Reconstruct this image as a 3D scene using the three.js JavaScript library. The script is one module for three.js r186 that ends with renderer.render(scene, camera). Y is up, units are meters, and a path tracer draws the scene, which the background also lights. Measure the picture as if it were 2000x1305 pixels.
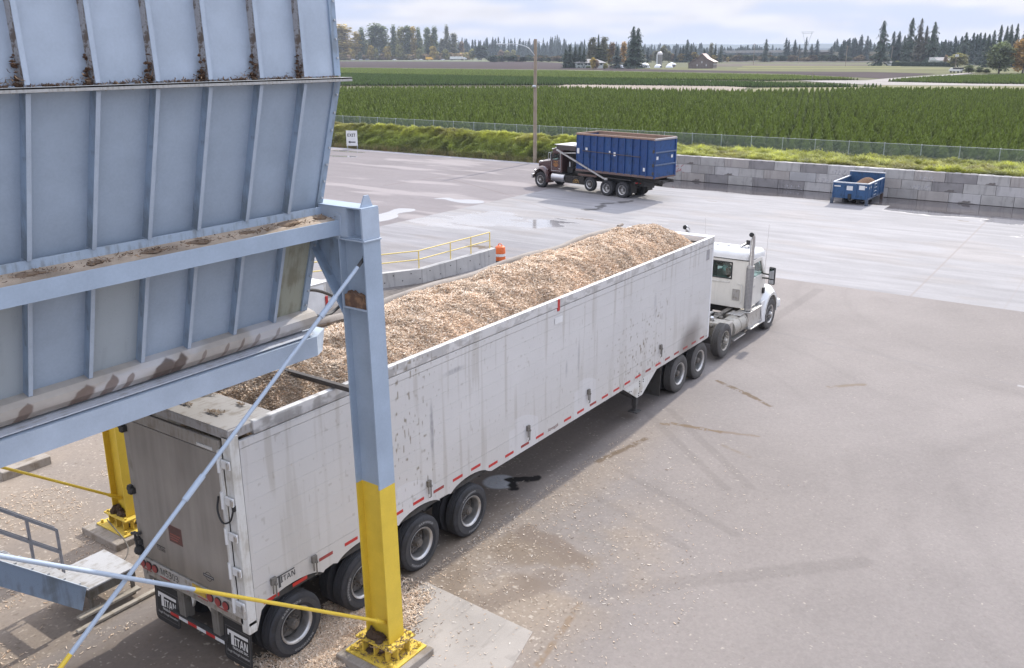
import * as THREE from 'three';
import { mergeGeometries } from 'three/addons/utils/BufferGeometryUtils.js';
import { RoundedBoxGeometry } from 'three/addons/geometries/RoundedBoxGeometry.js';

// ---------------------------------------------------------------- camera, sky, sun, exposure
const scene = new THREE.Scene();
const camera = new THREE.PerspectiveCamera(40.85, 1024 / 668, 0.1, 12000);
camera.rotation.order = 'YXZ';
camera.position.set(9.579, 8.922, 6.905);
camera.rotation.set(-0.30334, 0.61485, -0.0032);
const renderer = new THREE.WebGLRenderer();
renderer.toneMapping = THREE.LinearToneMapping;
renderer.toneMappingExposure = 1.5;
renderer.shadowMap.enabled = true;
const SUN_DIR = new THREE.Vector3(-0.06, 0.76, -1).normalize();
const sun = new THREE.DirectionalLight(new THREE.Color(1, 0.94, 0.84), 3.0);
sun.position.copy(SUN_DIR).multiplyScalar(150).add(new THREE.Vector3(0, 0, -20));
sun.target.position.set(0, 0, -20);
sun.castShadow = true;
Object.assign(sun.shadow.camera, { left: -90, right: 90, top: 90, bottom: -90, near: 1, far: 400 });
sun.shadow.mapSize.set(4096, 4096);
sun.shadow.radius = 2;
scene.add(sun, sun.target);
scene.fog = new THREE.FogExp2(new THREE.Color(0.74, 0.82, 0.95), 0.00014);

// ---------------------------------------------------------------- random numbers, noise
function rngOf(seed) { let a = seed >>> 0; return () => { a = (a + 0x6d2b79f5) | 0; let t = Math.imul(a ^ (a >>> 15), 1 | a); t = (t + Math.imul(t ^ (t >>> 7), 61 | t)) ^ t; return ((t ^ (t >>> 14)) >>> 0) / 4294967296; }; }
const rnd = rngOf(20240611);
const rr = (a, b) => a + (b - a) * rnd();
const PERM = new Uint16Array(8192), VAL = new Float32Array(4096);
{ const r = rngOf(77); for (let i = 0; i < 4096; i++) { PERM[i] = i; VAL[i] = r(); } for (let i = 4095; i > 0; i--) { const j = (r() * (i + 1)) | 0; const t = PERM[i]; PERM[i] = PERM[j]; PERM[j] = t; } for (let i = 0; i < 4096; i++) PERM[i + 4096] = PERM[i]; }
const h2 = (i, j) => VAL[PERM[(PERM[i & 4095] + j) & 4095]];
function vn(x, y) { const i = Math.floor(x), j = Math.floor(y); let u = x - i, v = y - j; u = u * u * (3 - 2 * u); v = v * v * (3 - 2 * v); const a = h2(i, j), b = h2(i + 1, j), c = h2(i, j + 1), d = h2(i + 1, j + 1); return a + (b - a) * u + (c - a) * v + (a - b - c + d) * u * v; }
function vnP(x, y, p) { const i = Math.floor(x), j = Math.floor(y); let u = x - i, v = y - j; u = u * u * (3 - 2 * u); v = v * v * (3 - 2 * v); const m = (k) => ((k % p) + p) % p; const a = h2(m(i), m(j)), b = h2(m(i + 1), m(j)), c = h2(m(i), m(j + 1)), d = h2(m(i + 1), m(j + 1)); return a + (b - a) * u + (c - a) * v + (a - b - c + d) * u * v; }
function fbm(x, y, o = 4) { let s = 0, a = 0.5, t = 0; for (let k = 0; k < o; k++) { s += a * vn(x, y); t += a; x = x * 2.03 + 17.3; y = y * 2.03 + 9.1; a *= 0.5; } return s / t; }
function fbmP(x, y, p, o = 4) { let s = 0, a = 0.5, t = 0; for (let k = 0; k < o; k++) { s += a * vnP(x, y, p); t += a; x *= 2; y *= 2; p *= 2; a *= 0.55; } return s / t; }
const clamp = (x, a = 0, b = 1) => (x < a ? a : x > b ? b : x);
const sst = (a, b, x) => { const t = clamp((x - a) / (b - a)); return t * t * (3 - 2 * t); };
const lerp = (a, b, t) => a + (b - a) * t;
const toS = (v) => { v = clamp(v); return 255 * (v <= 0.0031308 ? 12.92 * v : 1.055 * Math.pow(v, 1 / 2.4) - 0.055); };

// sky: one equirectangular float picture, layered bright cloud with pale blue between
{
  const W = 1536, H = 768, d = new Float32Array(W * H * 4);
  for (let j = 0; j < H; j++) {
    const el = ((j + 0.5) / H - 0.5) * Math.PI, s = Math.sin(el), c = Math.cos(el);
    for (let i = 0; i < W; i++) {
      const az = ((i + 0.5) / W - 0.5) * 2 * Math.PI, dx = Math.cos(az) * c, dz = Math.sin(az) * c, o = (j * W + i) * 4;
      let r, g, b;
      if (s < 0) { const t = clamp(1 + s * 6); r = lerp(0.2, 0.62, t); g = lerp(0.19, 0.63, t); b = lerp(0.19, 0.68, t); } else {
        const k = 1 / (s + 0.055), px = dx * k, pz = dz * k;
        const n = fbm(px * 0.95 + 31, pz * 0.95 + 12, 6), n2 = fbm(px * 0.33 + 3, pz * 0.33 + 40, 4), n3 = fbm(px * 2.4 + 5, pz * 2.4 + 8, 4);
        const cov = sst(0.42, 0.60, 0.6 * n + 0.36 * n2 + 0.1 * n3);
        const shade = 0.9 + 0.2 * sst(0.3, 0.75, n3 * 0.5 + n * 0.5);
        const br = lerp(0.445, 0.40, sst(0, 0.8, s)), bg = lerp(0.505, 0.50, sst(0, 0.8, s)), bb = lerp(0.66, 0.71, sst(0, 0.8, s));
        r = lerp(br, 0.585 * shade, cov); g = lerp(bg, 0.59 * shade, cov); b = lerp(bb, 0.645 * shade, cov);
        const glow = Math.max(0, dx * SUN_DIR.x + s * SUN_DIR.y + dz * SUN_DIR.z), gl = Math.pow(glow, 3.2) * 0.95 * (0.22 + 0.78 * sst(0.05, 0.24, s));
        r += gl * 0.5; g += gl * 0.48; b += gl * 0.44;
        const up = 1 + 1.35 * s - 0.12 * Math.exp(-s * 9); r *= up * 0.97; g *= up * 0.965; b *= up * 0.97;
        const hz = Math.exp(-s * 60); r = lerp(r, 0.575, hz * 0.6); g = lerp(g, 0.59, hz * 0.6); b = lerp(b, 0.67, hz * 0.6);
      }
      d[o] = r; d[o + 1] = g; d[o + 2] = b; d[o + 3] = 1;
    }
  }
  const t = new THREE.DataTexture(d, W, H, THREE.RGBAFormat, THREE.FloatType);
  t.mapping = THREE.EquirectangularReflectionMapping; t.magFilter = THREE.LinearFilter; t.minFilter = THREE.LinearFilter; t.wrapS = THREE.RepeatWrapping; t.needsUpdate = true;
  scene.background = t; scene.environment = t;
}

// ---------------------------------------------------------------- names, things, parts
const used = new Map();
function numbered(n) { const k = used.get(n) ?? 0; used.set(n, k + 1); return k ? n + '_' + String(k).padStart(3, '0') : n; }
function tag(o, label, category, group, kind) { const u = {}; if (label) u.label = label; if (category) u.category = category; if (group) u.group = group; if (kind) u.kind = kind; o.userData = u; return o; }
function thing(name, label, category, [x, y, z] = [0, 0, 0], turn = 0, group) { const o = new THREE.Group(); o.name = numbered(name); o.position.set(x, y, z); o.rotation.y = turn; scene.add(o); return tag(o, label, category, group); }
function lone(name, geo, mat, label, category, group, kind) { const m = new THREE.Mesh(geo, mat); m.name = numbered(name); m.castShadow = m.receiveShadow = true; scene.add(m); return tag(m, label, category, group, kind); }
function struct(name, geo, mat, label) { return lone(name, geo, mat, label, undefined, undefined, 'structure'); }
function copyOf(root, name, [x, y, z], turn, label, group, sc) { const c = root.clone(); c.name = numbered(name); c.position.set(x, y, z); c.rotation.y = turn; if (sc) c.scale.set(...sc); c.userData = { ...root.userData }; if (label) c.userData.label = label; if (group) c.userData.group = group; scene.add(c); return c; }

// uv in metres from the face direction
function metreUV(g) {
  const p = g.attributes.position, n = g.attributes.normal, uv = new Float32Array(p.count * 2);
  for (let i = 0; i < p.count; i++) {
    const ax = Math.abs(n.getX(i)), ay = Math.abs(n.getY(i)), az = Math.abs(n.getZ(i)), x = p.getX(i), y = p.getY(i), z = p.getZ(i);
    if (ay >= ax && ay >= az) { uv[2 * i] = x; uv[2 * i + 1] = z; } else if (ax >= az) { uv[2 * i] = z; uv[2 * i + 1] = y; } else { uv[2 * i] = x; uv[2 * i + 1] = y; }
  }
  g.setAttribute('uv', new THREE.BufferAttribute(uv, 2));
  return g;
}
const V3 = (x, y, z) => new THREE.Vector3(x, y, z);
// MB collects geometry and makes one named mesh of it
class MB {
  constructor() { this.g = []; }
  add(g, m) {
    if (g.index) g = g.toNonIndexed();
    if (m) g.applyMatrix4(m);
    for (const k of Object.keys(g.attributes)) if (!['position', 'normal', 'uv'].includes(k)) g.deleteAttribute(k);
    if (!g.attributes.uv) g.setAttribute('uv', new THREE.BufferAttribute(new Float32Array(g.attributes.position.count * 2), 2));
    g.clearGroups(); g.morphAttributes = {};
    this.g.push(g); return this;
  }
  box(x, y, z, w, h, d, rx = 0, ry = 0, rz = 0) { return this.add(new THREE.BoxGeometry(w, h, d), new THREE.Matrix4().makeRotationFromEuler(new THREE.Euler(rx, ry, rz)).setPosition(x, y, z)); }
  rbox(x, y, z, w, h, d, r = 0.02, rx = 0, ry = 0, rz = 0, seg = 1) { return this.add(new RoundedBoxGeometry(w, h, d, seg, Math.min(r, w / 2.01, h / 2.01, d / 2.01)), new THREE.Matrix4().makeRotationFromEuler(new THREE.Euler(rx, ry, rz)).setPosition(x, y, z)); }
  rod(a, b, r, seg = 10, r2 = r) { const A = V3(...a), B = V3(...b), L = A.distanceTo(B), g = new THREE.CylinderGeometry(r2, r, L, seg), q = new THREE.Quaternion().setFromUnitVectors(V3(0, 1, 0), B.clone().sub(A).normalize()); return this.add(g, new THREE.Matrix4().compose(A.add(B).multiplyScalar(0.5), q, V3(1, 1, 1))); }
  bar(a, b, w, h) { const A = V3(...a), B = V3(...b), L = A.distanceTo(B), g = new THREE.BoxGeometry(w, h, L), m = new THREE.Matrix4().lookAt(A, B, V3(0.001, 1, 0.0013)); m.setPosition(A.add(B).multiplyScalar(0.5)); return this.add(g, m); }
  tube(pts, r, n = 24, seg = 8) { return this.add(new THREE.TubeGeometry(new THREE.CatmullRomCurve3(pts.map((p) => V3(...p))), n, r, seg)); }
  ball(x, y, z, r, sx = 1, sy = 1, sz = 1, n = 10) { return this.add(new THREE.SphereGeometry(r, n, Math.max(6, n * 0.6 | 0)), new THREE.Matrix4().compose(V3(x, y, z), new THREE.Quaternion(), V3(sx, sy, sz))); }
  // slab: four corners (counter-clockwise seen from outside), thickness inwards
  slab(a, b, c, d, t) {
    const P = [a, b, c, d].map((p) => V3(...p)), n = P[1].clone().sub(P[0]).cross(P[2].clone().sub(P[0])).normalize().multiplyScalar(-t), Q = P.map((p) => p.clone().add(n));
    const f = []; const q4 = (i, j, k, l) => f.push(i, j, k, i, k, l);
    q4(P[0], P[1], P[2], P[3]); q4(Q[3], Q[2], Q[1], Q[0]); for (let i = 0; i < 4; i++) { const j = (i + 1) % 4; q4(P[j], P[i], Q[i], Q[j]); }
    const g = new THREE.BufferGeometry(); g.setAttribute('position', new THREE.BufferAttribute(new Float32Array(f.flatMap((v) => [v.x, v.y, v.z])), 3)); g.computeVertexNormals(); return this.add(g);
  }
  // prism: outline [[a,b],...] in the plane across an axis, from s to e along it
  prism(axis, pts, s, e, bev = 0) {
    const sh = new THREE.Shape(pts.map((p) => new THREE.Vector2(p[0], p[1])));
    const g = new THREE.ExtrudeGeometry(sh, { depth: Math.abs(e - s) - 2 * bev, bevelEnabled: bev > 0, bevelSize: bev, bevelThickness: bev, bevelSegments: 1, bevelOffset: -bev });
    g.translate(0, 0, Math.min(s, e) + bev);
    const m = new THREE.Matrix4();
    if (axis === 'x') m.makeBasis(V3(0, 0, 1), V3(0, 1, 0), V3(-1, 0, 0)).multiply(new THREE.Matrix4().makeTranslation(0, 0, -(s + e)));   // pts are [z, y]
    else if (axis === 'y') m.makeBasis(V3(1, 0, 0), V3(0, 0, -1), V3(0, 1, 0)).multiply(new THREE.Matrix4().makeScale(1, -1, 1));  // pts are [x, z]
    if (axis === 'y') { g.applyMatrix4(m); flip(g); return this.add(g); }
    return this.add(g, m);
  }
  geo(keepUV) { const g = mergeGeometries(this.g, false); if (!keepUV) metreUV(g); return g; }
  build(name, mat, parent, keepUV) { const m = new THREE.Mesh(this.geo(keepUV), mat); m.name = name; m.castShadow = m.receiveShadow = true; if (parent) { shiftInto(m, parent); parent.add(m); } return m; }
}
function flip(g) { if (g.index) { const a = g.index.array; for (let i = 0; i < a.length; i += 3) { const t = a[i]; a[i] = a[i + 1]; a[i + 1] = t; } } else for (const k of Object.keys(g.attributes)) { const t = g.attributes[k], s = t.itemSize, a = t.array; for (let i = 0; i < t.count; i += 3) for (let c = 0; c < s; c++) { const q = a[i * s + c]; a[i * s + c] = a[(i + 1) * s + c]; a[(i + 1) * s + c] = q; } } g.computeVertexNormals(); return g; }
// parts of a wthing are written in world coordinates
const OFF = new WeakMap();
function shiftInto(m, parent) { const p = OFF.get(parent); if (p) { m.geometry.translate(-p.x, -p.y, -p.z); OFF.set(m, p); } }
function wthing(name, label, category, pos, group) { const o = thing(name, label, category, pos, 0, group); OFF.set(o, o.position); return o; }
const mesh = (name, geo, mat, parent) => { const m = new THREE.Mesh(geo, mat); m.name = name; m.castShadow = m.receiveShadow = true; parent.add(m); return m; };

// ---------------------------------------------------------------- textures and materials
function tex(n, m, fn, opt = {}) {
  const d = new Uint8Array(n * m * 4), c = [0, 0, 0, 1];
  for (let j = 0; j < m; j++) for (let i = 0; i < n; i++) { fn((i + 0.5) / n, (j + 0.5) / m, c); const o = (j * n + i) * 4; if (opt.linear) { d[o] = 255 * clamp(c[0]); d[o + 1] = 255 * clamp(c[1]); d[o + 2] = 255 * clamp(c[2]); } else { d[o] = toS(c[0]); d[o + 1] = toS(c[1]); d[o + 2] = toS(c[2]); } d[o + 3] = 255 * clamp(c[3]); }
  const t = new THREE.DataTexture(d, n, m, THREE.RGBAFormat); if (!opt.linear) t.colorSpace = THREE.SRGBColorSpace; t.magFilter = THREE.LinearFilter; t.minFilter = THREE.LinearMipmapLinearFilter; t.wrapS = t.wrapT = opt.clampEdge ? THREE.ClampToEdgeWrapping : THREE.RepeatWrapping; t.needsUpdate = true; return t;
}
const every = (t, w, h = w) => { const c = t.clone(); c.repeat.set(1 / w, 1 / h); c.needsUpdate = true; return c; };
const grey = (c, v, r = 1, g = 1, b = 1) => { c[0] = v * r; c[1] = v * g; c[2] = v * b; c[3] = 1; };
const tFine = tex(256, 256, (u, v, c) => { grey(c, 0.86 + 0.16 * (fbmP(u * 8, v * 8, 8, 5) - 0.5) * 2 * 0.6 + 0.05 * vnP(u * 128, v * 128, 128)); });
const tGrime = tex(512, 512, (u, v, c) => { const n = fbmP(u * 6, v * 6, 6, 5), st = fbmP(u * 40, v * 4, 40, 3), k = sst(0.45, 0.75, n * 0.6 + st * 0.4); c[0] = lerp(0.92, 0.62, k); c[1] = lerp(0.92, 0.58, k); c[2] = lerp(0.92, 0.52, k); c[3] = 1; const sp = vnP(u * 170, v * 170, 170); if (sp > 0.9) { c[0] *= 0.85; c[1] *= 0.82; c[2] *= 0.78; } });
const tRust = tex(256, 256, (u, v, c) => { const n = fbmP(u * 10, v * 10, 10, 5), k = sst(0.35, 0.65, n); c[0] = lerp(0.26, 0.13, k); c[1] = lerp(0.15, 0.075, k); c[2] = lerp(0.085, 0.05, k); });
const tDust = tex(256, 256, (u, v, c) => { const n = fbmP(u * 6, v * 6, 6, 5), g = vnP(u * 90, v * 90, 90); const k = 0.62 + 0.7 * n + 0.12 * (g - 0.5); c[0] = 0.37 * k; c[1] = 0.295 * k; c[2] = 0.225 * k; });
const tDirty = tex(256, 256, (u, v, c) => { const n = fbmP(u * 10, v * 10, 10, 5), g = vnP(u * 64, v * 64, 64); const k = sst(0.4, 0.62, n * 0.75 + g * 0.25); c[0] = lerp(0.33, 0.14, k); c[1] = lerp(0.33, 0.11, k); c[2] = lerp(0.34, 0.09, k); });
const tConc = tex(512, 512, (u, v, c) => { const n = fbmP(u * 5, v * 5, 5, 6), g = vnP(u * 200, v * 200, 200), st = fbmP(u * 24, v * 3, 24, 3); const k = 0.78 + 0.3 * n + 0.07 * (g - 0.5) - 0.16 * sst(0.55, 0.8, st); grey(c, k * 0.92, 1, 0.99, 0.98); });
const tFilm = tex(512, 512, (u, v, c) => { const n = fbmP(u * 4, v * 4, 4, 5), st = fbmP(u * 30, v * 3, 30, 3), sp = vnP(u * 150, v * 150, 150), k = 0.93 + 0.1 * (n - 0.5) - 0.06 * sst(0.55, 0.8, st) - (sp > 0.93 ? 0.14 : 0); c[0] = k; c[1] = k * 0.985; c[2] = k * 0.955; c[3] = 1; });
const bGrain = tex(256, 256, (u, v, c) => grey(c, 0.5 * vnP(u * 64, v * 64, 64) + 0.5 * vnP(u * 128, v * 128, 128)), { linear: true });
function pm(r, g, b, o = {}) {
  const m = new (o.phys || o.matte ? THREE.MeshPhysicalMaterial : THREE.MeshStandardMaterial)({ color: new THREE.Color().setRGB(r, g, b), roughness: o.rough ?? 0.6, metalness: o.metal ?? 0 });
  if (o.map) m.map = o.raw ? o.map : every(o.map, o.size ?? 2, o.sizeV ?? o.size ?? 2);
  if (o.bump) { m.bumpMap = every(bGrain, o.bumpSize ?? 1); m.bumpScale = o.bump; }
  if (o.clear) { m.clearcoat = o.clear; m.clearcoatRoughness = o.clearRough ?? 0.15; }
  if (o.two) m.side = THREE.DoubleSide;
  if (o.through) { m.transmission = o.through; m.thickness = 0; m.side = THREE.DoubleSide; }
  if (o.vc) m.vertexColors = true;
  if (o.matte) m.specularIntensity = 0.12;
  return m;
}
const M = {
  steel: pm(0.345, 0.42, 0.515, { map: tFine, size: 2.4, rough: 0.5 }),
  steelDark: pm(0.30, 0.385, 0.50, { map: tGrime, size: 2, rough: 0.55 }),
  steelDirty: pm(0.36, 0.44, 0.54, { map: tGrime, size: 1.1, rough: 0.65 }),
  steelOlive: pm(0.36, 0.37, 0.30, { map: tGrime, size: 1.7, rough: 0.6 }),
  steelPale: pm(0.42, 0.49, 0.58, { map: tFine, size: 2, rough: 0.5 }),
  yellow: pm(0.74, 0.52, 0.05, { map: tFine, size: 1.6, rough: 0.5 }),
  yellowDirty: pm(0.70, 0.50, 0.07, { map: tGrime, size: 0.7, rough: 0.65 }),
  railYellow: pm(0.80, 0.62, 0.22, { map: tFine, size: 1.6, rough: 0.55 }),
  dust: pm(1, 1, 1, { map: tDust, size: 1.4, rough: 0.95, bump: 0.004, bumpSize: 0.5 }),
  dustyRib: pm(1, 1, 1, { map: tDirty, size: 0.55, rough: 0.9 }),
  rust: pm(1, 1, 1, { map: tRust, size: 0.8, rough: 0.9, bump: 0.003, bumpSize: 0.4 }),
  conc: pm(0.42, 0.405, 0.39, { map: tConc, size: 2.3, rough: 0.92, bump: 0.003, bumpSize: 0.8 }),
  concDirty: pm(0.33, 0.29, 0.25, { map: tGrime, size: 1.3, rough: 0.95, bump: 0.004, bumpSize: 0.8 }),
  rubber: pm(0.036, 0.036, 0.04, { map: tGrime, size: 0.6, rough: 0.85 }),
  rubberDusty: pm(0.085, 0.08, 0.077, { map: tGrime, size: 0.5, rough: 0.92 }),
  black: pm(0.02, 0.02, 0.021, { map: tFine, size: 1, rough: 0.6 }),
  frame: pm(0.055, 0.052, 0.05, { map: tGrime, size: 0.8, rough: 0.8 }),
  frameDusty: pm(0.17, 0.155, 0.135, { map: tGrime, size: 0.8, rough: 0.9 }),
  chrome: pm(0.62, 0.62, 0.63, { map: tFine, size: 0.7, rough: 0.28, metal: 1 }),
  alu: pm(0.58, 0.575, 0.57, { map: tGrime, size: 0.8, rough: 0.42, metal: 0.85 }),
  aluDirty: pm(0.46, 0.44, 0.40, { map: tGrime, size: 0.45, rough: 0.55, metal: 0.6 }),
  rimDark: pm(0.16, 0.145, 0.13, { map: tGrime, size: 0.4, rough: 0.7, metal: 0.3 }),
  white: pm(0.74, 0.74, 0.735, { map: tFine, size: 2, rough: 0.3, phys: true, clear: 0.6 }),
  whiteDirty: pm(0.66, 0.65, 0.62, { map: tGrime, size: 1.6, rough: 0.5 }),
  red: pm(0.50, 0.03, 0.028, { rough: 0.35, map: tFine, size: 0.7 }),
  redDull: pm(0.33, 0.055, 0.05, { rough: 0.5, map: tGrime, size: 0.5 }),
  amber: pm(0.75, 0.36, 0.03, { rough: 0.35 }),
  glass: new THREE.MeshPhysicalMaterial({ color: new THREE.Color(0.55, 0.68, 0.66), roughness: 0.04, metalness: 0, transmission: 1, thickness: 0, ior: 1.5 }),
  glassDark: pm(0.03, 0.04, 0.045, { rough: 0.06 }),
  galv: pm(0.52, 0.55, 0.58, { map: tFine, size: 0.8, rough: 0.45, metal: 0.4 }),
  wood: pm(0.33, 0.27, 0.21, { map: tGrime, size: 0.35, sizeV: 3, rough: 0.9 }),
  grass: null,
};

// ---------------------------------------------------------------- ground sheets
function sheetGeo(x0, x1, z0, z1, y, nx = 1, nz = 1) { const g = new THREE.PlaneGeometry(x1 - x0, z1 - z0, nx, nz); g.rotateX(-Math.PI / 2); g.translate((x0 + x1) / 2, y, (z0 + z1) / 2); return g; }   // uv: u along +x, v along -z
function segD(x, z, a, b) { const dx = b[0] - a[0], dz = b[1] - a[1], t = clamp(((x - a[0]) * dx + (z - a[1]) * dz) / (dx * dx + dz * dz)); return [Math.hypot(x - a[0] - t * dx, z - a[1] - t * dz), t]; }
const inBox = (x, z, b) => x > b[0] && x < b[1] && z > b[2] && z < b[3];
// long marks lying on the asphalt: [from, to, width, strength, colour]
const MARKS = [
  [[0.45, -16.1], [1.35, -15.65], 0.11, 0.85, [0.12, 0.085, 0.055]], [[1.3, -15.7], [2.5, -15.0], 0.13, 0.9, [0.12, 0.085, 0.055]],
  [[0.72, -12.5], [2.1, -12.7], 0.1, 0.85, [0.15, 0.105, 0.065]], [[2.0, -12.7], [2.95, -12.98], 0.09, 0.5, [0.16, 0.11, 0.07]], [[0.55, -12.3], [0.8, -12.42], 0.12, 0.7, [0.15, 0.105, 0.065]],
  [[0.36, -9.4], [0.72, -11.4], 0.12, 0.9, [0.13, 0.095, 0.065]], [[3.2, -17.3], [4.1, -18.2], 0.12, 0.6, [0.16, 0.12, 0.08]], [[2.3, -12.0], [3.2, -11.7], 0.07, 0.4, [0.17, 0.13, 0.09]],
  
  [[0.2, -6.9], [2.7, -6.4], 0.10, 0.35, [0.18, 0.165, 0.15]], [[2.9, -4.6], [3.5, -1.2], 0.08, 0.7, [0.2, 0.14, 0.09]], [[3.25, -2.6], [3.6, 0.5], 0.07, 0.5, [0.2, 0.14, 0.09]],
];
const TYRES = [[[0.0, -12.75], [3.3, -9.9], 0.3], [[0.35, -13.3], [3.7, -10.3], 0.3], [[1.0, -9.4], [4.2, -8.2], 0.28], [[0.6, -8.2], [3.6, -7.2], 0.28], [[2.9, -4.9], [6.5, -8.6], 0.5], [[-2.2, -8], [-2.1, -28], 0.5], [[-0.4, -8], [-0.3, -28], 0.5]];
const ARCS = [[14.5, -12.5, 7.9, 0.28], [14.5, -12.5, 6.6, 0.22], [20, -8, 13.6, 0.25], [9, -30, 8.5, 0.25], [9, -30, 10.3, 0.22], [-3, -24, 12.4, 0.2], [-6, -8, 14.2, 0.22], [-6, -8, 12.1, 0.18], [24, -24, 13, 0.22]];
function asphaltNear(u, v, c) {
  const x = lerp(-13, 32, u), z = lerp(6, -29, v);
  const n1 = fbm(x * 0.16 + 40, z * 0.16 + 80, 4), n2 = fbm(x * 0.9, z * 0.9, 4), n3 = vn(x * 19, z * 19), n4 = vn(x * 52, z * 52);
  let k = 0.9 + 0.26 * (n1 - 0.5) + 0.14 * (n2 - 0.5) + 0.09 * (n3 - 0.5) + 0.14 * (n4 - 0.5);
  let r = 0.236 * k, g = 0.211 * k, b = 0.198 * k;
  // sweeping tyre polish
  for (const a of ARCS) { const d = Math.abs(Math.hypot(x - a[0], z - a[1]) - a[2]); if (d < a[3]) { const t = (1 - d / a[3]) * 0.05 * sst(0.3, 0.6, fbm(x * 0.5 + a[0], z * 0.5, 2)); r *= 1 - t; g *= 1 - t; b *= 1 - t; } }
  for (const a of TYRES) { const [d] = segD(x, z, a[0], a[1]); if (d < a[2] / 2) { const t = 0.12 * sst(a[2] / 2, a[2] / 4, d); r *= 1 - t; g *= 1 - t; b *= 1 - t; } }
  // tan wood dust beside the lane and under the loading bin
  const edge = 0.75 + 0.5 * (n2 - 0.5);
  let dust = 0.75 * Math.exp(-Math.pow((x - 0.55) / edge, 2)) * sst(-15.5, -9, z) * (0.6 + 0.6 * n2);
  dust = Math.max(dust, 0.95 * sst(2.9, 0.6, x + 1.2 * (n2 - 0.5)) * sst(-8.4, -4.5, z + 1.6 * (n1 - 0.5)) * sst(-2.6, -0.9, x) * (0.45 + 0.75 * n2));
  dust = Math.max(dust, 0.8 * sst(-2.9, -3.3, x) * sst(-9, -3, z) * (0.5 + 0.8 * n2));
  dust = Math.max(dust, 0.35 * sst(4.2, 2.2, x + (n2 - 0.5)) * sst(-8, -3, z) * sst(0.35, 0.6, n1 * 0.5 + n2 * 0.5));
  { const q = sst(4.6, 1.6, x + 1.4 * (n1 - 0.5) * 2) * sst(-10.5, -5.5, z + 1.5 * (n1 - 0.5)) * sst(-1.2, 0.1, x); dust = Math.max(dust, q * (0.35 + 0.75 * sst(0.3, 0.65, fbm(x * 0.8 + 31, z * 0.8, 4)))); }
  dust = Math.max(dust, 0.22 * sst(9, 2, x) * sst(-16, -8, z) * (0.6 + 0.8 * n1));
  dust = clamp(dust);
  r = lerp(r, 0.285 * k, dust); g = lerp(g, 0.232 * k, dust); b = lerp(b, 0.183 * k, dust);
  { const p = sst(0.5, 0.68, fbm(x * 0.9 + 12, z * 0.9 + 5, 5)) * sst(3.0, 2.2, x) * sst(-6.6, -5.6, z) * sst(-2.8, -3.6, z) * sst(0.1, 0.6, x); r = lerp(r, 0.175, p * 0.75); g = lerp(g, 0.135, p * 0.75); b = lerp(b, 0.1, p * 0.75); const d1 = segD(x, z, [0.75, -6.02], [2.1, -5.72])[0], d2 = segD(x, z, [2.05, -5.0], [1.6, -3.7])[0], bl = Math.max(sst(0.30, 0.16, d1 + 0.2 * (vn(x * 5, z * 5) - 0.5)), 0.8 * sst(0.36, 0.2, d2 + 0.3 * (vn(x * 4, z * 4) - 0.5))); r = lerp(r, 0.16, bl * 0.75); g = lerp(g, 0.125, bl * 0.75); b = lerp(b, 0.1, bl * 0.75); }
  // dark gravel by the dock wall
  { const q = sst(-10.6, -11.6, x) * sst(-7.5, -9, z) * sst(-24, -22, z); const sp2 = 0.6 + 0.9 * vn(x * 11, z * 11); r = lerp(r, 0.115 * sp2, q); g = lerp(g, 0.1 * sp2, q); b = lerp(b, 0.092 * sp2, q); }
  // the lane under the trailer and behind it, its shade darkened into the colour
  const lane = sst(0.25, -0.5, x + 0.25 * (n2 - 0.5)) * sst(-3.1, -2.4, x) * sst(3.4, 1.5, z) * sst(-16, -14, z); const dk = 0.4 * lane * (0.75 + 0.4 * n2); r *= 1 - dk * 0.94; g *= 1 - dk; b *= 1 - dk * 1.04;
  // pale blob and black oily water under the trailer
  if (x > -1.5 && x < 0.3 && z > -8.9 && z < -6.5) { const q = 1 - Math.hypot((x + 0.86) / 0.42, (z + 7.42) / 0.42), paleBlob = sst(0.02, 0.25, q + 0.35 * (n2 - 0.5)) * (0.75 + 0.35 * n4); r = lerp(r, 0.34, paleBlob); g = lerp(g, 0.35, paleBlob); b = lerp(b, 0.37, paleBlob); const [d] = segD(x, z, [-0.72, -7.62], [-0.3, -8.0]), [d3] = segD(x, z, [-0.62, -7.55], [-0.42, -7.32]); const bl = sst(0.16, 0.10, Math.min(d, d3 + 0.03) + 0.14 * (fbm(x * 6, z * 6, 3) - 0.5)); r = lerp(r, 0.012, bl); g = lerp(g, 0.01, bl); b = lerp(b, 0.01, bl); }
  for (const m of MARKS) { const [d, t] = segD(x, z, m[0], m[1]); if (d < m[2] * 1.6) { const w = m[2] * (0.55 + 0.9 * vn(x * 7 + m[0][0] * 9, z * 7)); const s = m[3] * sst(w, w * 0.35, d) * sst(0.2, 0.5, 0.45 * vn(x * 23, z * 23) + 0.55 * vn(x * 5 + 3, z * 5)) * sst(0, 0.06, t) * sst(1, 0.94, t); r = lerp(r, m[4][0], s); g = lerp(g, m[4][1], s); b = lerp(b, m[4][2], s); } }
  // straight saw cut across the lane, patched pale
  { const [d, t] = segD(x, z, [-2, -21.9], [13.5, -19.6]); if (d < 0.16) { const s = sst(0.13, 0.02, d) * (0.25 + 0.2 * vn(x * 3, z * 3)); const pale = vn(x * 1.3 + 9, 4) > 0.82 ? 1 : 0; r = lerp(r, pale ? 0.5 : 0.19, s); g = lerp(g, pale ? 0.5 : 0.175, s); b = lerp(b, pale ? 0.51 : 0.17, s); } }
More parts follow.
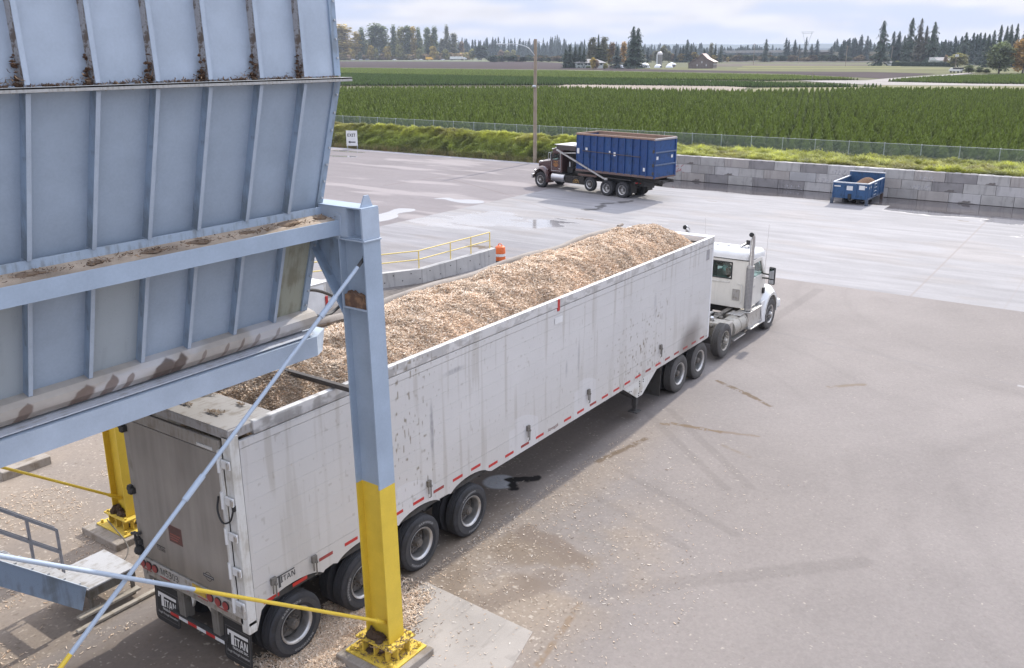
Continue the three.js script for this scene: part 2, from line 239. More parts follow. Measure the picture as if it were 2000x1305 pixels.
  // crumbs of bark, pale and dark
  const sp = vn(x * 26 + 7, z * 26 + 3); const near = 0.93 - 0.13 * clamp(dust + 0.35 * sst(4.5, 1, x) * sst(-16, -6, z)); if (sp > near) { const q = sst(near, near + 0.06, sp); const pick = h2(Math.floor(x * 13) & 1023, Math.floor(z * 13) & 1023) > 0.45; r = lerp(r, pick ? 0.5 : 0.13, q * 0.5); g = lerp(g, pick ? 0.44 : 0.1, q * 0.5); b = lerp(b, pick ? 0.37 : 0.075, q * 0.5); }
  c[0] = r; c[1] = g; c[2] = b; c[3] = 1;
}
const WET = (x, z) => {   // 0 dry ... 1 standing water, on the concrete
  const n = fbm(x * 0.35 + 9, z * 0.35 + 70, 4), f = fbm(x * 1.3, z * 2.2, 4), st = fbm(x * 0.5 + (z * 0.12), z * 1.6 + 30, 4);
  let w = sst(-50.0, -50.9, z - 0.9 * (n - 0.5) * 2 - (x > -3 ? 1.55 : 0) + 0.35 * (f - 0.5)) * sst(-24, -18, x);
  const patch = (cx, cz, rx, rz, s) => { const q = 1 - Math.hypot((x - cx) / rx, (z - cz) / rz); if (q > -0.3) w = Math.max(w, s * sst(0.50, 0.58, q * 0.55 + st * 0.5 + 0.12 * (f - 0.5))); };
  patch(-20.5, -33.3, 4.6, 5.2, 0.95); patch(-17.3, -34, 3.4, 3.2, 0.9); patch(-22.6, -31, 3, 2.6, 0.95); patch(8.5, -43, 5.5, 9, 0.95); patch(12, -37, 4.5, 5, 0.8); patch(-13, -38, 2.6, 2, 0.5); patch(3.5, -49, 3, 2, 0.85);
  return w;
};
const SPILL = [[-17.6, -39.1], [-17.1, -39.8], [-17.4, -41.0], [-17.9, -41.6], [-17.2, -42.6], [-16.9, -43.6]];
function concreteFn(x, z, c) {
  const n1 = fbm(x * 0.13 + 5, z * 0.13, 4), st = fbm(x * 0.35 + 0.25 * z, z * 2.4, 5), n3 = vn(x * 14, z * 14), n2 = fbm(x * 1.1 + 50, z * 1.1, 3);
  let k = 0.93 + 0.24 * (n1 - 0.5) + 0.4 * (st - 0.5) + 0.07 * (n3 - 0.5) + 0.1 * (n2 - 0.5);
  let r = 0.248 * k, g = 0.239 * k, b = 0.245 * k;
  const tan = 0.5 * sst(0.5, 0.7, fbm(x * 0.3 + 90, z * 0.8 + 20, 4)); r = lerp(r, 0.245 * k, tan); g = lerp(g, 0.222 * k, tan); b = lerp(b, 0.212 * k, tan);
  const line = (a, bb, w, s) => { const [d] = segD(x, z, a, bb); if (d < w) { const q = s * sst(w, w * 0.3, d); r = lerp(r, 0.2, q); g = lerp(g, 0.17, q); b = lerp(b, 0.16, q); } };
  line([2.6, -54], [2.9, -29], 0.06, 0.7); line([6.1, -54], [6.1, -29], 0.045, 0.3); line([-24, -40.4], [-8, -33], 0.09, 0.5); line([-10.5, -54], [-10.5, -29], 0.035, 0.18); line([-24, -47], [40, -47], 0.03, 0.12); line([-24, -36.2], [40, -36.2], 0.03, 0.1);
  // leaf and mud scraps
  for (const p of [[0.2, -50.6, 0.7, 0.22], [1.3, -50.9, 0.8, 0.2], [1.6, -47.6, 0.5, 0.16], [0.9, -50.3, 0.4, 0.12], [-13.2, -33.6, 0.45, 0.3], [-15.9, -36.4, 0.7, 0.15], [-12.6, -46.4, 0.4, 0.1], [-16.3, -27, 0.9, 0.5]]) { const q = 1 - Math.hypot((x - p[0]) / p[2], (z - p[1]) / p[3]); if (q > -0.4) { const s = sst(0.35, 0.5, q * 0.5 + vn(x * 6, z * 6) * 0.5) * 0.85; r = lerp(r, 0.12, s); g = lerp(g, 0.09, s); b = lerp(b, 0.06, s); } }
  // oily spill beside the truck
  for (let i = 0; i < SPILL.length - 1; i++) { const [d] = segD(x, z, SPILL[i], SPILL[i + 1]); if (d < 0.8) { const s = sst(0.40, 0.30, d * 0.62 + 0.3 * vn(x * 2.2, z * 1.6) + 0.16 * vn(x * 7, z * 5)) * 0.8; r = lerp(r, 0.055, s); g = lerp(g, 0.05, s); b = lerp(b, 0.048, s); } }
  const w = WET(x, z); const dk = (z < -49.6 ? 0.62 : 0.05) * w; r *= 1 - dk; g *= 1 - dk; b *= 1 - dk * 0.94;
  if (z < -50) { const s = w * 0.55; r = lerp(r, 0.08, s); g = lerp(g, 0.067, s); b = lerp(b, 0.06, s); }
  c[0] = r; c[1] = g; c[2] = b; c[3] = 1; return w;
}
const roughFn = (x, z, c) => { const w = WET(x, z); grey(c, lerp(0.86, z < -49.5 ? 0.035 : 0.075, sst(0.3, 0.85, w))); };
const yardMat = (col, rough, bump) => { const m = new THREE.MeshPhysicalMaterial({ map: col, roughness: 1 }); if (!rough) m.specularIntensity = 0.35; if (rough) m.roughnessMap = rough; else m.roughness = 0.92; return m; };
{
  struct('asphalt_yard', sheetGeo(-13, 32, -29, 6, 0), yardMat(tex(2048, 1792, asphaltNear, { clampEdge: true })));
  const cx = [-24, 40, -54.15, -29];
  const cf = (u, v, c) => concreteFn(lerp(cx[0], cx[1], u), lerp(cx[3], cx[2], v), c), cr = (u, v, c) => roughFn(lerp(cx[0], cx[1], u), lerp(cx[3], cx[2], v), c);
  struct('concrete_yard', sheetGeo(...cx, 0), yardMat(tex(2048, 1024, cf, { clampEdge: true }), tex(2048, 1024, cr, { clampEdge: true, linear: true })));
  const c2 = [-24, -13, -29, 10];
  struct('concrete_apron', sheetGeo(...c2, 0), yardMat(tex(384, 1024, (u, v, c) => { concreteFn(lerp(c2[0], c2[1], u), lerp(c2[3], c2[2], v), c); const x = lerp(c2[0], c2[1], u), z = lerp(c2[3], c2[2], v), q = sst(-23, -21, z) * sst(-15.2, -13.9, x) * 0.95; const gsp = 0.8 + 0.5 * vn(x * 9, z * 9); c[0] = lerp(c[0], 0.12 * gsp, q); c[1] = lerp(c[1], 0.105 * gsp, q); c[2] = lerp(c[2], 0.095 * gsp, q); }, { clampEdge: true })));
  const c3 = [-90, -24, -57.7, 10];
  struct('asphalt_yard', sheetGeo(...c3, 0), yardMat(tex(1024, 1024, (u, v, c) => {
    const x = lerp(c3[0], c3[1], u), z = lerp(c3[3], c3[2], v), n1 = fbm(x * 0.12, z * 0.12 + 7, 4), st = fbm(x * 0.25 + 3, z * 1.2, 4), n2 = vn(x * 6, z * 6), k = 0.92 + 0.22 * (n1 - 0.5) + 0.2 * (st - 0.5) + 0.08 * (n2 - 0.5);
    let r = 0.206 * k, g = 0.185 * k, b = 0.187 * k;
    const edge = sst(-56.2, -57.0, z + 0.5 * (st - 0.5)); r = lerp(r, 0.52, edge * 0.55); g = lerp(g, 0.51, edge * 0.55); b = lerp(b, 0.53, edge * 0.55);
    const line = (a, bb, w, s) => { const [d] = segD(x, z, a, bb); if (d < w) { const q = s * sst(w, w * 0.3, d); r = lerp(r, 0.15, q); g = lerp(g, 0.12, q); b = lerp(b, 0.11, q); } };
    line([-34.6, -40], [-33.7, -57], 0.1, 0.6); line([-33, -45.4], [-24, -41], 0.1, 0.5); line([-50, -44.5], [-33, -45.4], 0.1, 0.25); line([-60, -20], [-24, -35], 0.1, 0.25);
    const pale = sst(0.55, 0.72, fbm(x * 0.18 + 33, z * 0.7 + 3, 4)) * 0.35; r = lerp(r, 0.4, pale); g = lerp(g, 0.36, pale); b = lerp(b, 0.35, pale);
    c[0] = r; c[1] = g; c[2] = b;
  }, { clampEdge: true })));
  // the rest of the yard, out of the picture
  const rest = pm(0.24, 0.225, 0.225, { map: tConc, size: 6, rough: 0.92 });
  struct('yard_behind', metreUV(sheetGeo(-90, 90, 10, 90, 0)), rest); struct('yard_side', metreUV(sheetGeo(32, 90, -29, 10, 0)), rest); struct('yard_strip', metreUV(sheetGeo(-13, 32, 6, 10, 0)), rest); struct('yard_end', metreUV(sheetGeo(40, 90, -54.15, -29, 0)), rest);
  // flush concrete pad at the foot of the near column
  const pad = new MB(); pad.prism('y', [[0.35, -3.5], [2.7, -3.39], [2.95, -2.4], [3.0, 0.6], [0.35, 0.6]], -0.05, 0.012);
  lone('concrete_pad', pad.geo(), pm(0.37, 0.335, 0.30, { map: tConc, size: 2.6, rough: 0.92 }), undefined, undefined, undefined, 'structure');
  // puddles: thin sheets of standing water, sky reflection partly put into their pale colour
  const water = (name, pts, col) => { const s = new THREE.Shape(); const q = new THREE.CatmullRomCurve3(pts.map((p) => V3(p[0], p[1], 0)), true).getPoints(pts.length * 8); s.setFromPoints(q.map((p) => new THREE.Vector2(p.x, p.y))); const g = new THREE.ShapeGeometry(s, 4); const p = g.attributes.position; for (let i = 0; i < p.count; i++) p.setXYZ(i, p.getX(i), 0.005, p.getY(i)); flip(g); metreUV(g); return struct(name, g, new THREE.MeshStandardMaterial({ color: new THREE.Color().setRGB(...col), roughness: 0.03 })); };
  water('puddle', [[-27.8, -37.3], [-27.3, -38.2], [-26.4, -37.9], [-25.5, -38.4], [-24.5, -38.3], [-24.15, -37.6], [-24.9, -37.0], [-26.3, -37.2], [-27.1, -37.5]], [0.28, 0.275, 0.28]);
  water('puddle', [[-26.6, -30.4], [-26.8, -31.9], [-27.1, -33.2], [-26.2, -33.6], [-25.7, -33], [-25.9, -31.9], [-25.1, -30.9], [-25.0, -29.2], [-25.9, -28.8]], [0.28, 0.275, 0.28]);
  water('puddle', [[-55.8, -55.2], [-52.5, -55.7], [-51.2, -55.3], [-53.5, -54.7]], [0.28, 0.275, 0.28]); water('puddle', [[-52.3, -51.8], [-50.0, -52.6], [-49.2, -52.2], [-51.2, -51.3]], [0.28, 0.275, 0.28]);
}

// ---------------------------------------------------------------- terrain beyond the yard
const HF = 1.5;
const tField = tex(512, 512, (u, v, c) => { const n = fbmP(u * 7, v * 7, 7, 6), s = vnP(u * 128, v * 128, 128); const k = 0.75 + 0.5 * n + 0.12 * (s - 0.5); grey(c, k * 0.95); });
const polySheet = (pts, y) => { const s = new THREE.Shape(pts.map((p) => new THREE.Vector2(p[0], p[1]))); const g = new THREE.ShapeGeometry(s); const p = g.attributes.position; for (let i = 0; i < p.count; i++) p.setXYZ(i, p.getX(i), y, p.getY(i)); flip(g); g.computeVertexNormals(); if (g.attributes.normal.getY(0) < 0) { flip(g); } return metreUV(g); };
{
  // base sheet to the horizon, with the yard left open
  const s = new THREE.Shape([[-9000, 9000], [9000, 9000], [9000, -9000], [-9000, -9000]].map((p) => new THREE.Vector2(...p)));
  s.holes.push(new THREE.Path([[-118, 88], [-118, -60.5], [88, -60.5], [88, 88]].map((p) => new THREE.Vector2(...p))));
  const g = new THREE.ShapeGeometry(s), p = g.attributes.position; for (let i = 0; i < p.count; i++) p.setXYZ(i, p.getX(i), HF, p.getY(i)); flip(g); if (g.attributes.normal.getY(0) < 0) flip(g);
  struct('ground', metreUV(g), pm(0.125, 0.125, 0.075, { map: tField, size: 130, rough: 1, matte: true }));
  struct('yard_base', metreUV(sheetGeo(-130, 100, -62, 92, -0.06)), pm(0.16, 0.13, 0.1, { map: tConc, size: 4, rough: 1, matte: true }));
  const soil = pm(0.062, 0.047, 0.048, { map: tField, size: 60, rough: 1, matte: true }), turf = pm(0.135, 0.135, 0.07, { map: tField, size: 80, rough: 1, matte: true }), mulch = pm(0.06, 0.055, 0.028, { map: tField, size: 14, rough: 1, matte: true }), gravel = pm(0.31, 0.285, 0.265, { map: tField, size: 20, rough: 1, matte: true }), bare = pm(0.28, 0.24, 0.195, { map: tField, size: 18, rough: 1, matte: true });
  struct('plowed_field', polySheet([[-801, -677], [-471, -707], [-360, -591], [-231, -452], [-185, -364], [-226, -369], [-451, -382], [-620, -400]], HF + 0.06), soil);
  struct('plowed_field', polySheet([[-221, -400], [-129, -365], [-86, -369], [-58, -348], [-59, -277], [-66, -286], [-103, -326], [-196, -355]], HF + 0.07), soil);
  struct('plowed_field', polySheet([[-261, -612], [-142, -592], [-131, -547], [-198, -486]], HF + 0.08), pm(0.13, 0.11, 0.09, { map: tField, size: 60, rough: 1, matte: true }));
  struct('grass_field', polySheet([[-231, -452], [-190, -470], [-100, -540], [10, -520], [60, -430], [-20, -380], [-55, -350], [-86, -371], [-129, -367], [-185, -364]], HF + 0.05), turf);
  struct('grass_field', polySheet([[-1038, -914], [-542, -873], [-487, -790], [-470, -712], [-801, -682]], HF + 0.05), pm(0.16, 0.18, 0.11, { map: tField, size: 90, rough: 1, matte: true }));
  const strip = (p, y, c) => struct('field_strip', polySheet(p, HF + y), pm(...c, { map: tField, size: 50, rough: 1, matte: true }));
  strip([[-329.5, -797.5], [-227.2, -808.6], [-134.7, -809.7], [-120.8, -731.6], [-202, -722], [-293.1, -711.3]], 0.1, [0.10, 0.088, 0.075]); strip([[-192.7, -510.5], [-150.4, -520.9], [-109.8, -526.9], [-101.8, -491.3], [-138.9, -482.9], [-178.3, -473.9]], 0.11, [0.17, 0.165, 0.075]); strip([[-165.2, -433.8], [-117.9, -449.9], [-72.9, -462.1], [-69.2, -441.7], [-111.7, -427.9], [-157.1, -413.3]], 0.12, [0.20, 0.19, 0.09]);
  struct('nursery_soil', polySheet([[-200, -61.3], [-165, -100], [-132, -119], [-82, -148], [-63, -145], [-48, -149], [-43, -161], [-34, -176], [-5, -184], [60, -186], [60, -61.3]], HF + 0.03), mulch);
  struct('nursery_soil', polySheet([[-276, -244], [-138, -226], [-70, -215], [-61, -213], [-40, -204], [-42, -208], [-63, -193], [-74, -194], [-84, -188], [-165, -144]], HF + 0.035), mulch);
  struct('nursery_soil', polySheet([[-390, -345], [-196, -324], [-91, -293], [-60, -262], [-74, -249], [-80, -241], [-109, -236], [-145, -235], [-287, -255]], HF + 0.04), mulch);
  struct('nursery_soil', polySheet([[-51, -246], [-48, -290], [-19, -354], [-8, -245], [-29, -241]], HF + 0.045), mulch);
  struct('farm_track', polySheet([[-73, -246], [-58, -257], [-58, -280], [-52, -338], [-52, -375], [-48, -367], [-48.5, -309], [-52, -257], [-50, -247], [-29, -240], [-10, -243], [-8, -232], [-47, -220], [-64, -235]], HF + 0.09), gravel);
  struct('field_verge', polySheet([[-60, -172], [-44, -162], [-35, -177], [-5, -185], [10, -186], [10, -240], [-10, -243], [-29, -240], [-47, -218], [-43, -207], [-63, -191]], HF + 0.055), pm(0.20, 0.19, 0.11, { map: tField, size: 24, rough: 1, matte: true }));
  struct('bare_soil', polySheet([[-110, -185], [-106, -194], [-92, -199], [-75, -196], [-66, -190], [-60, -172], [-64, -146], [-81, -149], [-104, -170]], HF + 0.1), bare);
  struct('highway', polySheet([[-1100, -640], [-794, -770], [-549, -858], [-150, -1010], [-150, -1026], [-549, -876], [-800, -788], [-1105, -658]], HF + 0.12), pm(0.28, 0.28, 0.29, { map: tField, size: 40, rough: 0.9 }));
  // far hills
  const hill = (pts, d, name) => { const mb = new MB(); for (let i = 0; i < pts.length - 1; i++) { const a = pts[i], b = pts[i + 1]; mb.slab([a[0], 0, a[2]], [b[0], 0, b[2]], [b[0] + d * 0.3, b[1], b[2] - d], [a[0] + d * 0.3, a[1], a[2] - d], 30); } return struct(name, mb.geo(), pm(0.05, 0.075, 0.07, { map: tField, size: 300, rough: 1, matte: true })); };
  const P = []; for (let i = 0; i <= 90; i++) { const a = -0.4 + 1.75 * i / 90; P.push([9.6 - Math.sin(a) * 5200, 2 + 34 * fbm(i * 0.2, 5, 4), 6.9 - Math.cos(a) * 5200]); } hill(P, 900, 'far_hills');
}

// ---------------------------------------------------------------- grass bank, block wall, fence
const bankFoot = (x) => lerp(-57.55, -54.76, sst(-26, -20.2, x));
function bankH(x, z) {
  const f = bankFoot(x), top = lerp(1.88, 1.72, sst(-30, -15, x)) + 0.16 * (fbm(x * 0.35, z * 0.35, 3) - 0.5);
  const w = sst(-22, -19.8, x);   // behind the wall the bank is level
  const slope = lerp(top * Math.pow(clamp((f + 0.05 - z) / 2.5), 0.8) - 0.5 * sst(-60.1, -61, z) * (1 - w), 1.66 - 0.05 * sst(-55.5, -61, z), w);
  return slope + 0.2 * (fbm(x * 1.3, z * 1.8, 4) - 0.5) * (1 - w * 0.62) * sst(f, f - 0.4, z);
}
const grassTint = (x, z, h) => { const n = fbm(x * 0.6, z * 0.9, 3), m = fbm(x * 0.2 + 7, z * 0.3, 3); const crest = sst(0.9, 1.75, h); const k = 0.5 + 1.05 * sst(0.25, 0.75, n * 0.7 + 0.3 * vn(x * 2.6, z * 3.1)); const dry = sst(0.55, 0.75, m) * 0.5 + (h < 0.45 ? 0.55 * (1 - h / 0.45) : 0); let r = lerp(0.175, 0.27, crest) * k, g = lerp(0.205, 0.28, crest) * k, b = lerp(0.036, 0.05, crest) * k; r = lerp(r, 0.24, dry); g = lerp(g, 0.2, dry); b = lerp(b, 0.075, dry); return [r, g, b]; };  // crest tinted lighter: sunlight on the flat top put into the colour
{
  const x0 = -118, x1 = 60, zA = -54.76, zB = -63.0, nx = 360, nz = 26, pos = [], col = [], idx = [];
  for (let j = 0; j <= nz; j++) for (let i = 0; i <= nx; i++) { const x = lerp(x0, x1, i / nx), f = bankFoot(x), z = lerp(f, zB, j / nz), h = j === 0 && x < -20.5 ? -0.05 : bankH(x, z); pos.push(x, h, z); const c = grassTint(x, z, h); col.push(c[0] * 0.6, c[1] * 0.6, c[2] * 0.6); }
  for (let j = 0; j < nz; j++) for (let i = 0; i < nx; i++) { const a = j * (nx + 1) + i, b = a + 1, c = a + nx + 1, d = c + 1; idx.push(a, b, d, a, d, c); }
  const g = new THREE.BufferGeometry(); g.setAttribute('position', new THREE.Float32BufferAttribute(pos, 3)); g.setAttribute('color', new THREE.Float32BufferAttribute(col, 3)); g.setIndex(idx); g.computeVertexNormals();
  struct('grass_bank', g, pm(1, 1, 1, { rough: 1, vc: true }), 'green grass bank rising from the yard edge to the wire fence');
  // grass itself
  const tuft = (n, h, w, seed) => { const r = rngOf(seed), p = [], nn = []; for (let i = 0; i < n; i++) { const a = r() * 6.283, l = h * (0.6 + 0.7 * r()), o = 0.11 * Math.sqrt(r()), b = r() * 6.283, ln = 0.35 + 0.6 * r(), cx = Math.cos(b) * o, cz = Math.sin(b) * o, dx = Math.cos(a), dz = Math.sin(a), ww = w * (0.6 + 0.8 * r()); const mx = cx + dx * l * ln * 0.35, mz = cz + dz * l * ln * 0.35, tx = cx + dx * l * ln, tz = cz + dz * l * ln; p.push(cx - dz * ww, 0, cz + dx * ww, cx + dz * ww, 0, cz - dx * ww, mx, l * 0.62, mz, mx - dz * ww * 0.7, l * 0.62, mz + dx * ww * 0.7, mx + dz * ww * 0.7, l * 0.62, mz - dx * ww * 0.7, tx, l * 0.86, tz); } const g = new THREE.BufferGeometry(); g.setAttribute('position', new THREE.Float32BufferAttribute(p, 3)); g.computeVertexNormals(); return g; };
  const gm = pm(1, 1, 1, { rough: 0.9, phys: true, through: 0.5 });
  const place = (name, geo, N, spot, label) => { const im = new THREE.InstancedMesh(geo, gm, N); im.name = numbered(name); const m = new THREE.Matrix4(), q = new THREE.Quaternion(), c = new THREE.Color(); let k = 0; for (let i = 0; i < N; i++) { const s = spot(); if (!s) continue; const [x, y, z, sc, t] = s; q.setFromAxisAngle(V3(0, 1, 0), rnd() * 6.283); m.compose(V3(x, y, z), q, V3(sc, sc * rr(0.8, 1.3), sc)); im.setMatrixAt(k, m); c.setRGB(t[0], t[1], t[2]); im.setColorAt(k, c); k++; } im.count = k; scene.add(im); tag(im, label, 'grass', undefined, 'stuff'); };
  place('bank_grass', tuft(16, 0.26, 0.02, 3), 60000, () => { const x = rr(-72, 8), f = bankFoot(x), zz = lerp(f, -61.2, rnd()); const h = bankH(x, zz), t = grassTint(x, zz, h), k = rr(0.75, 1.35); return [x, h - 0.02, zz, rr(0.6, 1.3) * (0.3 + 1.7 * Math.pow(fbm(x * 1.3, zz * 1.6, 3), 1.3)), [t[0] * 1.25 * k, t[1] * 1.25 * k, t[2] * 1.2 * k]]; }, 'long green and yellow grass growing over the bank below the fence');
  place('dry_grass', tuft(14, 0.42, 0.014, 5), 2600, () => { const x = rr(-70, -21), f = bankFoot(x); return [x, 0.0, f - rr(-0.12, 0.5), rr(0.6, 1.25), [0.36 * rr(0.8, 1.2), 0.32 * rr(0.8, 1.2), 0.13]]; }, 'straw coloured tall grass along the edge of the paving');
  place('fence_weeds', tuft(9, 0.75, 0.012, 9), 420, () => [rr(-70, 10), 1.5, -60.9 + rr(-0.25, 0.3), rr(0.4, 1.05), rnd() > 0.6 ? [0.34, 0.31, 0.26] : [0.14, 0.16, 0.05]], 'dry weeds standing along the foot of the wire fence');
}
{
  const w = wthing('block_retaining_wall', 'long grey wall of stacked concrete blocks along the far edge of the yard', 'retaining wall', [-5, 0, -54.45]);
  const geo = new RoundedBoxGeometry(1.785, 0.588, 0.6, 1, 0.022); metreUV(geo);
  const shades = [[0.46, 0.445, 0.43], [0.50, 0.485, 0.47], [0.38, 0.365, 0.355], [0.31, 0.295, 0.295], [0.54, 0.525, 0.52], [0.43, 0.40, 0.38], [0.48, 0.475, 0.48]];
  const mats = shades.map((s, i) => { const m = pm(...s, { map: tConc, size: 2.1 + 0.23 * i, rough: 0.93, bump: 0.006, bumpSize: 0.9 }); m.map.offset.set(0.13 * i, 0.31 * i); return m; });
  const stain = tex(128, 64, (u, v, c) => { const e = Math.hypot((u - 0.5) * 1.5, Math.max(0, v) * 0.9), k = sst(0.62, 0.45, e + 0.25 * vn(u * 9, v * 6)); c[0] = 0.2; c[1] = 0.175; c[2] = 0.165; c[3] = 0.75 * k; }, { clampEdge: true });
  const streak = tex(128, 64, (u, v, c) => { const k = sst(0.55, 0.8, fbm(u * 14, v * 1.5, 3)); c[0] = 0.62; c[1] = 0.61; c[2] = 0.62; c[3] = 0.55 * k; }, { clampEdge: true });
  const print = (t) => new THREE.MeshStandardMaterial({ map: t, transparent: true, roughness: 0.95 });
  const stainM = print(stain), streakM = print(streak), r = rngOf(91);
  for (let row = 0; row < 3; row++) for (let i = 0; i < 25; i++) {
    const x = -20.15 + 0.9 + i * 1.8 + [0.0, 0.75, -0.35][row], dz = (r() - 0.5) * 0.035;
    if (x < -20.5) continue;
    const b = mesh('block', geo, mats[(r() * mats.length) | 0], w); b.position.set(x + 5, 0.305 + row * 0.596, dz + 0.0); b.rotation.y = (r() - 0.5) * 0.008;
    if (r() < 0.28) { const d = mesh('stain', new THREE.PlaneGeometry(0.8 + 0.6 * r(), 0.3), r() < 0.45 ? stainM : streakM, b); d.position.set((r() - 0.5) * 0.6, -0.12, 0.303); }
  }
  const cap = new MB(); for (let i = 0; i < 50; i++) { const x = -20.15 + 0.3 + i * 0.9; cap.rbox(x, 1.80, -54.36, 0.34, 0.045, 0.16, 0.012); } cap.build('lifting_lug', mats[4], w);
  // red spray mark on two blocks by the truck
  const red = tex(96, 96, (u, v, c) => { const a = Math.hypot(u - 0.45, v - 0.55), k = Math.max(sst(0.05, 0.02, Math.abs(a - 0.25)), sst(0.05, 0.02, Math.abs(u - v * 0.8 - 0.1)), sst(0.04, 0.015, Math.abs(v - 0.3 - 0.1 * Math.sin(u * 12)))) * sst(0.25, 0.5, vn(u * 12, v * 12)); c[0] = 0.55; c[1] = 0.09; c[2] = 0.12; c[3] = 0.6 * k; }, { clampEdge: true });
  const s = mesh('spray_mark', new THREE.PlaneGeometry(1.0, 0.7), print(red), w); s.position.set(-18.6 + 5, 0.82, 0.335);
}
{
  const f = wthing('wire_fence', 'long grey chain link fence on top of the grass bank before the tree nursery', 'fence', [-20, 1.55, -61.0]);
  const postG = new THREE.CylinderGeometry(0.032, 0.032, 1.32, 8); metreUV(postG);
  const link = tex(64, 64, (u, v, c) => { const a = Math.abs(((u + v) * 2) % 1 - 0.5), b = Math.abs(((u - v + 2) * 2) % 1 - 0.5); const k = a < 0.12 || b < 0.12 ? 1 : 0; grey(c, k); }, { linear: true });
  const wire = new THREE.MeshStandardMaterial({ color: new THREE.Color().setRGB(0.17, 0.215, 0.21), roughness: 0.6, metalness: 0.2, side: THREE.DoubleSide, transparent: true, alphaMap: every(link, 0.12) });
  const mg = new THREE.PlaneGeometry(2.44, 1.2); metreUV(mg);
  const railG = new THREE.CylinderGeometry(0.013, 0.013, 2.44, 6); railG.rotateZ(Math.PI / 2); metreUV(railG);
  for (let i = -30; i <= 10; i++) {
    const x = -8.5 + i * 2.44, lean = (rnd() - 0.5) * 0.02;
    const p = mesh('post', postG, M.galv, f); p.position.set(x + 20, 0.62, 0); p.rotation.z = lean;
    const m = mesh('wire_mesh', mg, wire, f); m.position.set(x + 1.18 + 20, 0.63, 0.034);
    const t = mesh('top_wire', railG, M.galv, f); t.position.set(x + 1.18 + 20, 1.235, 0.034);
  }
}

// ---------------------------------------------------------------- nursery of young conifers
function bushGeo(seed, rings, segs, flakes) {
  const r = rngOf(seed), p = [], c = [], idx = [];
  const prof = (t) => (t < 0.12 ? lerp(0.62, 1, t / 0.12) : Math.pow(1 - (t - 0.12) / 0.88, 0.9)) * 0.37;
  for (let j = 0; j <= rings; j++) for (let i = 0; i < segs; i++) { const t = j / rings, a = (i + 0.5 * (j & 1)) / segs * 6.283, R = prof(t) * (0.75 + 0.5 * r()) + (j === rings ? 0.005 : 0); p.push(Math.cos(a) * R, 0.04 + t * 1.0, Math.sin(a) * R); const k = lerp(0.16, 1.15, Math.pow(t, 0.75)) * (0.85 + 0.3 * r()); c.push(k, k, k); }  // shade between plants painted into vertex colour: dark foot, top-lit tip
  for (let j = 0; j < rings; j++) for (let i = 0; i < segs; i++) { const a = j * segs + i, b = j * segs + (i + 1) % segs, d = a + segs, e = b + segs; idx.push(a, d, b, b, d, e); }
  let g = new THREE.BufferGeometry(); g.setAttribute('position', new THREE.Float32BufferAttribute(p, 3)); g.setAttribute('color', new THREE.Float32BufferAttribute(c, 3)); g.setIndex(idx); g = g.toNonIndexed(); g.computeVertexNormals();
  const q = [], qc = []; for (let i = 0; i < flakes; i++) { const t = Math.pow(r(), 0.8) * 0.97, a = r() * 6.283, R = prof(t) * (0.85 + 0.3 * r()), x = Math.cos(a) * R, z = Math.sin(a) * R, y = 0.04 + t, l = 0.055 + 0.05 * r(), w = 0.03 + 0.02 * r(), tx = -Math.sin(a), tz = Math.cos(a), o = 0.35 + 0.3 * r(); q.push(x - tx * w, y, z - tz * w, x + tx * w, y, z + tz * w, x + Math.cos(a) * l * o, y + l, z + Math.sin(a) * l * o); const k = lerp(0.2, 1.28, Math.pow(t, 0.75)) * (0.8 + 0.4 * r()); for (let s = 0; s < 3; s++) qc.push(k, k * (0.96 + 0.08 * r()), k); }  // flakes carry the same painted shade from foot to tip
  const f = new THREE.BufferGeometry(); f.setAttribute('position', new THREE.Float32BufferAttribute(q, 3)); f.setAttribute('color', new THREE.Float32BufferAttribute(qc, 3)); f.computeVertexNormals();
  return mergeGeometries([g, f]);
}
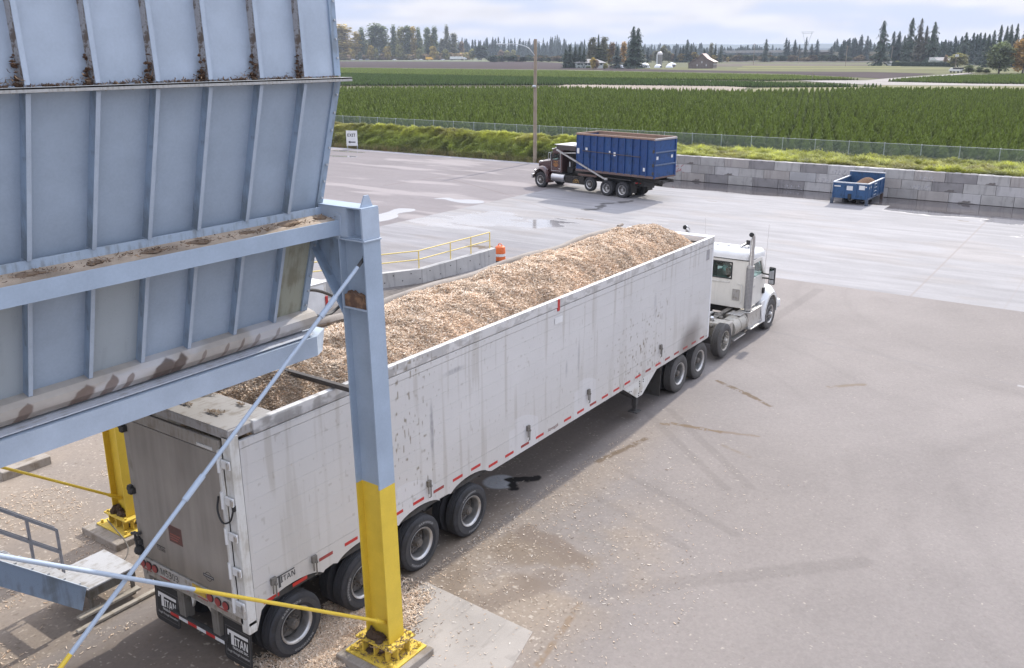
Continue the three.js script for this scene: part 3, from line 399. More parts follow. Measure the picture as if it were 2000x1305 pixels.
{
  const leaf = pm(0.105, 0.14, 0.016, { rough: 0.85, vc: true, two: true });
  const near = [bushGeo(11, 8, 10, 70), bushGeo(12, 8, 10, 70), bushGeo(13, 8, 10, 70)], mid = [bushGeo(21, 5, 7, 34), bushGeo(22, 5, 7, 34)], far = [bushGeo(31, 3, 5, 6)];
  const inPoly = (x, z, P) => { let c = false; for (let i = 0, j = P.length - 1; i < P.length; j = i++) if ((P[i][1] > z) !== (P[j][1] > z) && x < (P[j][0] - P[i][0]) * (z - P[i][1]) / (P[j][1] - P[i][1]) + P[i][0]) c = !c; return c; };
  const A = [[-190, -61.8], [-160, -100], [-132, -117], [-82, -146], [-63, -143], [-48, -147], [-44, -159], [-34, -174], [-5, -182], [40, -184], [40, -61.8]];
  const B1 = [[-274, -242], [-138, -224], [-70, -213], [-61, -211], [-41, -203], [-43, -207], [-64, -192], [-74, -193], [-105, -187], [-165, -146]];
  const B2 = [[-388, -343], [-196, -322], [-91, -291], [-61, -260], [-74, -250], [-80, -242], [-109, -237], [-145, -236], [-287, -256]];
  const Cc = [[-50, -246], [-47, -290], [-19, -352], [-8, -246], [-29, -242]];
  const inView = (x, z, pad = 3) => { const dx = x - 9.579, dz = z - 6.905, f = -0.5768 * dx - 0.8169 * dz, s = 0.8169 * dx - 0.5768 * dz; return f > 0 && Math.abs(s) < f * 0.585 + pad; };
  const place = (name, geos, list, label, colr) => { geos.forEach((g, k) => { const L = list.filter((_, i) => i % geos.length === k); if (!L.length) return; const im = new THREE.InstancedMesh(g, leaf, L.length); im.name = numbered(name); const m = new THREE.Matrix4(), q = new THREE.Quaternion(), c = new THREE.Color(); L.forEach((s, i) => { q.setFromAxisAngle(V3(0, 1, 0), s[4]); m.compose(V3(s[0], HF, s[1]), q, V3(s[3], s[2], s[3])); im.setMatrixAt(i, m); c.setRGB(s[5] * colr[0], s[5] * colr[1], s[5] * colr[2]); im.setColorAt(i, c); }); scene.add(im); tag(im, label, 'shrubs', undefined, 'stuff'); }); };
  const grid = (P, sx, sz, z1, hMin, hMax, wid, turn = 0) => { const out = [], xs = P.map((p) => p[0]), zs = P.map((p) => p[1]); const cs = Math.cos(turn), sn = Math.sin(turn); for (let j = -400; j < 400; j++) for (let i = -700; i < 700; i++) { const a = i * sx + (j & 1) * sx * 0.5, b = j * sz; let x = a * cs - b * sn, z = a * sn + b * cs; x += (Math.min(...xs) + Math.max(...xs)) / 2; z += (Math.min(...zs) + Math.max(...zs)) / 2; if (z > z1 || x < -460 || !inView(x, z) || !inPoly(x, z, P)) continue; x += rr(-0.2, 0.2); z += rr(-0.3, 0.3); if (rnd() < 0.012) continue; const h = rr(hMin, hMax) * (0.92 + 0.16 * fbm(x * 0.08, z * 0.08, 2)); out.push([x, z, h, wid * rr(0.85, 1.15), rnd() * 6.283, rr(0.8, 1.22)]); } return out; };
  const a = grid(A, 0.92, 1.22, -62.4, 1.2, 1.6, 1.22, 0.06).sort((p, q) => Math.hypot(p[0] - 9.6, p[1] - 6.9) - Math.hypot(q[0] - 9.6, q[1] - 6.9));
  const first = a.filter((s) => s[1] > -68.5).slice(0, 300), set = new Set(first), restA = a.filter((s) => !set.has(s));
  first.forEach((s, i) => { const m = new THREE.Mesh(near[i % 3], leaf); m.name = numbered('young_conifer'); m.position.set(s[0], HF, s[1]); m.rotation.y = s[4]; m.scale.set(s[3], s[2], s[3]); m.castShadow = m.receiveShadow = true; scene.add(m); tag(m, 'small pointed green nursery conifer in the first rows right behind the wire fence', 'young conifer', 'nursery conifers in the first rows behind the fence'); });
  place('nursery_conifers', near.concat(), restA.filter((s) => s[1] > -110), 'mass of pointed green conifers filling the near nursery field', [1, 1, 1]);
  place('nursery_conifers', mid, restA.filter((s) => s[1] <= -110), 'mass of pointed green conifers in the back of the near nursery field', [1, 1, 1]);
  place('nursery_conifers', mid, grid(B1, 0.85, 1.15, 0, 0.75, 1.0, 0.85, 0.25), 'dark green conifer rows behind the near nursery field', [0.62, 0.78, 1.0]);
  place('nursery_conifers', far, grid(B2, 0.95, 1.2, 0, 0.6, 0.8, 1.0, 0.2), 'pale green conifer rows below the ploughed field', [1.12, 1.12, 1.2]);
  place('nursery_conifers', mid, grid(Cc, 0.9, 1.2, 0, 0.75, 1.0, 0.95, 0.3), 'green conifer rows beside the farm track at right', [1, 1.05, 1]);
  console.log('nursery', a.length, first.length);
}

// ---------------------------------------------------------------- wheels (axle along x, outer face towards +x at x = 0)
function canvasTex(w, h, draw, o = {}) { const c = document.createElement('canvas'); c.width = w; c.height = h; const g = c.getContext('2d'); draw(g, w, h); const t = new THREE.CanvasTexture(c); t.colorSpace = THREE.SRGBColorSpace; t.magFilter = THREE.LinearFilter; t.anisotropy = 8; return t; }
const decalMat = (t, rough = 0.7) => new THREE.MeshStandardMaterial({ map: t, transparent: true, roughness: rough });
const tSidewall = canvasTex(2048, 64, (g, w, h) => {
  g.fillStyle = '#3a3a3c'; g.fillRect(0, 0, w, h); const r = rngOf(5);
  for (let i = 0; i < 1500; i++) { const k = 40 + r() * 50 | 0; g.fillStyle = `rgba(${k + 22},${k + 16},${k + 8},0.22)`; g.fillRect(r() * w, r() * h, 3 + r() * 30, 1 + r() * 5); }
  g.fillStyle = '#8a8a8a'; g.font = 'bold 40px sans-serif'; g.textBaseline = 'middle'; for (const x of [140, 1160]) { g.save(); g.translate(x, h * 0.52); g.scale(1.6, 1); g.fillText('GOODYEAR', 0, 0); g.restore(); }
});
const tyreSide = new THREE.MeshStandardMaterial({ map: tSidewall, color: new THREE.Color().setRGB(0.95, 0.95, 0.95), roughness: 0.88 });
function tyreGeo(R, w, groove = true) {
  const P = [], rim = R * 0.565, q = [];
  // profile from inner bead round to outer bead: [axial, radius]
  q.push([-w + 0.03, rim], [-w, R * 0.72], [-w - 0.005, R * 0.84], [-w + 0.02, R * 0.955], [-w + 0.045, R]);
  if (groove) for (let k = 0; k < 4; k++) { const a = lerp(-w + 0.045, -0.045, (k + 1) / 5); q.push([a - 0.012, R], [a - 0.01, R - 0.02], [a + 0.01, R - 0.02], [a + 0.012, R]); }
  q.push([-0.045, R], [-0.02, R * 0.955], [0.005, R * 0.84], [0, R * 0.72], [-0.03, rim]);
  for (const a of q) P.push(new THREE.Vector2(a[1], a[0]));
  let g = new THREE.LatheGeometry(P, 48); g.rotateZ(-Math.PI / 2); return g;
}
function wheelGeos(R, w, style, holes = 10) {
  const rim = R * 0.565, m = new MB(), d = new MB();
  const lathe = (mb, pts, seg = 40) => { const g = new THREE.LatheGeometry(pts.map((p) => new THREE.Vector2(p[0], p[1])), seg); g.rotateZ(-Math.PI / 2); mb.add(g); };
  if (style === 'deep') {
    lathe(m, [[rim - 0.012, -w + 0.03], [rim - 0.03, -0.17], [rim - 0.035, -0.05], [rim - 0.012, -0.032], [rim + 0.012, -0.012], [rim + 0.016, -0.022], [rim, -0.04]]);
    const s = new THREE.Shape(); s.absarc(0, 0, rim - 0.03, 0, 6.2832); for (let i = 0; i < 5; i++) { const a = i / 5 * 6.283 + 0.3, h = new THREE.Path(); h.absarc(Math.cos(a) * rim * 0.66, Math.sin(a) * rim * 0.66, rim * 0.13, 0, 6.2832, true); s.holes.push(h); }
    const g = new THREE.ExtrudeGeometry(s, { depth: 0.012, bevelEnabled: false, curveSegments: 24 }); g.rotateY(Math.PI / 2); g.translate(-0.165, 0, 0); d.add(g);
    d.rod([-0.16, 0, 0], [-0.05, 0, 0], rim * 0.30, 20, rim * 0.26); d.rod([-0.06, 0, 0], [-0.035, 0, 0], rim * 0.2, 16, rim * 0.16);
    for (let i = 0; i < 10; i++) { const a = i / 10 * 6.283; d.rod([-0.155, Math.cos(a) * rim * 0.42, Math.sin(a) * rim * 0.42], [-0.12, Math.cos(a) * rim * 0.42, Math.sin(a) * rim * 0.42], 0.016, 6); }
    lathe(d, [[rim - 0.04, -0.21], [0.02, -0.22]], 20);
  } else {
    lathe(m, [[rim - 0.01, -w + 0.03], [rim - 0.03, -0.1], [rim - 0.03, -0.045], [rim - 0.012, -0.03], [rim + 0.012, -0.01], [rim + 0.016, -0.02], [rim, -0.04]]);
    const s = new THREE.Shape(); s.absarc(0, 0, rim - 0.025, 0, 6.2832); for (let i = 0; i < holes; i++) { const a = i / holes * 6.283, h = new THREE.Path(); h.absarc(Math.cos(a) * rim * 0.76, Math.sin(a) * rim * 0.76, rim * 0.095, 0, 6.2832, true); s.holes.push(h); }
    const g = new THREE.ExtrudeGeometry(s, { depth: 0.02, bevelEnabled: false, curveSegments: 24 }); g.rotateY(Math.PI / 2); g.translate(-0.04, 0, 0); m.add(g);
    m.rod([-0.03, 0, 0], [0.03, 0, 0], rim * 0.34, 20, rim * 0.3); m.rod([0.02, 0, 0], [0.055, 0, 0], rim * 0.22, 16, rim * 0.17);
    for (let i = 0; i < 10; i++) { const a = i / 10 * 6.283 + 0.3; m.rod([-0.02, Math.cos(a) * rim * 0.5, Math.sin(a) * rim * 0.5], [0.025, Math.cos(a) * rim * 0.5, Math.sin(a) * rim * 0.5], 0.017, 6); }
    lathe(d, [[rim - 0.03, -0.14], [0.02, -0.15]], 20);
  }
  return [m.geo(), d.geo()];
}
// a wheel template: tyre and rim meshes
const WHEELS = {};
function wheel(parent, [x, y, z], side, o) {
  const key = [o.R, o.w, o.style, o.holes, !!o.dusty, !!o.plain].join();
  if (!WHEELS[key]) {
    const [rim, disc] = wheelGeos(o.R, o.w, o.style, o.holes), t = tyreGeo(o.R, o.w);
    // sidewall ring with raised lettering
    const ring = new THREE.RingGeometry(o.R * 0.7, o.R * 0.86, 64, 1), uv = ring.attributes.uv, p = ring.attributes.position; for (let i = 0; i < p.count; i++) { const a = i % 65 / 64, rr2 = i < 65 ? 0 : 1; uv.setXY(i, a * 1.0, rr2); } ring.scale(1, 1, 1); ring.rotateY(Math.PI / 2); ring.translate(0.008, 0, 0);
    WHEELS[key] = { t, rim, disc, ring };
  }
  const W = WHEELS[key], g = new THREE.Group(); g.name = 'wheel'; g.position.set(x, y, z); g.rotation.set(0, side < 0 ? Math.PI : 0, 0); g.rotation.order = 'YXZ'; g.rotation.x = o.spin ?? rnd() * 6; parent.add(g);
  const ty = mesh('tyre', W.t, o.dusty ? M.rubberDusty : M.rubber, g); if (!o.plain) mesh('sidewall_lettering', W.ring, tyreSide, ty);
  const rm = mesh('rim', W.rim, o.rimMat ?? M.alu, g); mesh('hub', W.disc, o.hubMat ?? M.rimDark, g);
  return g;
}
function innerTyre(parent, [x, y, z], R, w) { const key = 'in' + R + w; if (!WHEELS[key]) { const b = new MB(); b.add(tyreGeo(R, w)); b.rod([-w + 0.04, 0, 0], [-0.04, 0, 0], R * 0.55, 20); WHEELS[key] = b.geo(); } const m = mesh('inner_tyre', WHEELS[key], M.rubber, parent); m.position.set(x, y, z); return m; }

// ---------------------------------------------------------------- the chip trailer
const TL = 16.42, TW = 2.59, TH = 4.07;
const trailer = wthing('chip_trailer', 'long white dirty open top chip trailer heaped with wood chips, parked under the loading bin', 'trailer', [-1.295, 0, -8.2]);
const trailerPartPos = (x, y, z) => [x + 1.295, y, z + 8.2];
// weathered side: u = distance from the rear, v = height
const tSide = tex(2048, 400, (u, v, c) => {
  const s = u * TL, h = 0.85 + v * 3.25;
  const n = fbm(s * 1.2, h * 1.6, 4), n2 = fbm(s * 0.35 + 9, h * 0.4, 3), st = fbm(s * 9, h * 0.55 + 4, 3), fine = vn(s * 60, h * 60);
  let k = 0.93 + 0.09 * (n - 0.5) + 0.08 * (n2 - 0.5) + 0.03 * (fine - 0.5); let r = 0.60 * k, g = 0.588 * k, b = 0.578 * k;
  // warm film of road dust low down
  const low = sst(2.9, 0.9, h) * (0.4 + 0.5 * n2); r = lerp(r, 0.50, low * 0.45); g = lerp(g, 0.465, low * 0.45); b = lerp(b, 0.41, low * 0.45);
  // rain streaks
  const k1 = sst(0.56, 0.76, st) * (0.4 + 0.7 * sst(0.45, 0.7, n2 + 0.25 * (h > 3.4 ? 1 : 0))); r = lerp(r, 0.33, k1 * 0.35); g = lerp(g, 0.30, k1 * 0.35); b = lerp(b, 0.255, k1 * 0.35);
  const spk = vn(s * 22 + 5, h * 11), zone = 0.4 + 1.0 * sst(10.2, 11.8, s) * sst(14.6, 12.6, s) * sst(3.2, 2.2, h) + 0.7 * sst(2.6, 3.4, s) * sst(4.6, 3.9, s); if (spk > 0.93 - 0.16 * zone) { const q = 0.75 * zone * sst(0.93 - 0.16 * zone, 0.99, spk); r = lerp(r, 0.2, q); g = lerp(g, 0.165, q); b = lerp(b, 0.115, q); }
  // rust runs near the rear and black scuffs
  const run = sst(0.5, 0.1, Math.abs(s - 2.55 - 0.1 * (n - 0.5)) * 3) * sst(0.4, 0.75, fbm(s * 12, h * 1.4, 3)) * sst(1.6, 3.6, h); r = lerp(r, 0.3, run * 0.5); g = lerp(g, 0.235, run * 0.5); b = lerp(b, 0.16, run * 0.5);
  for (const [cs, ch, rs, rh, q0] of [[4.2, 2.55, 0.07, 0.75, 0.6], [4.85, 3.5, 0.4, 0.07, 0.5], [9.2, 2.5, 0.06, 0.5, 0.45], [8.7, 2.4, 0.06, 0.25, 0.4], [1.2, 3.9, 1.4, 0.1, 0.4], [12.9, 2.9, 0.1, 0.5, 0.25]]) { const e = 1 - Math.hypot((s - cs) / rs, (h - ch) / rh); if (e > 0) { const q = q0 * sst(0, 0.7, e) * (0.4 + 0.8 * vn(s * 30, h * 14)); r = lerp(r, 0.2, q); g = lerp(g, 0.2, q); b = lerp(b, 0.22, q); } }
  // dark soot over the drive wheels
  const so = 1 - Math.hypot((s - 15.1 - (h - 1.3) * 0.4) / 1.0, (h - 1.35) / 0.85); const q = 0.8 * sst(0, 0.8, so + 0.35 * (n - 0.5)); r = lerp(r, 0.13, q); g = lerp(g, 0.11, q); b = lerp(b, 0.1, q);
  const wear = 0.3 * sst(13, 15.5, s) * sst(3.0, 1.6, h) * sst(0.4, 0.6, n); r = lerp(r, 0.3, wear); g = lerp(g, 0.27, wear); b = lerp(b, 0.23, wear);
  // patched paler sheets by the wheel arches and handles
  for (const [a, bb, hh] of [[3.05, 4.3, 1.85], [6.55, 7.6, 1.9], [9.05, 10.0, 1.95]]) if (s > a && s < bb && h < hh - 0.05 * Math.pow((s - a) * 3 - 1, 2) && !(s - a < 0.2 && hh - h < 0.2)) { r = lerp(r, 0.66, 0.35); g = lerp(g, 0.66, 0.35); b = lerp(b, 0.68, 0.35); }
  // top band scuffed by the loader
  const top = sst(3.84, 3.9, h) * sst(0.42, 0.62, fbm(s * 5, h * 9, 4)) * (s < 3.3 ? 1 : 0.65); r = lerp(r, 0.2, top * 0.6); g = lerp(g, 0.19, top * 0.6); b = lerp(b, 0.18, top * 0.6);
  c[0] = r; c[1] = g; c[2] = b;
}, { clampEdge: true });
const sideMat = new THREE.MeshStandardMaterial({ map: tSide, roughness: 0.42, metalness: 0.12 });
const sideUV = (g) => { const p = g.attributes.position, uv = new Float32Array(p.count * 2); for (let i = 0; i < p.count; i++) { uv[2 * i] = -p.getZ(i) / TL; uv[2 * i + 1] = (p.getY(i) - 0.85) / 3.25; } g.setAttribute('uv', new THREE.BufferAttribute(uv, 2)); return g; };
{
  const T = trailer, px = 0;
  // near side: bottom plate with its wheel arches, then planks, then the top bands
  const arch = (zc, r, y0) => { const o = []; for (let i = 0; i <= 10; i++) { const a = Math.PI * (0.12 + 0.76 * i / 10); o.push([zc + Math.cos(a) * r, y0 + Math.sin(a) * r * 0.36]); } return o; };
  const low = [[-0.158, 0.86], [-0.158, 1.523], [-TL, 1.523], [-TL, 1.10], [-5.95, 1.09], ...arch(-5.26, 0.62, 1.05).reverse(), ...[[-4.6, 1.16]], [-4.35, 1.17], ...arch(-3.80, 0.6, 1.05).reverse(), [-3.15, 1.2], [-2.9, 1.2], ...arch(-2.35, 0.6, 1.05).reverse(), [-1.7, 1.17], [-1.52, 1.15], ...arch(-0.87, 0.66, 1.03).reverse()];
  const b = new MB(); b.prism('x', low, -0.04, px); const g = sideUV(b.geo(true)); T.add((() => { const m = new THREE.Mesh(g, sideMat); m.name = 'side_skirt'; shiftInto(m, T); return m; })());
  const hs = [1.525, 1.80, 2.075, 2.35, 2.625, 2.9, 3.175, 3.455, 3.735];
  for (let i = 0; i < hs.length - 1; i++) { const q = new MB(); const y0 = hs[i] + 0.0006, y1 = hs[i + 1] - 0.0006; q.rbox(-0.022, (y0 + y1) / 2, -TL / 2 - 0.055, 0.044 + (i === 7 ? 0.006 : 0), y1 - y0, TL - 0.21, 0.0035); const m = new THREE.Mesh(sideUV(q.geo(true)), sideMat); m.name = 'side_plank'; shiftInto(m, T); m.castShadow = m.receiveShadow = true; T.add(m); }
  const tb = new MB(); tb.rbox(-0.018, 3.80, -TL / 2 - 0.05, 0.056, 0.12, TL - 0.21, 0.008); const tbm = new THREE.Mesh(sideUV(tb.geo(true)), sideMat); tbm.name = 'top_band'; shiftInto(tbm, T); T.add(tbm);
  const tr = new MB(); tr.rbox(-0.03, 3.97, -TL / 2 - 0.2, 0.1, 0.20, TL - 0.42, 0.02); const trm = new THREE.Mesh(sideUV(tr.geo(true)), sideMat); trm.name = 'top_rail'; shiftInto(trm, T); T.add(trm);
  const lr = new MB(); lr.rbox(-TW + 0.03, 3.97, -TL / 2 - 0.05, 0.1, 0.20, TL - 0.1, 0.02); lr.build('top_rail', M.whiteDirty, T);
  const fr = new MB(); fr.rbox(-TW / 2, 3.98, -TL + 0.12, TW - 0.14, 0.18, 0.24, 0.03); fr.build('front_header', M.white, T);
  const ls = new MB(); ls.box(-TW + 0.022, 2.5, -TL / 2, 0.044, 2.75, TL - 0.1); ls.build('side_wall', M.whiteDirty, T);
  const fw = new MB(); fw.rbox(-TW / 2, 2.6, -TL + 0.03, TW - 0.08, 2.95, 0.06, 0.02); fw.build('front_wall', M.white, T);
  const fl = new MB(); fl.box(-TW / 2, 1.16, -TL / 2, TW - 0.1, 0.1, TL - 0.1); fl.build('floor', M.frame, T);
  const cpo = new MB(); cpo.rbox(-0.02, 2.6, -TL + 0.03, 0.07, 2.95, 0.09, 0.02); cpo.build('corner_post', M.white, T);
  // rear frame: posts, header deck, sill
  const fp = new MB(); fp.rbox(-0.083, 2.46, -0.077, 0.174, 3.0, 0.154, 0.012); fp.build('rear_post', M.whiteDirty, T);
  const fp2 = new MB(); fp2.rbox(-TW + 0.075, 2.44, -0.075, 0.15, 3.2, 0.15, 0.015); fp2.build('rear_post', pm(0.33, 0.30, 0.265, { map: tGrime, size: 1.2, rough: 0.6 }), T);
  const hd = new MB(); hd.rbox(-TW / 2, 3.985, -0.42, TW - 0.02, 0.15, 0.84, 0.02); hd.box(-TW / 2, 4.064, -0.1, TW - 0.06, 0.014, 0.2); hd.build('rear_header', pm(0.36, 0.345, 0.335, { map: tGrime, size: 0.9, rough: 0.6 }), T);
  const doorTex = tex(256, 320, (u, v, c) => { const st = fbm(u * 26, v * 2.2, 4), n = fbm(u * 5, v * 5, 4); const k = 0.82 + 0.28 * (st - 0.5) + 0.28 * (n - 0.5), lowd = sst(0.25, 0.0, v); c[0] = lerp(0.335, 0.25, lowd) * k; c[1] = lerp(0.30, 0.215, lowd) * k; c[2] = lerp(0.262, 0.175, lowd) * k; }, { clampEdge: true });
  const door = new MB(); door.rbox(-TW / 2 - 0.03, 2.50, -0.0, TW - 0.42, 2.34, 0.06, 0.012); const dg = door.geo(); { const p = dg.attributes.position, uv = dg.attributes.uv; for (let i = 0; i < p.count; i++) uv.setXY(i, (p.getX(i) + TW) / TW, (p.getY(i) - 1.33) / 2.4); } const doorM = new THREE.MeshStandardMaterial({ map: doorTex, roughness: 0.6 }); const dm = new THREE.Mesh(dg, doorM); dm.name = 'rear_door'; shiftInto(dm, T); T.add(dm);
  const dtop = new MB(); dtop.rbox(-TW / 2 - 0.03, 3.775, 0.002, TW - 0.36, 0.2, 0.05, 0.01); dtop.build('door_header', pm(0.33, 0.30, 0.265, { map: tGrime, size: 1.2, rough: 0.6 }), T);
  const dtab = new MB(); dtab.rbox(-0.52, 3.72, 0.03, 0.34, 0.045, 0.02, 0.005); dtab.build('door_plate', M.whiteDirty, T);
  const sill = new MB(); sill.rbox(-TW / 2, 1.215, 0.0, TW - 0.02, 0.20, 0.1, 0.015); sill.build('rear_sill', pm(0.42, 0.395, 0.36, { map: tGrime, size: 0.5, rough: 0.7 }), T);
  const apron = new MB(); apron.rbox(-TW / 2, 1.035, -0.03, TW - 0.2, 0.145, 0.06, 0.012); apron.build('rear_apron', pm(0.33, 0.30, 0.26, { map: tGrime, size: 0.5, rough: 0.8 }), T);
  const cnr = new MB(); cnr.rbox(-0.075, 0.93, -0.078, 0.158, 0.2, 0.152, 0.012); cnr.build('corner_foot', M.whiteDirty, T);
  // hinges down the near post, door edge channel
  const ch = new MB(); ch.rbox(-0.20, 2.5, 0.03, 0.05, 2.5, 0.06, 0.012); ch.build('hinge_channel', M.whiteDirty, T);
  for (let i = 0; i < 5; i++) { const y = 3.55 - i * 0.56, q = new MB(); q.rbox(-0.085, y, 0.03, 0.17, 0.13, 0.035, 0.01); q.rod([-0.205, y - 0.13, 0.06], [-0.205, y + 0.13, 0.06], 0.024, 8); const h = q.build('hinge', M.white, T); const w = new MB(); w.rbox(-0.02, y, 0.05, 0.05, 0.09, 0.03, 0.008); w.build('hinge_pin', M.alu, h); }
  for (const y of [3.5, 2.45, 1.55]) { const q = new MB(); q.rod([-TW - 0.05, y, 0.0], [-TW + 0.12, y, 0.02], 0.05, 10); q.rbox(-TW + 0.02, y, 0.02, 0.1, 0.16, 0.08, 0.02); q.build('door_latch', M.frame, T); }
  const lev = new MB(); lev.rod([-TW - 0.1, 1.65, 0.04], [-TW + 0.18, 1.75, 0.06], 0.026, 8); lev.rod([-TW + 0.0, 1.72, 0.05], [-TW + 0.05, 1.45, 0.07], 0.02, 8); lev.ball(-TW + 0.08, 1.42, 0.06, 0.08); lev.build('latch_lever', M.frame, T);
  const cab = new MB(); cab.tube([[-0.30, 3.02, 0.05], [-0.28, 2.82, 0.1], [-0.18, 2.66, 0.1], [-0.08, 2.7, 0.06], [-0.03, 2.86, 0.03]], 0.014, 20, 6); cab.rbox(-0.025, 2.9, 0.01, 0.05, 0.1, 0.06, 0.012); cab.build('cable', M.black, T);
  // lights
  const lampG = new THREE.CylinderGeometry(0.062, 0.066, 0.03, 20); lampG.rotateX(Math.PI / 2); metreUV(lampG);
  for (const x of [-2.45, -2.29, -2.13, -0.76, -0.58, -0.40]) { const l = mesh('tail_light', lampG, M.redDull, T); l.position.set(...trailerPartPos(x, 1.215, 0.062)); const rg = new MB(); rg.add(new THREE.TorusGeometry(0.066, 0.008, 6, 20)); const ring = mesh('lamp_ring', rg.geo(), M.black, l); ring.position.z = 0.0; }
  for (let i = 0; i < 5; i++) { const q = new MB(); q.rbox(-2.40 + i * 0.47, 1.115 - 0.0, 0.036, 0.24, 0.05, 0.012, 0.003); q.build('reflective_strip', M.redDull, T); }
  const lp = mesh('license_plate', new THREE.BoxGeometry(0.31, 0.15, 0.01), pm(0.55, 0.36, 0.06, { map: tGrime, size: 0.2, rough: 0.6 }), T); lp.position.set(...trailerPartPos(-1.02, 1.235, 0.062));
  const dec = (w, h, dw, dh, draw, pos, turn = 0, name = 'lettering') => { const m = mesh(name, new THREE.PlaneGeometry(w, h), decalMat(canvasTex(dw, dh, draw)), T); m.position.set(...trailerPartPos(...pos)); m.rotation.y = turn; return m; };
  dec(0.52, 0.17, 260, 84, (g) => { g.fillStyle = 'rgba(25,24,24,.85)'; g.font = '76px sans-serif'; g.textBaseline = 'middle'; g.fillText('M5303', 8, 44); }, [-1.76, 1.225, 0.0545], 0, 'unit_number');
  dec(0.24, 0.13, 120, 64, (g) => { g.fillStyle = 'rgba(50,50,52,.75)'; g.fillRect(4, 4, 112, 8); g.font = 'bold 44px sans-serif'; g.fillText('TITAN', 6, 50, 108); }, [-1.93, 1.62, 0.0335], 0, 'maker_badge');
  dec(0.28, 0.2, 140, 100, (g) => { g.strokeStyle = 'rgba(50,55,60,.75)'; g.lineWidth = 5; g.beginPath(); g.arc(70, 50, 36, 0, 7); g.stroke(); g.fillStyle = 'rgba(60,64,70,.8)'; g.fillRect(8, 36, 124, 26); g.fillStyle = 'rgba(150,145,138,.9)'; g.fillRect(16, 44, 108, 9); }, [-0.78, 1.55, 0.0335], 0, 'badge');
  dec(0.34, 0.30, 136, 120, (g) => { g.fillStyle = 'rgba(120,60,52,.62)'; g.fillRect(2, 2, 132, 116); g.fillStyle = 'rgba(88,70,64,.8)'; g.fillRect(12, 14, 112, 34); g.fillStyle = 'rgba(150,100,88,.7)'; for (let i = 0; i < 3; i++) g.fillRect(14, 60 + i * 17, 100 - i * 14, 8); }, [-1.5, 2.0, 0.0335], 0, 'warning_sticker');
  dec(0.44, 0.30, 220, 150, (g) => { g.fillStyle = 'rgba(70,70,72,.8)'; g.font = 'bold 62px sans-serif'; g.fillText('ITAN', 62, 96); g.fillRect(10, 30, 190, 12); g.fillRect(40, 42, 22, 90); g.fillRect(66, 42, 8, 60); }, [0.0045, 1.42, -0.74], Math.PI / 2, 'maker_badge');
  dec(0.52, 0.12, 208, 48, (g) => { g.fillStyle = 'rgba(120,66,46,.8)'; g.font = 'italic bold 38px serif'; g.fillText('Strength', 10, 36, 180); }, [0.0045, 1.22, -8.2], Math.PI / 2, 'dealer_badge');
  // reflective tape along the near side
  for (let i = 0; i < 29; i++) { const z = -0.45 - i * 0.555; if (Math.abs(z + 8.2) < 0.28) continue; const y = z < -5.7 || z > -1.3 ? 1.215 : 1.37; const q = new MB(); q.box(0.002, y, z, 0.004, 0.055, 0.29); q.build('reflective_strip', i % 5 === 2 || z < -13.7 ? M.redDull : M.red, T); }
  const wp = new MB(); wp.box(0.002, 3.66, -16.05, 0.004, 0.42, 0.22); wp.build('grey_placard', pm(0.33, 0.32, 0.33, { map: tGrime, size: 0.3 }), T);
  const rm = new MB(); rm.rbox(0.012, 3.93, -8.32, 0.025, 0.26, 0.09, 0.006); rm.build('red_marker', M.red, T);
  const rmb = new MB(); rmb.rbox(0.012, 3.60, -8.34, 0.006, 0.14, 0.3, 0.002); rmb.build('patch_plate', M.white, T);
  // latch handles with scuffed backing
  for (const [y, z] of [[1.40, -0.5], [1.37, -1.3], [1.52, -4.05], [1.47, -7.2], [1.5, -9.64], [1.58, -13.3]]) { const q = new MB(); q.rbox(0.025, y + 0.09, z, 0.05, 0.12, 0.1, 0.012); q.rod([0.05, y + 0.1, z - 0.02], [0.05, y - 0.17, z - 0.015], 0.012, 6); q.rod([0.045, y + 0.05, z + 0.03], [0.045, y - 0.1, z + 0.035], 0.012, 6); q.rod([0.05, y - 0.17, z - 0.015], [0.05, y - 0.17, z + 0.03], 0.01, 6); q.ball(0.05, y + 0.04, z - 0.02, 0.028); q.build('tarp_latch', M.frameDusty, T); }
  // undercarriage
  const fm = new MB(); for (const x of [-TW / 2 - 0.5, -TW / 2 + 0.5]) fm.box(x, 0.93, -3.4, 0.12, 0.34, 6.4); for (let i = 0; i < 8; i++) fm.box(-TW / 2, 1.05, -0.7 - i * 0.85, TW - 0.3, 0.12, 0.08); fm.build('chassis_rail', M.frame, T);
  for (let i = 0; i < 12; i++) { const q = new MB(); q.box(-TW / 2, 1.07, -6.6 - i * 0.8, TW - 0.12, 0.12, 0.09); q.build('cross_member', M.frame, T); }
  const AX = [-0.87, -2.35, -3.80, -5.26];
  AX.forEach((z, i) => {
    const q = new MB(); q.rod([-TW + 0.3, 0.51, z], [-0.3, 0.51, z], 0.075, 12); for (const x of [-0.72, -TW + 0.72]) { q.rbox(x, 0.72, z - 0.1, 0.2, 0.3, 0.3, 0.06); q.box(x, 0.6, z + 0.25, 0.1, 0.1, 0.7); } q.build('axle', M.frame, T);
    wheel(T, trailerPartPos(0.03, 0.515, z), 1, { R: 0.52, w: 0.27, style: 'deep', spin: [0.9, 2.1, 0.3, 4][i] });
    innerTyre(T, trailerPartPos(-0.30, 0.515, z), 0.52, 0.27);
    wheel(T, trailerPartPos(-TW - 0.03, 0.515, z), -1, { R: 0.52, w: 0.27, style: 'deep' });
    innerTyre(T, trailerPartPos(-TW + 0.57, 0.515, z), 0.52, 0.27);
  });
  // rear under-run bar with red and white tape, two hangers
  const bb = new MB(); bb.rbox(-TW / 2 - 0.02, 0.43, -0.06, 1.34, 0.09, 0.09, 0.012); const bar = bb.build('underrun_bar', M.frame, T);
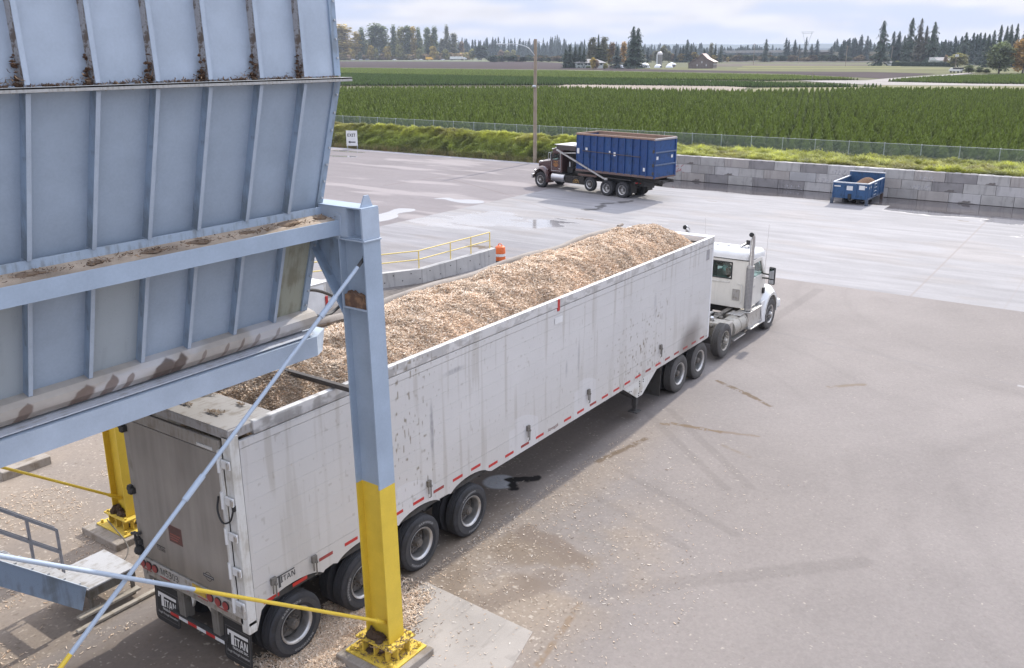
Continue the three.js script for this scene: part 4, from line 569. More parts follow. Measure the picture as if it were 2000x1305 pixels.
  for (let i = 0; i < 6; i++) { const q = new MB(); q.box(-TW / 2 - 0.02 - 0.56 + i * 0.224, 0.43, -0.013, 0.22, 0.055, 0.004); q.build('reflective_strip', i % 2 ? M.white : M.red, bar); }
  for (const x of [-1.72, -0.88]) { const q = new MB(); q.rbox(x, 0.72, -0.09, 0.12, 0.55, 0.1, 0.012); q.box(x + 0.09, 0.72, -0.12, 0.05, 0.55, 0.16); q.build('bar_hanger', M.frameDusty, T); }
  const rk = new MB(); rk.prism('z', [[-1.55, 0.98], [-1.05, 0.98], [-1.0, 0.7], [-1.13, 0.82], [-1.45, 0.82], [-1.52, 0.66]], -0.16, -0.12); rk.build('hitch_plate', M.whiteDirty, T);
  // mud flaps
  const flapTex = canvasTex(256, 300, (g, w, h) => { g.fillStyle = '#2a2827'; g.fillRect(0, 0, w, h); const r = rngOf(8); for (let i = 0; i < 260; i++) { const k = 60 + r() * 60 | 0; g.fillStyle = `rgba(${k},${k - 6},${k - 12},.14)`; g.fillRect(r() * w, r() * h, 2 + r() * 26, 1 + r() * 4); } g.fillStyle = '#cfcdca'; g.fillRect(34, 82, 190, 22); g.fillRect(34, 82, 14, 40); g.fillRect(66, 104, 28, 78); g.font = 'bold 80px sans-serif'; g.fillText('ITAN', 96, 178, 128); g.font = 'bold 24px sans-serif'; g.fillText('TRAILERS INC.', 76, 206, 150); g.font = 'italic 22px sans-serif'; g.fillText('Tough Through Innovation', 24, 240, 208); g.strokeStyle = 'rgba(150,148,146,.5)'; g.lineWidth = 3; g.strokeRect(16, 60, 224, 206); });
  for (const x of [-0.42, -TW + 0.42]) { const s = new THREE.Shape(); s.moveTo(-0.32, 0); s.lineTo(0.32, 0); s.lineTo(0.32, -0.6); s.quadraticCurveTo(0.32, -0.72, 0.22, -0.72); s.lineTo(-0.22, -0.72); s.quadraticCurveTo(-0.32, -0.72, -0.32, -0.6); s.closePath(); const g = new THREE.ExtrudeGeometry(s, { depth: 0.012, bevelEnabled: false }); const p = g.attributes.position, uv = g.attributes.uv; for (let i = 0; i < p.count; i++) uv.setXY(i, p.getX(i) / 0.64 + 0.5, 1 + p.getY(i) / 0.72); const m = mesh('mud_flap', g, new THREE.MeshStandardMaterial({ map: flapTex, roughness: 0.8 }), T); m.position.set(...trailerPartPos(x, 0.83, -0.12)); m.rotation.x = -0.06; const hb = new MB(); hb.rbox(0, 0.06, 0, 0.68, 0.14, 0.05, 0.01); const hgm = mesh('flap_hanger', hb.geo(), M.frameDusty, m); hgm.position.set(0, 0, 0); }
  // landing gear: bracket plate and leg
  const lg = new MB(); lg.prism('x', [[-11.35, 1.11], [-13.25, 1.11], [-12.42, 0.62], [-12.15, 0.62]], -0.05, -0.02, 0); lg.build('landing_gear_bracket', M.whiteDirty, T);
  const lg2 = new MB(); lg2.rbox(-0.14, 0.72, -12.27, 0.13, 0.75, 0.13, 0.012); lg2.rbox(-0.14, 0.36, -12.27, 0.1, 0.3, 0.1, 0.01); lg2.rbox(-0.14, 0.2, -12.27, 0.26, 0.03, 0.26, 0.008); lg2.rod([-0.6, 1.0, -11.6], [-0.15, 0.55, -12.2], 0.025, 6); lg2.build('landing_leg', M.frame, T);
  const lg3 = new MB(); lg3.rbox(-TW + 0.14, 0.66, -12.27, 0.13, 0.9, 0.13, 0.012); lg3.rbox(-TW + 0.14, 0.2, -12.27, 0.26, 0.03, 0.26, 0.008); lg3.build('landing_leg', M.frame, T);
  const bl = new MB(); for (const [y, z] of [[1.03, -12.25], [0.97, -12.25], [0.9, -12.25], [1.03, -12.45], [0.97, -12.45], [0.72, -12.22], [0.66, -12.22], [0.72, -12.36], [0.9, -11.8], [0.92, -11.7]]) bl.rod([-0.021, y, z], [-0.012, y, z], 0.018, 8); bl.build('bolt', M.black, T);
  // bar across the load near the rear
  const xb = new MB(); xb.rbox(-TW / 2 + 0.18, 4.12, -1.98, TW + 0.36, 0.075, 0.09, 0.01); xb.build('cross_bar', pm(0.07, 0.06, 0.055, { map: tGrime, size: 0.6, rough: 0.7 }), T);
  // rolled tarp on the far rail
  const tp = []; for (let i = 0; i <= 26; i++) { const z = -2.6 - i * 0.5; tp.push([-TW + 0.03 + 0.02 * Math.sin(i * 1.7), 4.13 + 0.03 * Math.sin(i * 0.9), z]); } const tb2 = new MB(); { const gg = new THREE.TubeGeometry(new THREE.CatmullRomCurve3(tp.map((p) => V3(...p))), 130, 0.10, 12); const p = gg.attributes.position; for (let i = 0; i < p.count; i++) { const n = 0.04 * (fbm(p.getZ(i) * 1.5, i % 13 * 0.35, 3) - 0.5); p.setY(i, p.getY(i) + n); p.setX(i, p.getX(i) + n); } gg.computeVertexNormals(); tb2.add(gg); } tb2.rod([-TW + 0.03, 4.2, -15.55], [-TW + 0.03, 4.22, -15.8], 0.045, 10); tb2.build('rolled_tarp', pm(0.30, 0.265, 0.235, { map: tGrime, size: 0.9, rough: 0.9 }), T);
}
// ---------------------------------------------------------------- the load of wood chips
function loadH(x, z) {
  const e = Math.min(-x - 0.06, x + TW - 0.06), t = clamp(e / 1.1), s = -z;
  let h = 3.93 + 0.42 * Math.sin(t * Math.PI / 2) * (0.75 + 0.5 * fbm(s * 0.35, 3, 3));
  h += 0.06 * sst(7.5, 10, s) * sst(16, 14.5, s) * Math.sin(Math.min(1, t * 1.15) * Math.PI / 2); h += 0.26 * (fbm(x * 1.1 + 7, z * 0.8, 4) - 0.5) + 0.16 * (fbm(x * 3.2, z * 3.2, 3) - 0.5) + 0.12 * (fbm(x * 1.9 + 4, z * 1.9, 2) - 0.5);
  const near = sst(-0.75, -0.05, x) * (0.10 + 0.14 * sst(4.5, 2.5, s)); h -= near * sst(0.35, 0.65, fbm(s * 0.6 + 2, 11, 2)) + 0.02;
  h -= 0.5 * sst(4.2, 0.9, s) * (0.8 + 0.3 * fbm(x * 1.5, s, 2)) + 0.35 * sst(1.6, 0.8, s);
  h -= 0.36 * sst(15.2, 16.3, s) * (0.4 + 0.8 * sst(-1.6, -0.2, x));
  const dx = (x + 0.22) / 0.16, dz = (z + 8.0) / 0.35; h -= 0.22 * Math.exp(-dx * dx - dz * dz);
  return h;
}
{
  const nx = 70, nz = 420, pos = [], idx = [], col = [];
  for (let j = 0; j <= nz; j++) for (let i = 0; i <= nx; i++) { const x = lerp(-TW + 0.045, -0.045, i / nx), z = lerp(-0.8, -TL + 0.24, j / nz); pos.push(x, loadH(x, z), z); const k = 0.75 + 0.5 * fbm(x * 3, z * 3, 3); col.push(0.44 * k, 0.33 * k, 0.24 * k); }
  for (let j = 0; j < nz; j++) for (let i = 0; i < nx; i++) { const a = j * (nx + 1) + i, b = a + 1, c = a + nx + 1, d = c + 1; idx.push(a, b, d, a, d, c); }
  const g = new THREE.BufferGeometry(); g.setAttribute('position', new THREE.Float32BufferAttribute(pos, 3)); g.setAttribute('color', new THREE.Float32BufferAttribute(col, 3)); g.setIndex(idx); g.computeVertexNormals();
  lone('wood_chip_heap', g, pm(1, 1, 1, { rough: 0.95, vc: true, bump: 0.01, bumpSize: 0.25, two: true }), 'heap of pale shredded wood chips filling the long white trailer', 'wood chips', undefined, 'stuff');
}
const chipGeo = (seed) => { const r = rngOf(seed), b = new MB(); const L = 0.06, w = 0.011, t = 0.004; const g = new THREE.BoxGeometry(L, t, w, 2, 1, 1); const p = g.attributes.position; for (let i = 0; i < p.count; i++) { const x = p.getX(i) / L; p.setY(i, p.getY(i) + 0.012 * x * x * 4 * (r() * 0.4 + 0.6)); p.setZ(i, p.getZ(i) * (1 - 0.6 * Math.abs(x) * r())); } g.computeVertexNormals(); return g; };
const chipMat = pm(1, 1, 1, { rough: 0.9 });
function scatterChips(name, N, spot, label, tones, opt = {}) {
  const im = new THREE.InstancedMesh(chipGeo(7), chipMat, N); im.name = numbered(name); const m = new THREE.Matrix4(), q = new THREE.Quaternion(), e = new THREE.Euler(), c = new THREE.Color(); let k = 0; const calm = opt.calm ?? 1;
  for (let i = 0; i < N; i++) { const s = spot(); if (!s) continue; const [x, y, z, sc, tilt, dark] = s; e.set((rnd() - 0.5) * tilt, rnd() * 6.283, (rnd() - 0.5) * tilt); q.setFromEuler(e); m.compose(V3(x, y, z), q, V3(sc * rr(0.5, 1.5), sc, sc * rr(0.6, 1.8))); im.setMatrixAt(k, m); const t = tones[(rnd() * tones.length) | 0], b = lerp(1, rr(0.75, 1.2), calm) * (dark ?? 1); c.setRGB(t[0] * b, t[1] * b, t[2] * b); im.setColorAt(k, c); k++; }
  im.count = k; scene.add(im); return tag(im, label, 'wood chips', undefined, 'stuff');
}
const PALE = [[0.68, 0.54, 0.40], [0.63, 0.48, 0.345], [0.71, 0.585, 0.455], [0.57, 0.42, 0.295], [0.67, 0.54, 0.41], [0.48, 0.33, 0.215], [0.74, 0.635, 0.52], [0.69, 0.565, 0.435]];
scatterChips('loose_wood_chips', 150000, () => { const x = rr(-TW + 0.05, -0.05), z = -0.85 - Math.pow(rnd(), 1.25) * 15.3; const n = fbm(x * 2.4 + 3, z * 2.4, 3), n2 = fbm(x * 0.8 + 20, z * 0.6, 2); return [x, loadH(x, z) + rr(-0.005, 0.028), z, rr(0.7, 1.5), 0.75, (0.80 + 0.5 * n) * (0.85 + 0.3 * n2) * (z > -2.6 ? 0.88 : 1)]; }, 'loose pale wood chips lying all over the trailer load', PALE, { calm: 0.6 });
scatterChips('loose_wood_chips', 2600, () => { const x = rr(-TW + 0.5, -0.55), z = rr(-0.75, -0.25); if (fbm(x * 2, z * 4, 2) < 0.38 + 0.25 * sst(-1.4, -0.6, x)) return null; return [x, 4.072 + 0.02 * rnd(), z, rr(0.5, 1.0), 0.7, 0.55]; }, 'brown chips scattered on the rear header of the trailer', PALE);
scatterChips('fallen_wood_chips', 26000, () => { const x = 1.05 - Math.pow(rnd(), 0.8) * 1.7, z = -1.0 + (rnd() + rnd() - 1) * 3.1 - 0.9; if (x > 0.85 && z < -0.85 && z > -2.3) return null; const d = 1 - Math.hypot((x - 0.35) / 0.95, (z + 1.3) / 2.4); if (d + 0.4 * (vn(x * 3, z * 3) - 0.5) < rnd() * 0.55) return null; return [x, 0.02 + 0.05 * Math.max(0, d) * vn(x * 5, z * 5), z, rr(0.6, 1.3), 0.9]; }, 'drift of pale fallen wood chips on the ground beside the rear trailer wheels', PALE);
scatterChips('stray_wood_chips', 4200, () => { const x = 0.15 + Math.pow(rnd(), 2.2) * 4.4, z = rr(-11, 1.5); if (rnd() < sst(-4, -11, z) * 0.8) return null; return [x, 0.008 + (x < 3 && z > -3.5 ? 0.012 : 0), z, rr(0.28, 0.8), 0.3]; }, 'stray wood chips scattered over the paving right of the trailer', [...PALE, [0.72, 0.66, 0.58], [0.16, 0.11, 0.07]]);
scatterChips('stray_wood_chips', 9000, () => { const x = rr(-9, -2.75), z = rr(-4, 4.5); if (fbm(x * 0.9, z * 0.9, 3) < 0.42 + 0.1 * rnd()) return null; return [x, 0.008, z, rr(0.4, 1.0), 0.3]; }, 'stray wood chips scattered over the dusty ground left of the trailer', PALE);

// ---------------------------------------------------------------- white day-cab tractor in front of the trailer
{
  const T = wthing('truck_tractor', 'white day cab truck with a tall chrome exhaust stack coupled to the chip trailer', 'truck', [-1.295, 0, -19.5]);
  const L = (x, y, z) => [x + 1.295, y, z + 19.5], cx = -1.295;
  const wht = M.white, film = pm(0.66, 0.64, 0.60, { map: tFilm, size: 1.5, rough: 0.42 });
  // frame rails and deck
  for (const x of [cx - 0.43, cx + 0.43]) { const q = new MB(); q.box(x, 0.86, -18.2, 0.09, 0.28, 9.2); q.box(x + 0.04, 0.995, -18.2, 0.16, 0.012, 9.2); q.build('frame_rail', M.frameDusty, T); }
  const cm = new MB(); for (let i = 0; i < 9; i++) cm.box(cx, 0.84, -14.2 - i * 0.9, 0.8, 0.18, 0.08); cm.rbox(cx, 0.9, -16.9, 0.8, 0.14, 0.7, 0.02); cm.build('cross_member', M.frame, T);
  const fw = new MB(); fw.rbox(cx, 1.06, -15.35, 0.95, 0.09, 1.15, 0.04); fw.build('fifth_wheel', M.frame, T);
  const dk = new MB(); dk.rbox(cx - 0.1, 1.03, -18.5, 0.75, 0.05, 1.5, 0.01); dk.build('deck_plate', pm(0.42, 0.40, 0.37, { map: tGrime, size: 0.5, rough: 0.7 }), T);
  for (let i = 0; i < 5; i++) { const q = new MB(); q.rbox(cx - 0.15, 1.10, -17.2 - i * 0.16, 0.7, 0.03, 0.07, 0.008); if (i === 0) { q.box(cx - 0.48, 1.08, -17.5, 0.05, 0.06, 0.8); q.box(cx + 0.18, 1.08, -17.5, 0.05, 0.06, 0.8); } q.build('deck_slat', M.steelPale, T); }
  const eq = new MB(); for (let i = 0; i < 6; i++) { eq.ball(cx + 0.62 + 0.1 * (i % 2), 0.93 + 0.03 * (i % 3), -17.7 - i * 0.33, 0.075, 1, 0.9, 1.2); eq.rbox(cx + 0.3 + 0.1 * (i % 3), 0.98, -18.1 - i * 0.26, 0.1, 0.1, 0.12, 0.02); } eq.build('air_brake_valve', M.frameDusty, T);
  const cup = new MB(); cup.ball(cx + 0.62, 1.12, -18.3, 0.07); cup.rod([cx + 0.62, 0.95, -18.3], [cx + 0.62, 1.12, -18.3], 0.025, 8); cup.build('filler_cap', M.chrome, T);
  // cab body, rear wall facing the trailer
  const w2 = 1.04, cabShape = (y0, y1, r) => { const s = new THREE.Shape(); const a = w2; s.moveTo(-a, y0 + r); s.lineTo(-a, y1); s.lineTo(a, y1); s.lineTo(a, y0 + r); s.quadraticCurveTo(a, y0, a - r, y0); s.lineTo(-a + r, y0); s.quadraticCurveTo(-a, y0, -a, y0 + r); return s; };
  const body = cabShape(1.08, 2.60, 0.14); const wh = new THREE.Path(); const wr = (x0, x1, y0, y1, r) => { wh.moveTo(x0 + r, y0); wh.lineTo(x0, y0 + r); wh.lineTo(x0, y1 - r); wh.lineTo(x0 + r, y1); wh.lineTo(x1 - r, y1); wh.lineTo(x1, y1 - r); wh.lineTo(x1, y0 + r); wh.lineTo(x1 - r, y0); wh.lineTo(x0 + r, y0); }; wr(-0.46, 0.46, 2.02, 2.5, 0.07); body.holes.push(wh);
  const rb = new THREE.ExtrudeGeometry(body, { depth: 0.03, bevelEnabled: true, bevelSize: 0.02, bevelThickness: 0.02, bevelSegments: 2 }); const q = new MB(); q.add(rb, new THREE.Matrix4().makeTranslation(cx, 0, -20.07)); q.build('cab_rear_wall', film, T);
  const gl = new MB(); gl.rbox(cx, 2.26, -20.05, 0.94, 0.5, 0.012, 0.004); gl.build('rear_window', M.glass, T);
  const gs = new MB(); const fr = [[-0.48, 2.0], [0.48, 2.0], [0.48, 2.52], [-0.48, 2.52]]; for (let i = 0; i < 4; i++) { const a = fr[i], b = fr[(i + 1) % 4]; gs.rod([cx + a[0], a[1], -20.015], [cx + b[0], b[1], -20.015], 0.022, 8); gs.ball(cx + a[0], a[1], -20.015, 0.022); } gs.build('window_seal', M.black, T);
  // side walls with a door each, floor, firewall; the roof is a rounded shell
  for (const s of [1, -1]) {
    const sh = new THREE.Shape([[-21.42, 1.1], [-20.05, 1.1], [-20.05, 2.6], [-21.05, 2.6], [-21.5, 2.02], [-21.5, 1.6]].map((p) => new THREE.Vector2(...p))); const h = new THREE.Path([[-20.35, 2.0], [-20.35, 2.5], [-21.02, 2.5], [-21.34, 2.0]].map((p) => new THREE.Vector2(...p))); sh.holes.push(h);
    const b = new MB(); const g = new THREE.ExtrudeGeometry(sh, { depth: 0.05, bevelEnabled: true, bevelSize: 0.012, bevelThickness: 0.012, bevelSegments: 2 }); b.add(g, new THREE.Matrix4().makeBasis(V3(0, 0, 1), V3(0, 1, 0), V3(-1, 0, 0)).setPosition(cx + s * 1.035 + 0.025, 0, 0)); const d = b.build('door', film, T);
    const wn = new MB(); wn.slab([cx + s * 1.035, 1.99, -20.34], [cx + s * 1.035, 1.99, -21.35], [cx + s * 1.035, 2.51, -21.03], [cx + s * 1.035, 2.51, -20.34], 0.008); wn.build('window', M.glass, d);
    const hn = new MB(); hn.rod([cx + s * 1.1, 1.3, -20.2], [cx + s * 1.1, 2.2, -20.2], 0.018, 8); hn.rod([cx + s * 1.05, 1.3, -20.2], [cx + s * 1.1, 1.3, -20.2], 0.018, 8); hn.rod([cx + s * 1.05, 2.2, -20.2], [cx + s * 1.1, 2.2, -20.2], 0.018, 8); hn.rbox(cx + s * 1.07, 1.72, -20.5, 0.03, 0.05, 0.18, 0.01); hn.build('handle', M.chrome, d);
  }
  const rf = new MB(); { const g = new RoundedBoxGeometry(2.12, 0.44, 1.5, 5, 0.17); const p = g.attributes.position; for (let i = 0; i < p.count; i++) { const y = p.getY(i); if (y < -0.04) p.setY(i, -0.04); const z = p.getZ(i); if (z < -0.1) p.setY(i, p.getY(i) - 0.12 * Math.pow((-0.1 - z) / 0.65, 1.6)); } g.computeVertexNormals(); rf.add(g, new THREE.Matrix4().makeTranslation(cx, 2.70, -20.72)); } rf.build('roof', wht, T);
  for (let i = 0; i < 5; i++) { const m = new MB(); m.ball(cx - 0.8 + i * 0.4, 2.90, -20.85 - 0.04 * (i % 2), 0.05, 1.2, 0.55, 1.7); m.build('roof_light', wht, T); }
  const hn = new MB(); hn.rod([cx + 0.5, 2.95, -20.6], [cx + 0.5, 2.95, -21.15], 0.03, 10, 0.06); hn.rod([cx + 0.66, 2.94, -20.65], [cx + 0.66, 2.94, -21.1], 0.025, 10, 0.05); hn.build('air_horn', M.chrome, T);
  const bc = new MB(); bc.rbox(cx + 0.62, 3.02, -21.0, 0.2, 0.16, 0.05, 0.02); bc.rod([cx + 0.62, 2.86, -21.0], [cx + 0.62, 2.98, -21.0], 0.02, 8); bc.build('work_lamp', M.frame, T);
  const ws = new MB(); ws.slab([cx - 0.95, 2.02, -21.5], [cx - 0.9, 2.56, -21.07], [cx + 0.9, 2.56, -21.07], [cx + 0.95, 2.02, -21.5], 0.02); ws.build('windshield', M.glassDark, T);
  // seats behind the glass
  for (const s of [0.48, -0.48]) { const b = new MB(); b.rbox(cx + s, 1.95, -20.55, 0.5, 0.75, 0.14, 0.06, -0.12); b.rbox(cx + s, 2.38, -20.5, 0.3, 0.2, 0.1, 0.05); b.rbox(cx + s, 1.58, -20.8, 0.52, 0.16, 0.5, 0.06); b.build('seat', pm(0.10, 0.13, 0.13, { rough: 0.9 }), T); }
  const jk = new MB(); jk.rbox(cx + 0.30, 2.16, -20.2, 0.16, 0.34, 0.09, 0.04, 0, 0, 0.3); jk.build('hung_jacket', pm(0.36, 0.10, 0.08, { rough: 0.95 }), T); const jk2 = new MB(); jk2.rbox(cx + 0.18, 2.28, -20.2, 0.2, 0.18, 0.08, 0.04, 0, 0, -0.4); jk2.build('hung_towel', pm(0.42, 0.62, 0.62, { rough: 0.95 }), T);
  // hood and fenders
  const hd = new MB(); { const g = new THREE.BoxGeometry(1.35, 1.0, 1.5, 8, 6, 10); const p = g.attributes.position; for (let i = 0; i < p.count; i++) { const z = p.getZ(i), x = p.getX(i), y = p.getY(i), t = (0.75 - z) / 1.5; const wdt = 1 - 0.28 * t * t, top = 0.5 - 0.30 * t - 0.25 * t * t * t; const yy = y > 0 ? y / 0.5 * top : y; const rx = Math.abs(x) / 0.675; p.setXYZ(i, x * wdt, yy - (y > 0.3 ? 0.16 * rx * rx * rx : 0), z + (1 - rx * rx) * -0.12 * t); } g.computeVertexNormals(); hd.add(g, new THREE.Matrix4().makeTranslation(cx, 1.50, -22.2)); } hd.build('hood', wht, T);
  for (const s of [1, -1]) {
    const N = 14, P = [], w = 0.46; for (let i = 0; i <= N; i++) { const a = lerp(-0.15, 1.0, i / N) * Math.PI * 0.92; P.push([-21.82 + Math.cos(a) * 0.70 * -1 * -1, 0.62 + Math.sin(a) * 0.82]); }
    const b = new MB(); const F = (i, e) => { const [z, y] = P[i]; return e; };
    const pos = [], idx = [], M_ = 8; for (let i = 0; i <= N; i++) for (let k = 0; k <= M_; k++) { const t = k / M_, a = lerp(-0.12, 1.06, i / N) * Math.PI, rad = 0.76 - (t > 0.6 ? 0.20 * Math.pow((t - 0.6) / 0.4, 2) : 0), z = -21.86 - Math.cos(a) * rad * -1, y = 0.62 + Math.sin(a) * rad * 1.16; pos.push(cx + s * (0.62 + 0.62 * t - (t > 0.85 ? 0.0 : 0)), y, z); }
    for (let i = 0; i < N; i++) for (let k = 0; k < M_; k++) { const a0 = i * (M_ + 1) + k, b0 = a0 + 1, c0 = a0 + M_ + 1, d0 = c0 + 1; if (s > 0) idx.push(a0, b0, d0, a0, d0, c0); else idx.push(a0, d0, b0, a0, c0, d0); }
    const g = new THREE.BufferGeometry(); g.setAttribute('position', new THREE.Float32BufferAttribute(pos, 3)); g.setIndex(idx); g.computeVertexNormals(); b.add(g); const fm = b.build('fender', pm(0.74, 0.74, 0.735, { rough: 0.25, two: true, phys: true, clear: 0.7 }), T);
    const lp = new MB(); for (let i = 0; i < 12; i++) { const a0 = lerp(0, 1.06, i / 12) * Math.PI, a1 = lerp(0, 1.06, (i + 1) / 12) * Math.PI, r = 0.565, k = 0.655; lp.slab([cx + s * 1.235, 0.62 + Math.sin(a0) * k, -21.86 + Math.cos(a0) * r], [cx + s * 1.235, 0.62 + Math.sin(a1) * k, -21.86 + Math.cos(a1) * r], [cx + s * 1.225, 0.62 + Math.sin(a1) * (k - 0.1), -21.86 + Math.cos(a1) * (r - 0.06)], [cx + s * 1.225, 0.62 + Math.sin(a0) * (k - 0.1), -21.86 + Math.cos(a0) * (r - 0.06)], 0.02); } lp.build('fender_lip', M.whiteDirty, fm);
    const vt = new MB(); vt.rbox(cx + s * 1.1, 1.42, -21.35, 0.06, 0.2, 0.16, 0.02); vt.build('air_intake', M.black, T);
    const mr = new MB(); mr.rbox(cx + s * 1.40, 1.98, -21.2, 0.22, 0.58, 0.09, 0.035, 0, -0.15 * s); const mm = mr.build('mirror', M.black, T); const ml = new MB(); ml.rbox(cx + s * 1.40, 2.06, -21.152, 0.17, 0.34, 0.006, 0.002, 0, -0.15 * s); ml.rbox(cx + s * 1.40, 1.79, -21.152, 0.17, 0.13, 0.006, 0.002, 0, -0.15 * s); ml.build('mirror_glass', pm(0.5, 0.52, 0.55, { rough: 0.05, metal: 1 }), mm);
    const ma = new MB(); ma.bar([cx + s * 1.02, 2.02, -21.25], [cx + s * 1.34, 2.0, -21.22], 0.05, 0.045); ma.bar([cx + s * 1.02, 1.86, -21.25], [cx + s * 1.34, 1.88, -21.22], 0.05, 0.045); ma.build('mirror_arm', M.black, T);
    const an = new MB(); an.rod([cx + s * 1.06, 1.9, -21.45], [cx + s * 1.10, 3.62, -21.4], 0.009, 6, 0.006); an.build('antenna', pm(0.55, 0.52, 0.5, { rough: 0.6 }), T);
    wheel(T, L(cx + s * 1.24, 0.52, -21.82), s, { R: 0.53, w: 0.29, style: 'steer', holes: 10, dusty: true, plain: true });
    // exhaust stack at the cab corner
    const st = new MB(); st.rod([cx + s * 1.10, 1.05, -20.02], [cx + s * 1.10, 2.5, -20.02], 0.115, 20); const sm = st.build('exhaust_stack', M.alu, T); const st2 = new MB(); st2.rod([cx + s * 1.10, 2.45, -20.02], [cx + s * 1.10, 3.3, -20.02], 0.075, 18); st2.tube([[cx + s * 1.10, 3.28, -20.02], [cx + s * 1.10, 3.4, -20.0], [cx + s * 1.11, 3.50, -19.9], [cx + s * 1.12, 3.53, -19.8]], 0.074, 14, 16); st2.build('stack_pipe', M.chrome, sm); const st3 = new MB(); st3.ball(cx + s * 1.12, 3.53, -19.80, 0.07, 1, 1, 0.15, 16); st3.build('stack_mouth', M.black, sm);
    const gp = new THREE.CylinderGeometry(0.135, 0.135, 1.3, 24, 1, true, s > 0 ? -1.9 : -1.2, 3.1); const holes = tex(32, 32, (u, v, c) => { const k = Math.hypot(u - 0.5, v - 0.5) < 0.24 ? 0.12 : 0.34; grey(c, k, 1, 0.99, 1); }); const guard = new MB(); guard.add(gp, new THREE.Matrix4().makeTranslation(cx + s * 1.10, 1.78, -20.02)); const gg = guard.geo(true); const uv = gg.attributes.uv; for (let i = 0; i < uv.count; i++) uv.setXY(i, uv.getX(i) * 10, uv.getY(i) * 30); const gm = new THREE.Mesh(gg, new THREE.MeshStandardMaterial({ map: holes, roughness: 0.4, metalness: 0.6, side: THREE.DoubleSide })); gm.name = 'heat_guard'; shiftInto(gm, sm); sm.add(gm);
    // tank, box and steps along each side
    const tk = new MB(); tk.rod([cx + s * 0.93, 0.72, -18.75], [cx + s * 0.93, 0.72, -19.75], 0.30, 26); for (const z of [-18.75, -19.25, -19.72]) tk.rod([cx + s * 0.93, 0.72, z + 0.03], [cx + s * 0.93, 0.72, z - 0.03], 0.312, 26); tk.build('fuel_tank', M.aluDirty, T);
    const tp = new MB(); tp.rbox(cx + s * 0.93, 1.04, -19.5, 0.42, 0.03, 0.42, 0.01); tp.build('tank_step', M.alu, T);
    const bx = new MB(); bx.rbox(cx + s * 0.86, 0.80, -18.42, 0.62, 0.44, 0.5, 0.02); bx.build('battery_box', pm(0.46, 0.43, 0.385, { map: tGrime, size: 0.6, rough: 0.6, metal: 0.3 }), T); const bx2 = new MB(); bx2.rbox(cx + s * 1.02, 0.78, -18.16, 0.26, 0.5, 0.03, 0.01); bx2.build('end_plate', M.frameDusty, T);
    const sp = new MB(); sp.prism('x', [[-19.82, 1.0], [-20.98, 1.0], [-20.98, 0.40], [-20.0, 0.40]], cx + s * 0.98 - 0.2, cx + s * 0.98 + 0.2, 0.01); sp.build('side_fairing', pm(0.50, 0.475, 0.44, { map: tGrime, size: 0.7, rough: 0.5, metal: 0.35 }), T); const s2 = new MB(); s2.rbox(cx + s * 1.2, 0.46, -20.45, 0.2, 0.05, 1.1, 0.015); s2.rbox(cx + s * 1.1, 1.01, -20.4, 0.28, 0.03, 1.1, 0.01); s2.build('step', M.alu, T); const s3 = new MB(); s3.rbox(cx + s * 1.05, 0.36, -19.25, 0.3, 0.04, 0.95, 0.012); s3.build('step', M.alu, T);
    const ft = new MB(); ft.slab([cx + s * 1.16, 1.1, -20.98], [cx + s * 1.16, 1.1, -21.36], [cx + s * 1.17, 0.86, -21.34], [cx + s * 1.18, 0.45, -21.12], s > 0 ? 0.03 : -0.03); ft.build('fairing_panel', wht, T);
  }
  const hv = new MB(); hv.rod([cx - 0.5, 1.87, -20.01], [cx + 0.42, 1.87, -20.01], 0.016, 8); hv.rod([cx + 0.42, 1.87, -20.01], [cx + 0.42, 1.93, -20.05], 0.014, 6); hv.build('grab_rail', M.whiteDirty, T);
  const gv = new MB(); gv.tube([[cx + 0.72, 1.86, -20.0], [cx + 0.86, 1.84, -19.97], [cx + 0.88, 1.7, -19.96], [cx + 0.88, 1.35, -19.96], [cx + 0.84, 1.24, -19.98]], 0.014, 24, 6); gv.build('grab_rail', M.whiteDirty, T);
  const pl = new MB(); pl.rbox(cx + 0.67, 1.50, -20.0, 0.24, 0.36, 0.02, 0.02); pl.build('vent_panel', pm(0.33, 0.31, 0.29, { map: tGrime, size: 0.4, rough: 0.7 }), T);
  const bp = new MB(); bp.rbox(cx, 0.62, -23.0, 2.3, 0.32, 0.18, 0.07); bp.build('bumper', wht, T);
  // pusher axle and the two drive axles
  const ax = new MB(); for (const z of [-14.65, -15.98, -18.0]) { ax.rod([-2.3, 0.52, z], [-0.2, 0.52, z], 0.1, 12); ax.ball(cx, 0.52, z, 0.24); } ax.build('axle', M.frame, T);
  for (const s of [1, -1]) {
    wheel(T, L(cx + s * 1.23, 0.58, -17.98), s, { R: 0.52, w: 0.30, style: 'steer', dusty: true, plain: true, rimMat: M.aluDirty });
    for (const z of [-14.65, -15.98]) { wheel(T, L(cx + s * 1.29, 0.52, z), s, { R: 0.53, w: 0.28, style: 'deep', dusty: true, plain: true }); innerTyre(T, L(s > 0 ? cx + 0.96 : cx - 0.68, 0.52, z), 0.53, 0.28); }
    const mf = new MB(); mf.slab([cx + s * 0.62, 1.02, -13.55], [cx + s * 1.25, 1.02, -13.55], [cx + s * 1.25, 0.22, -13.5], [cx + s * 0.62, 0.22, -13.5], 0.015); mf.build('mud_flap', pm(0.05, 0.046, 0.042, { map: tGrime, size: 0.6, rough: 0.8, two: true }), T);
    const mh = new MB(); mh.rod([cx, 1.03, -13.55], [cx + s * 1.26, 1.03, -13.55], 0.025, 8); mh.rbox(cx + s * 1.1, 0.98, -13.5, 0.3, 0.07, 0.05, 0.01); mh.build('flap_hanger', M.frame, T);
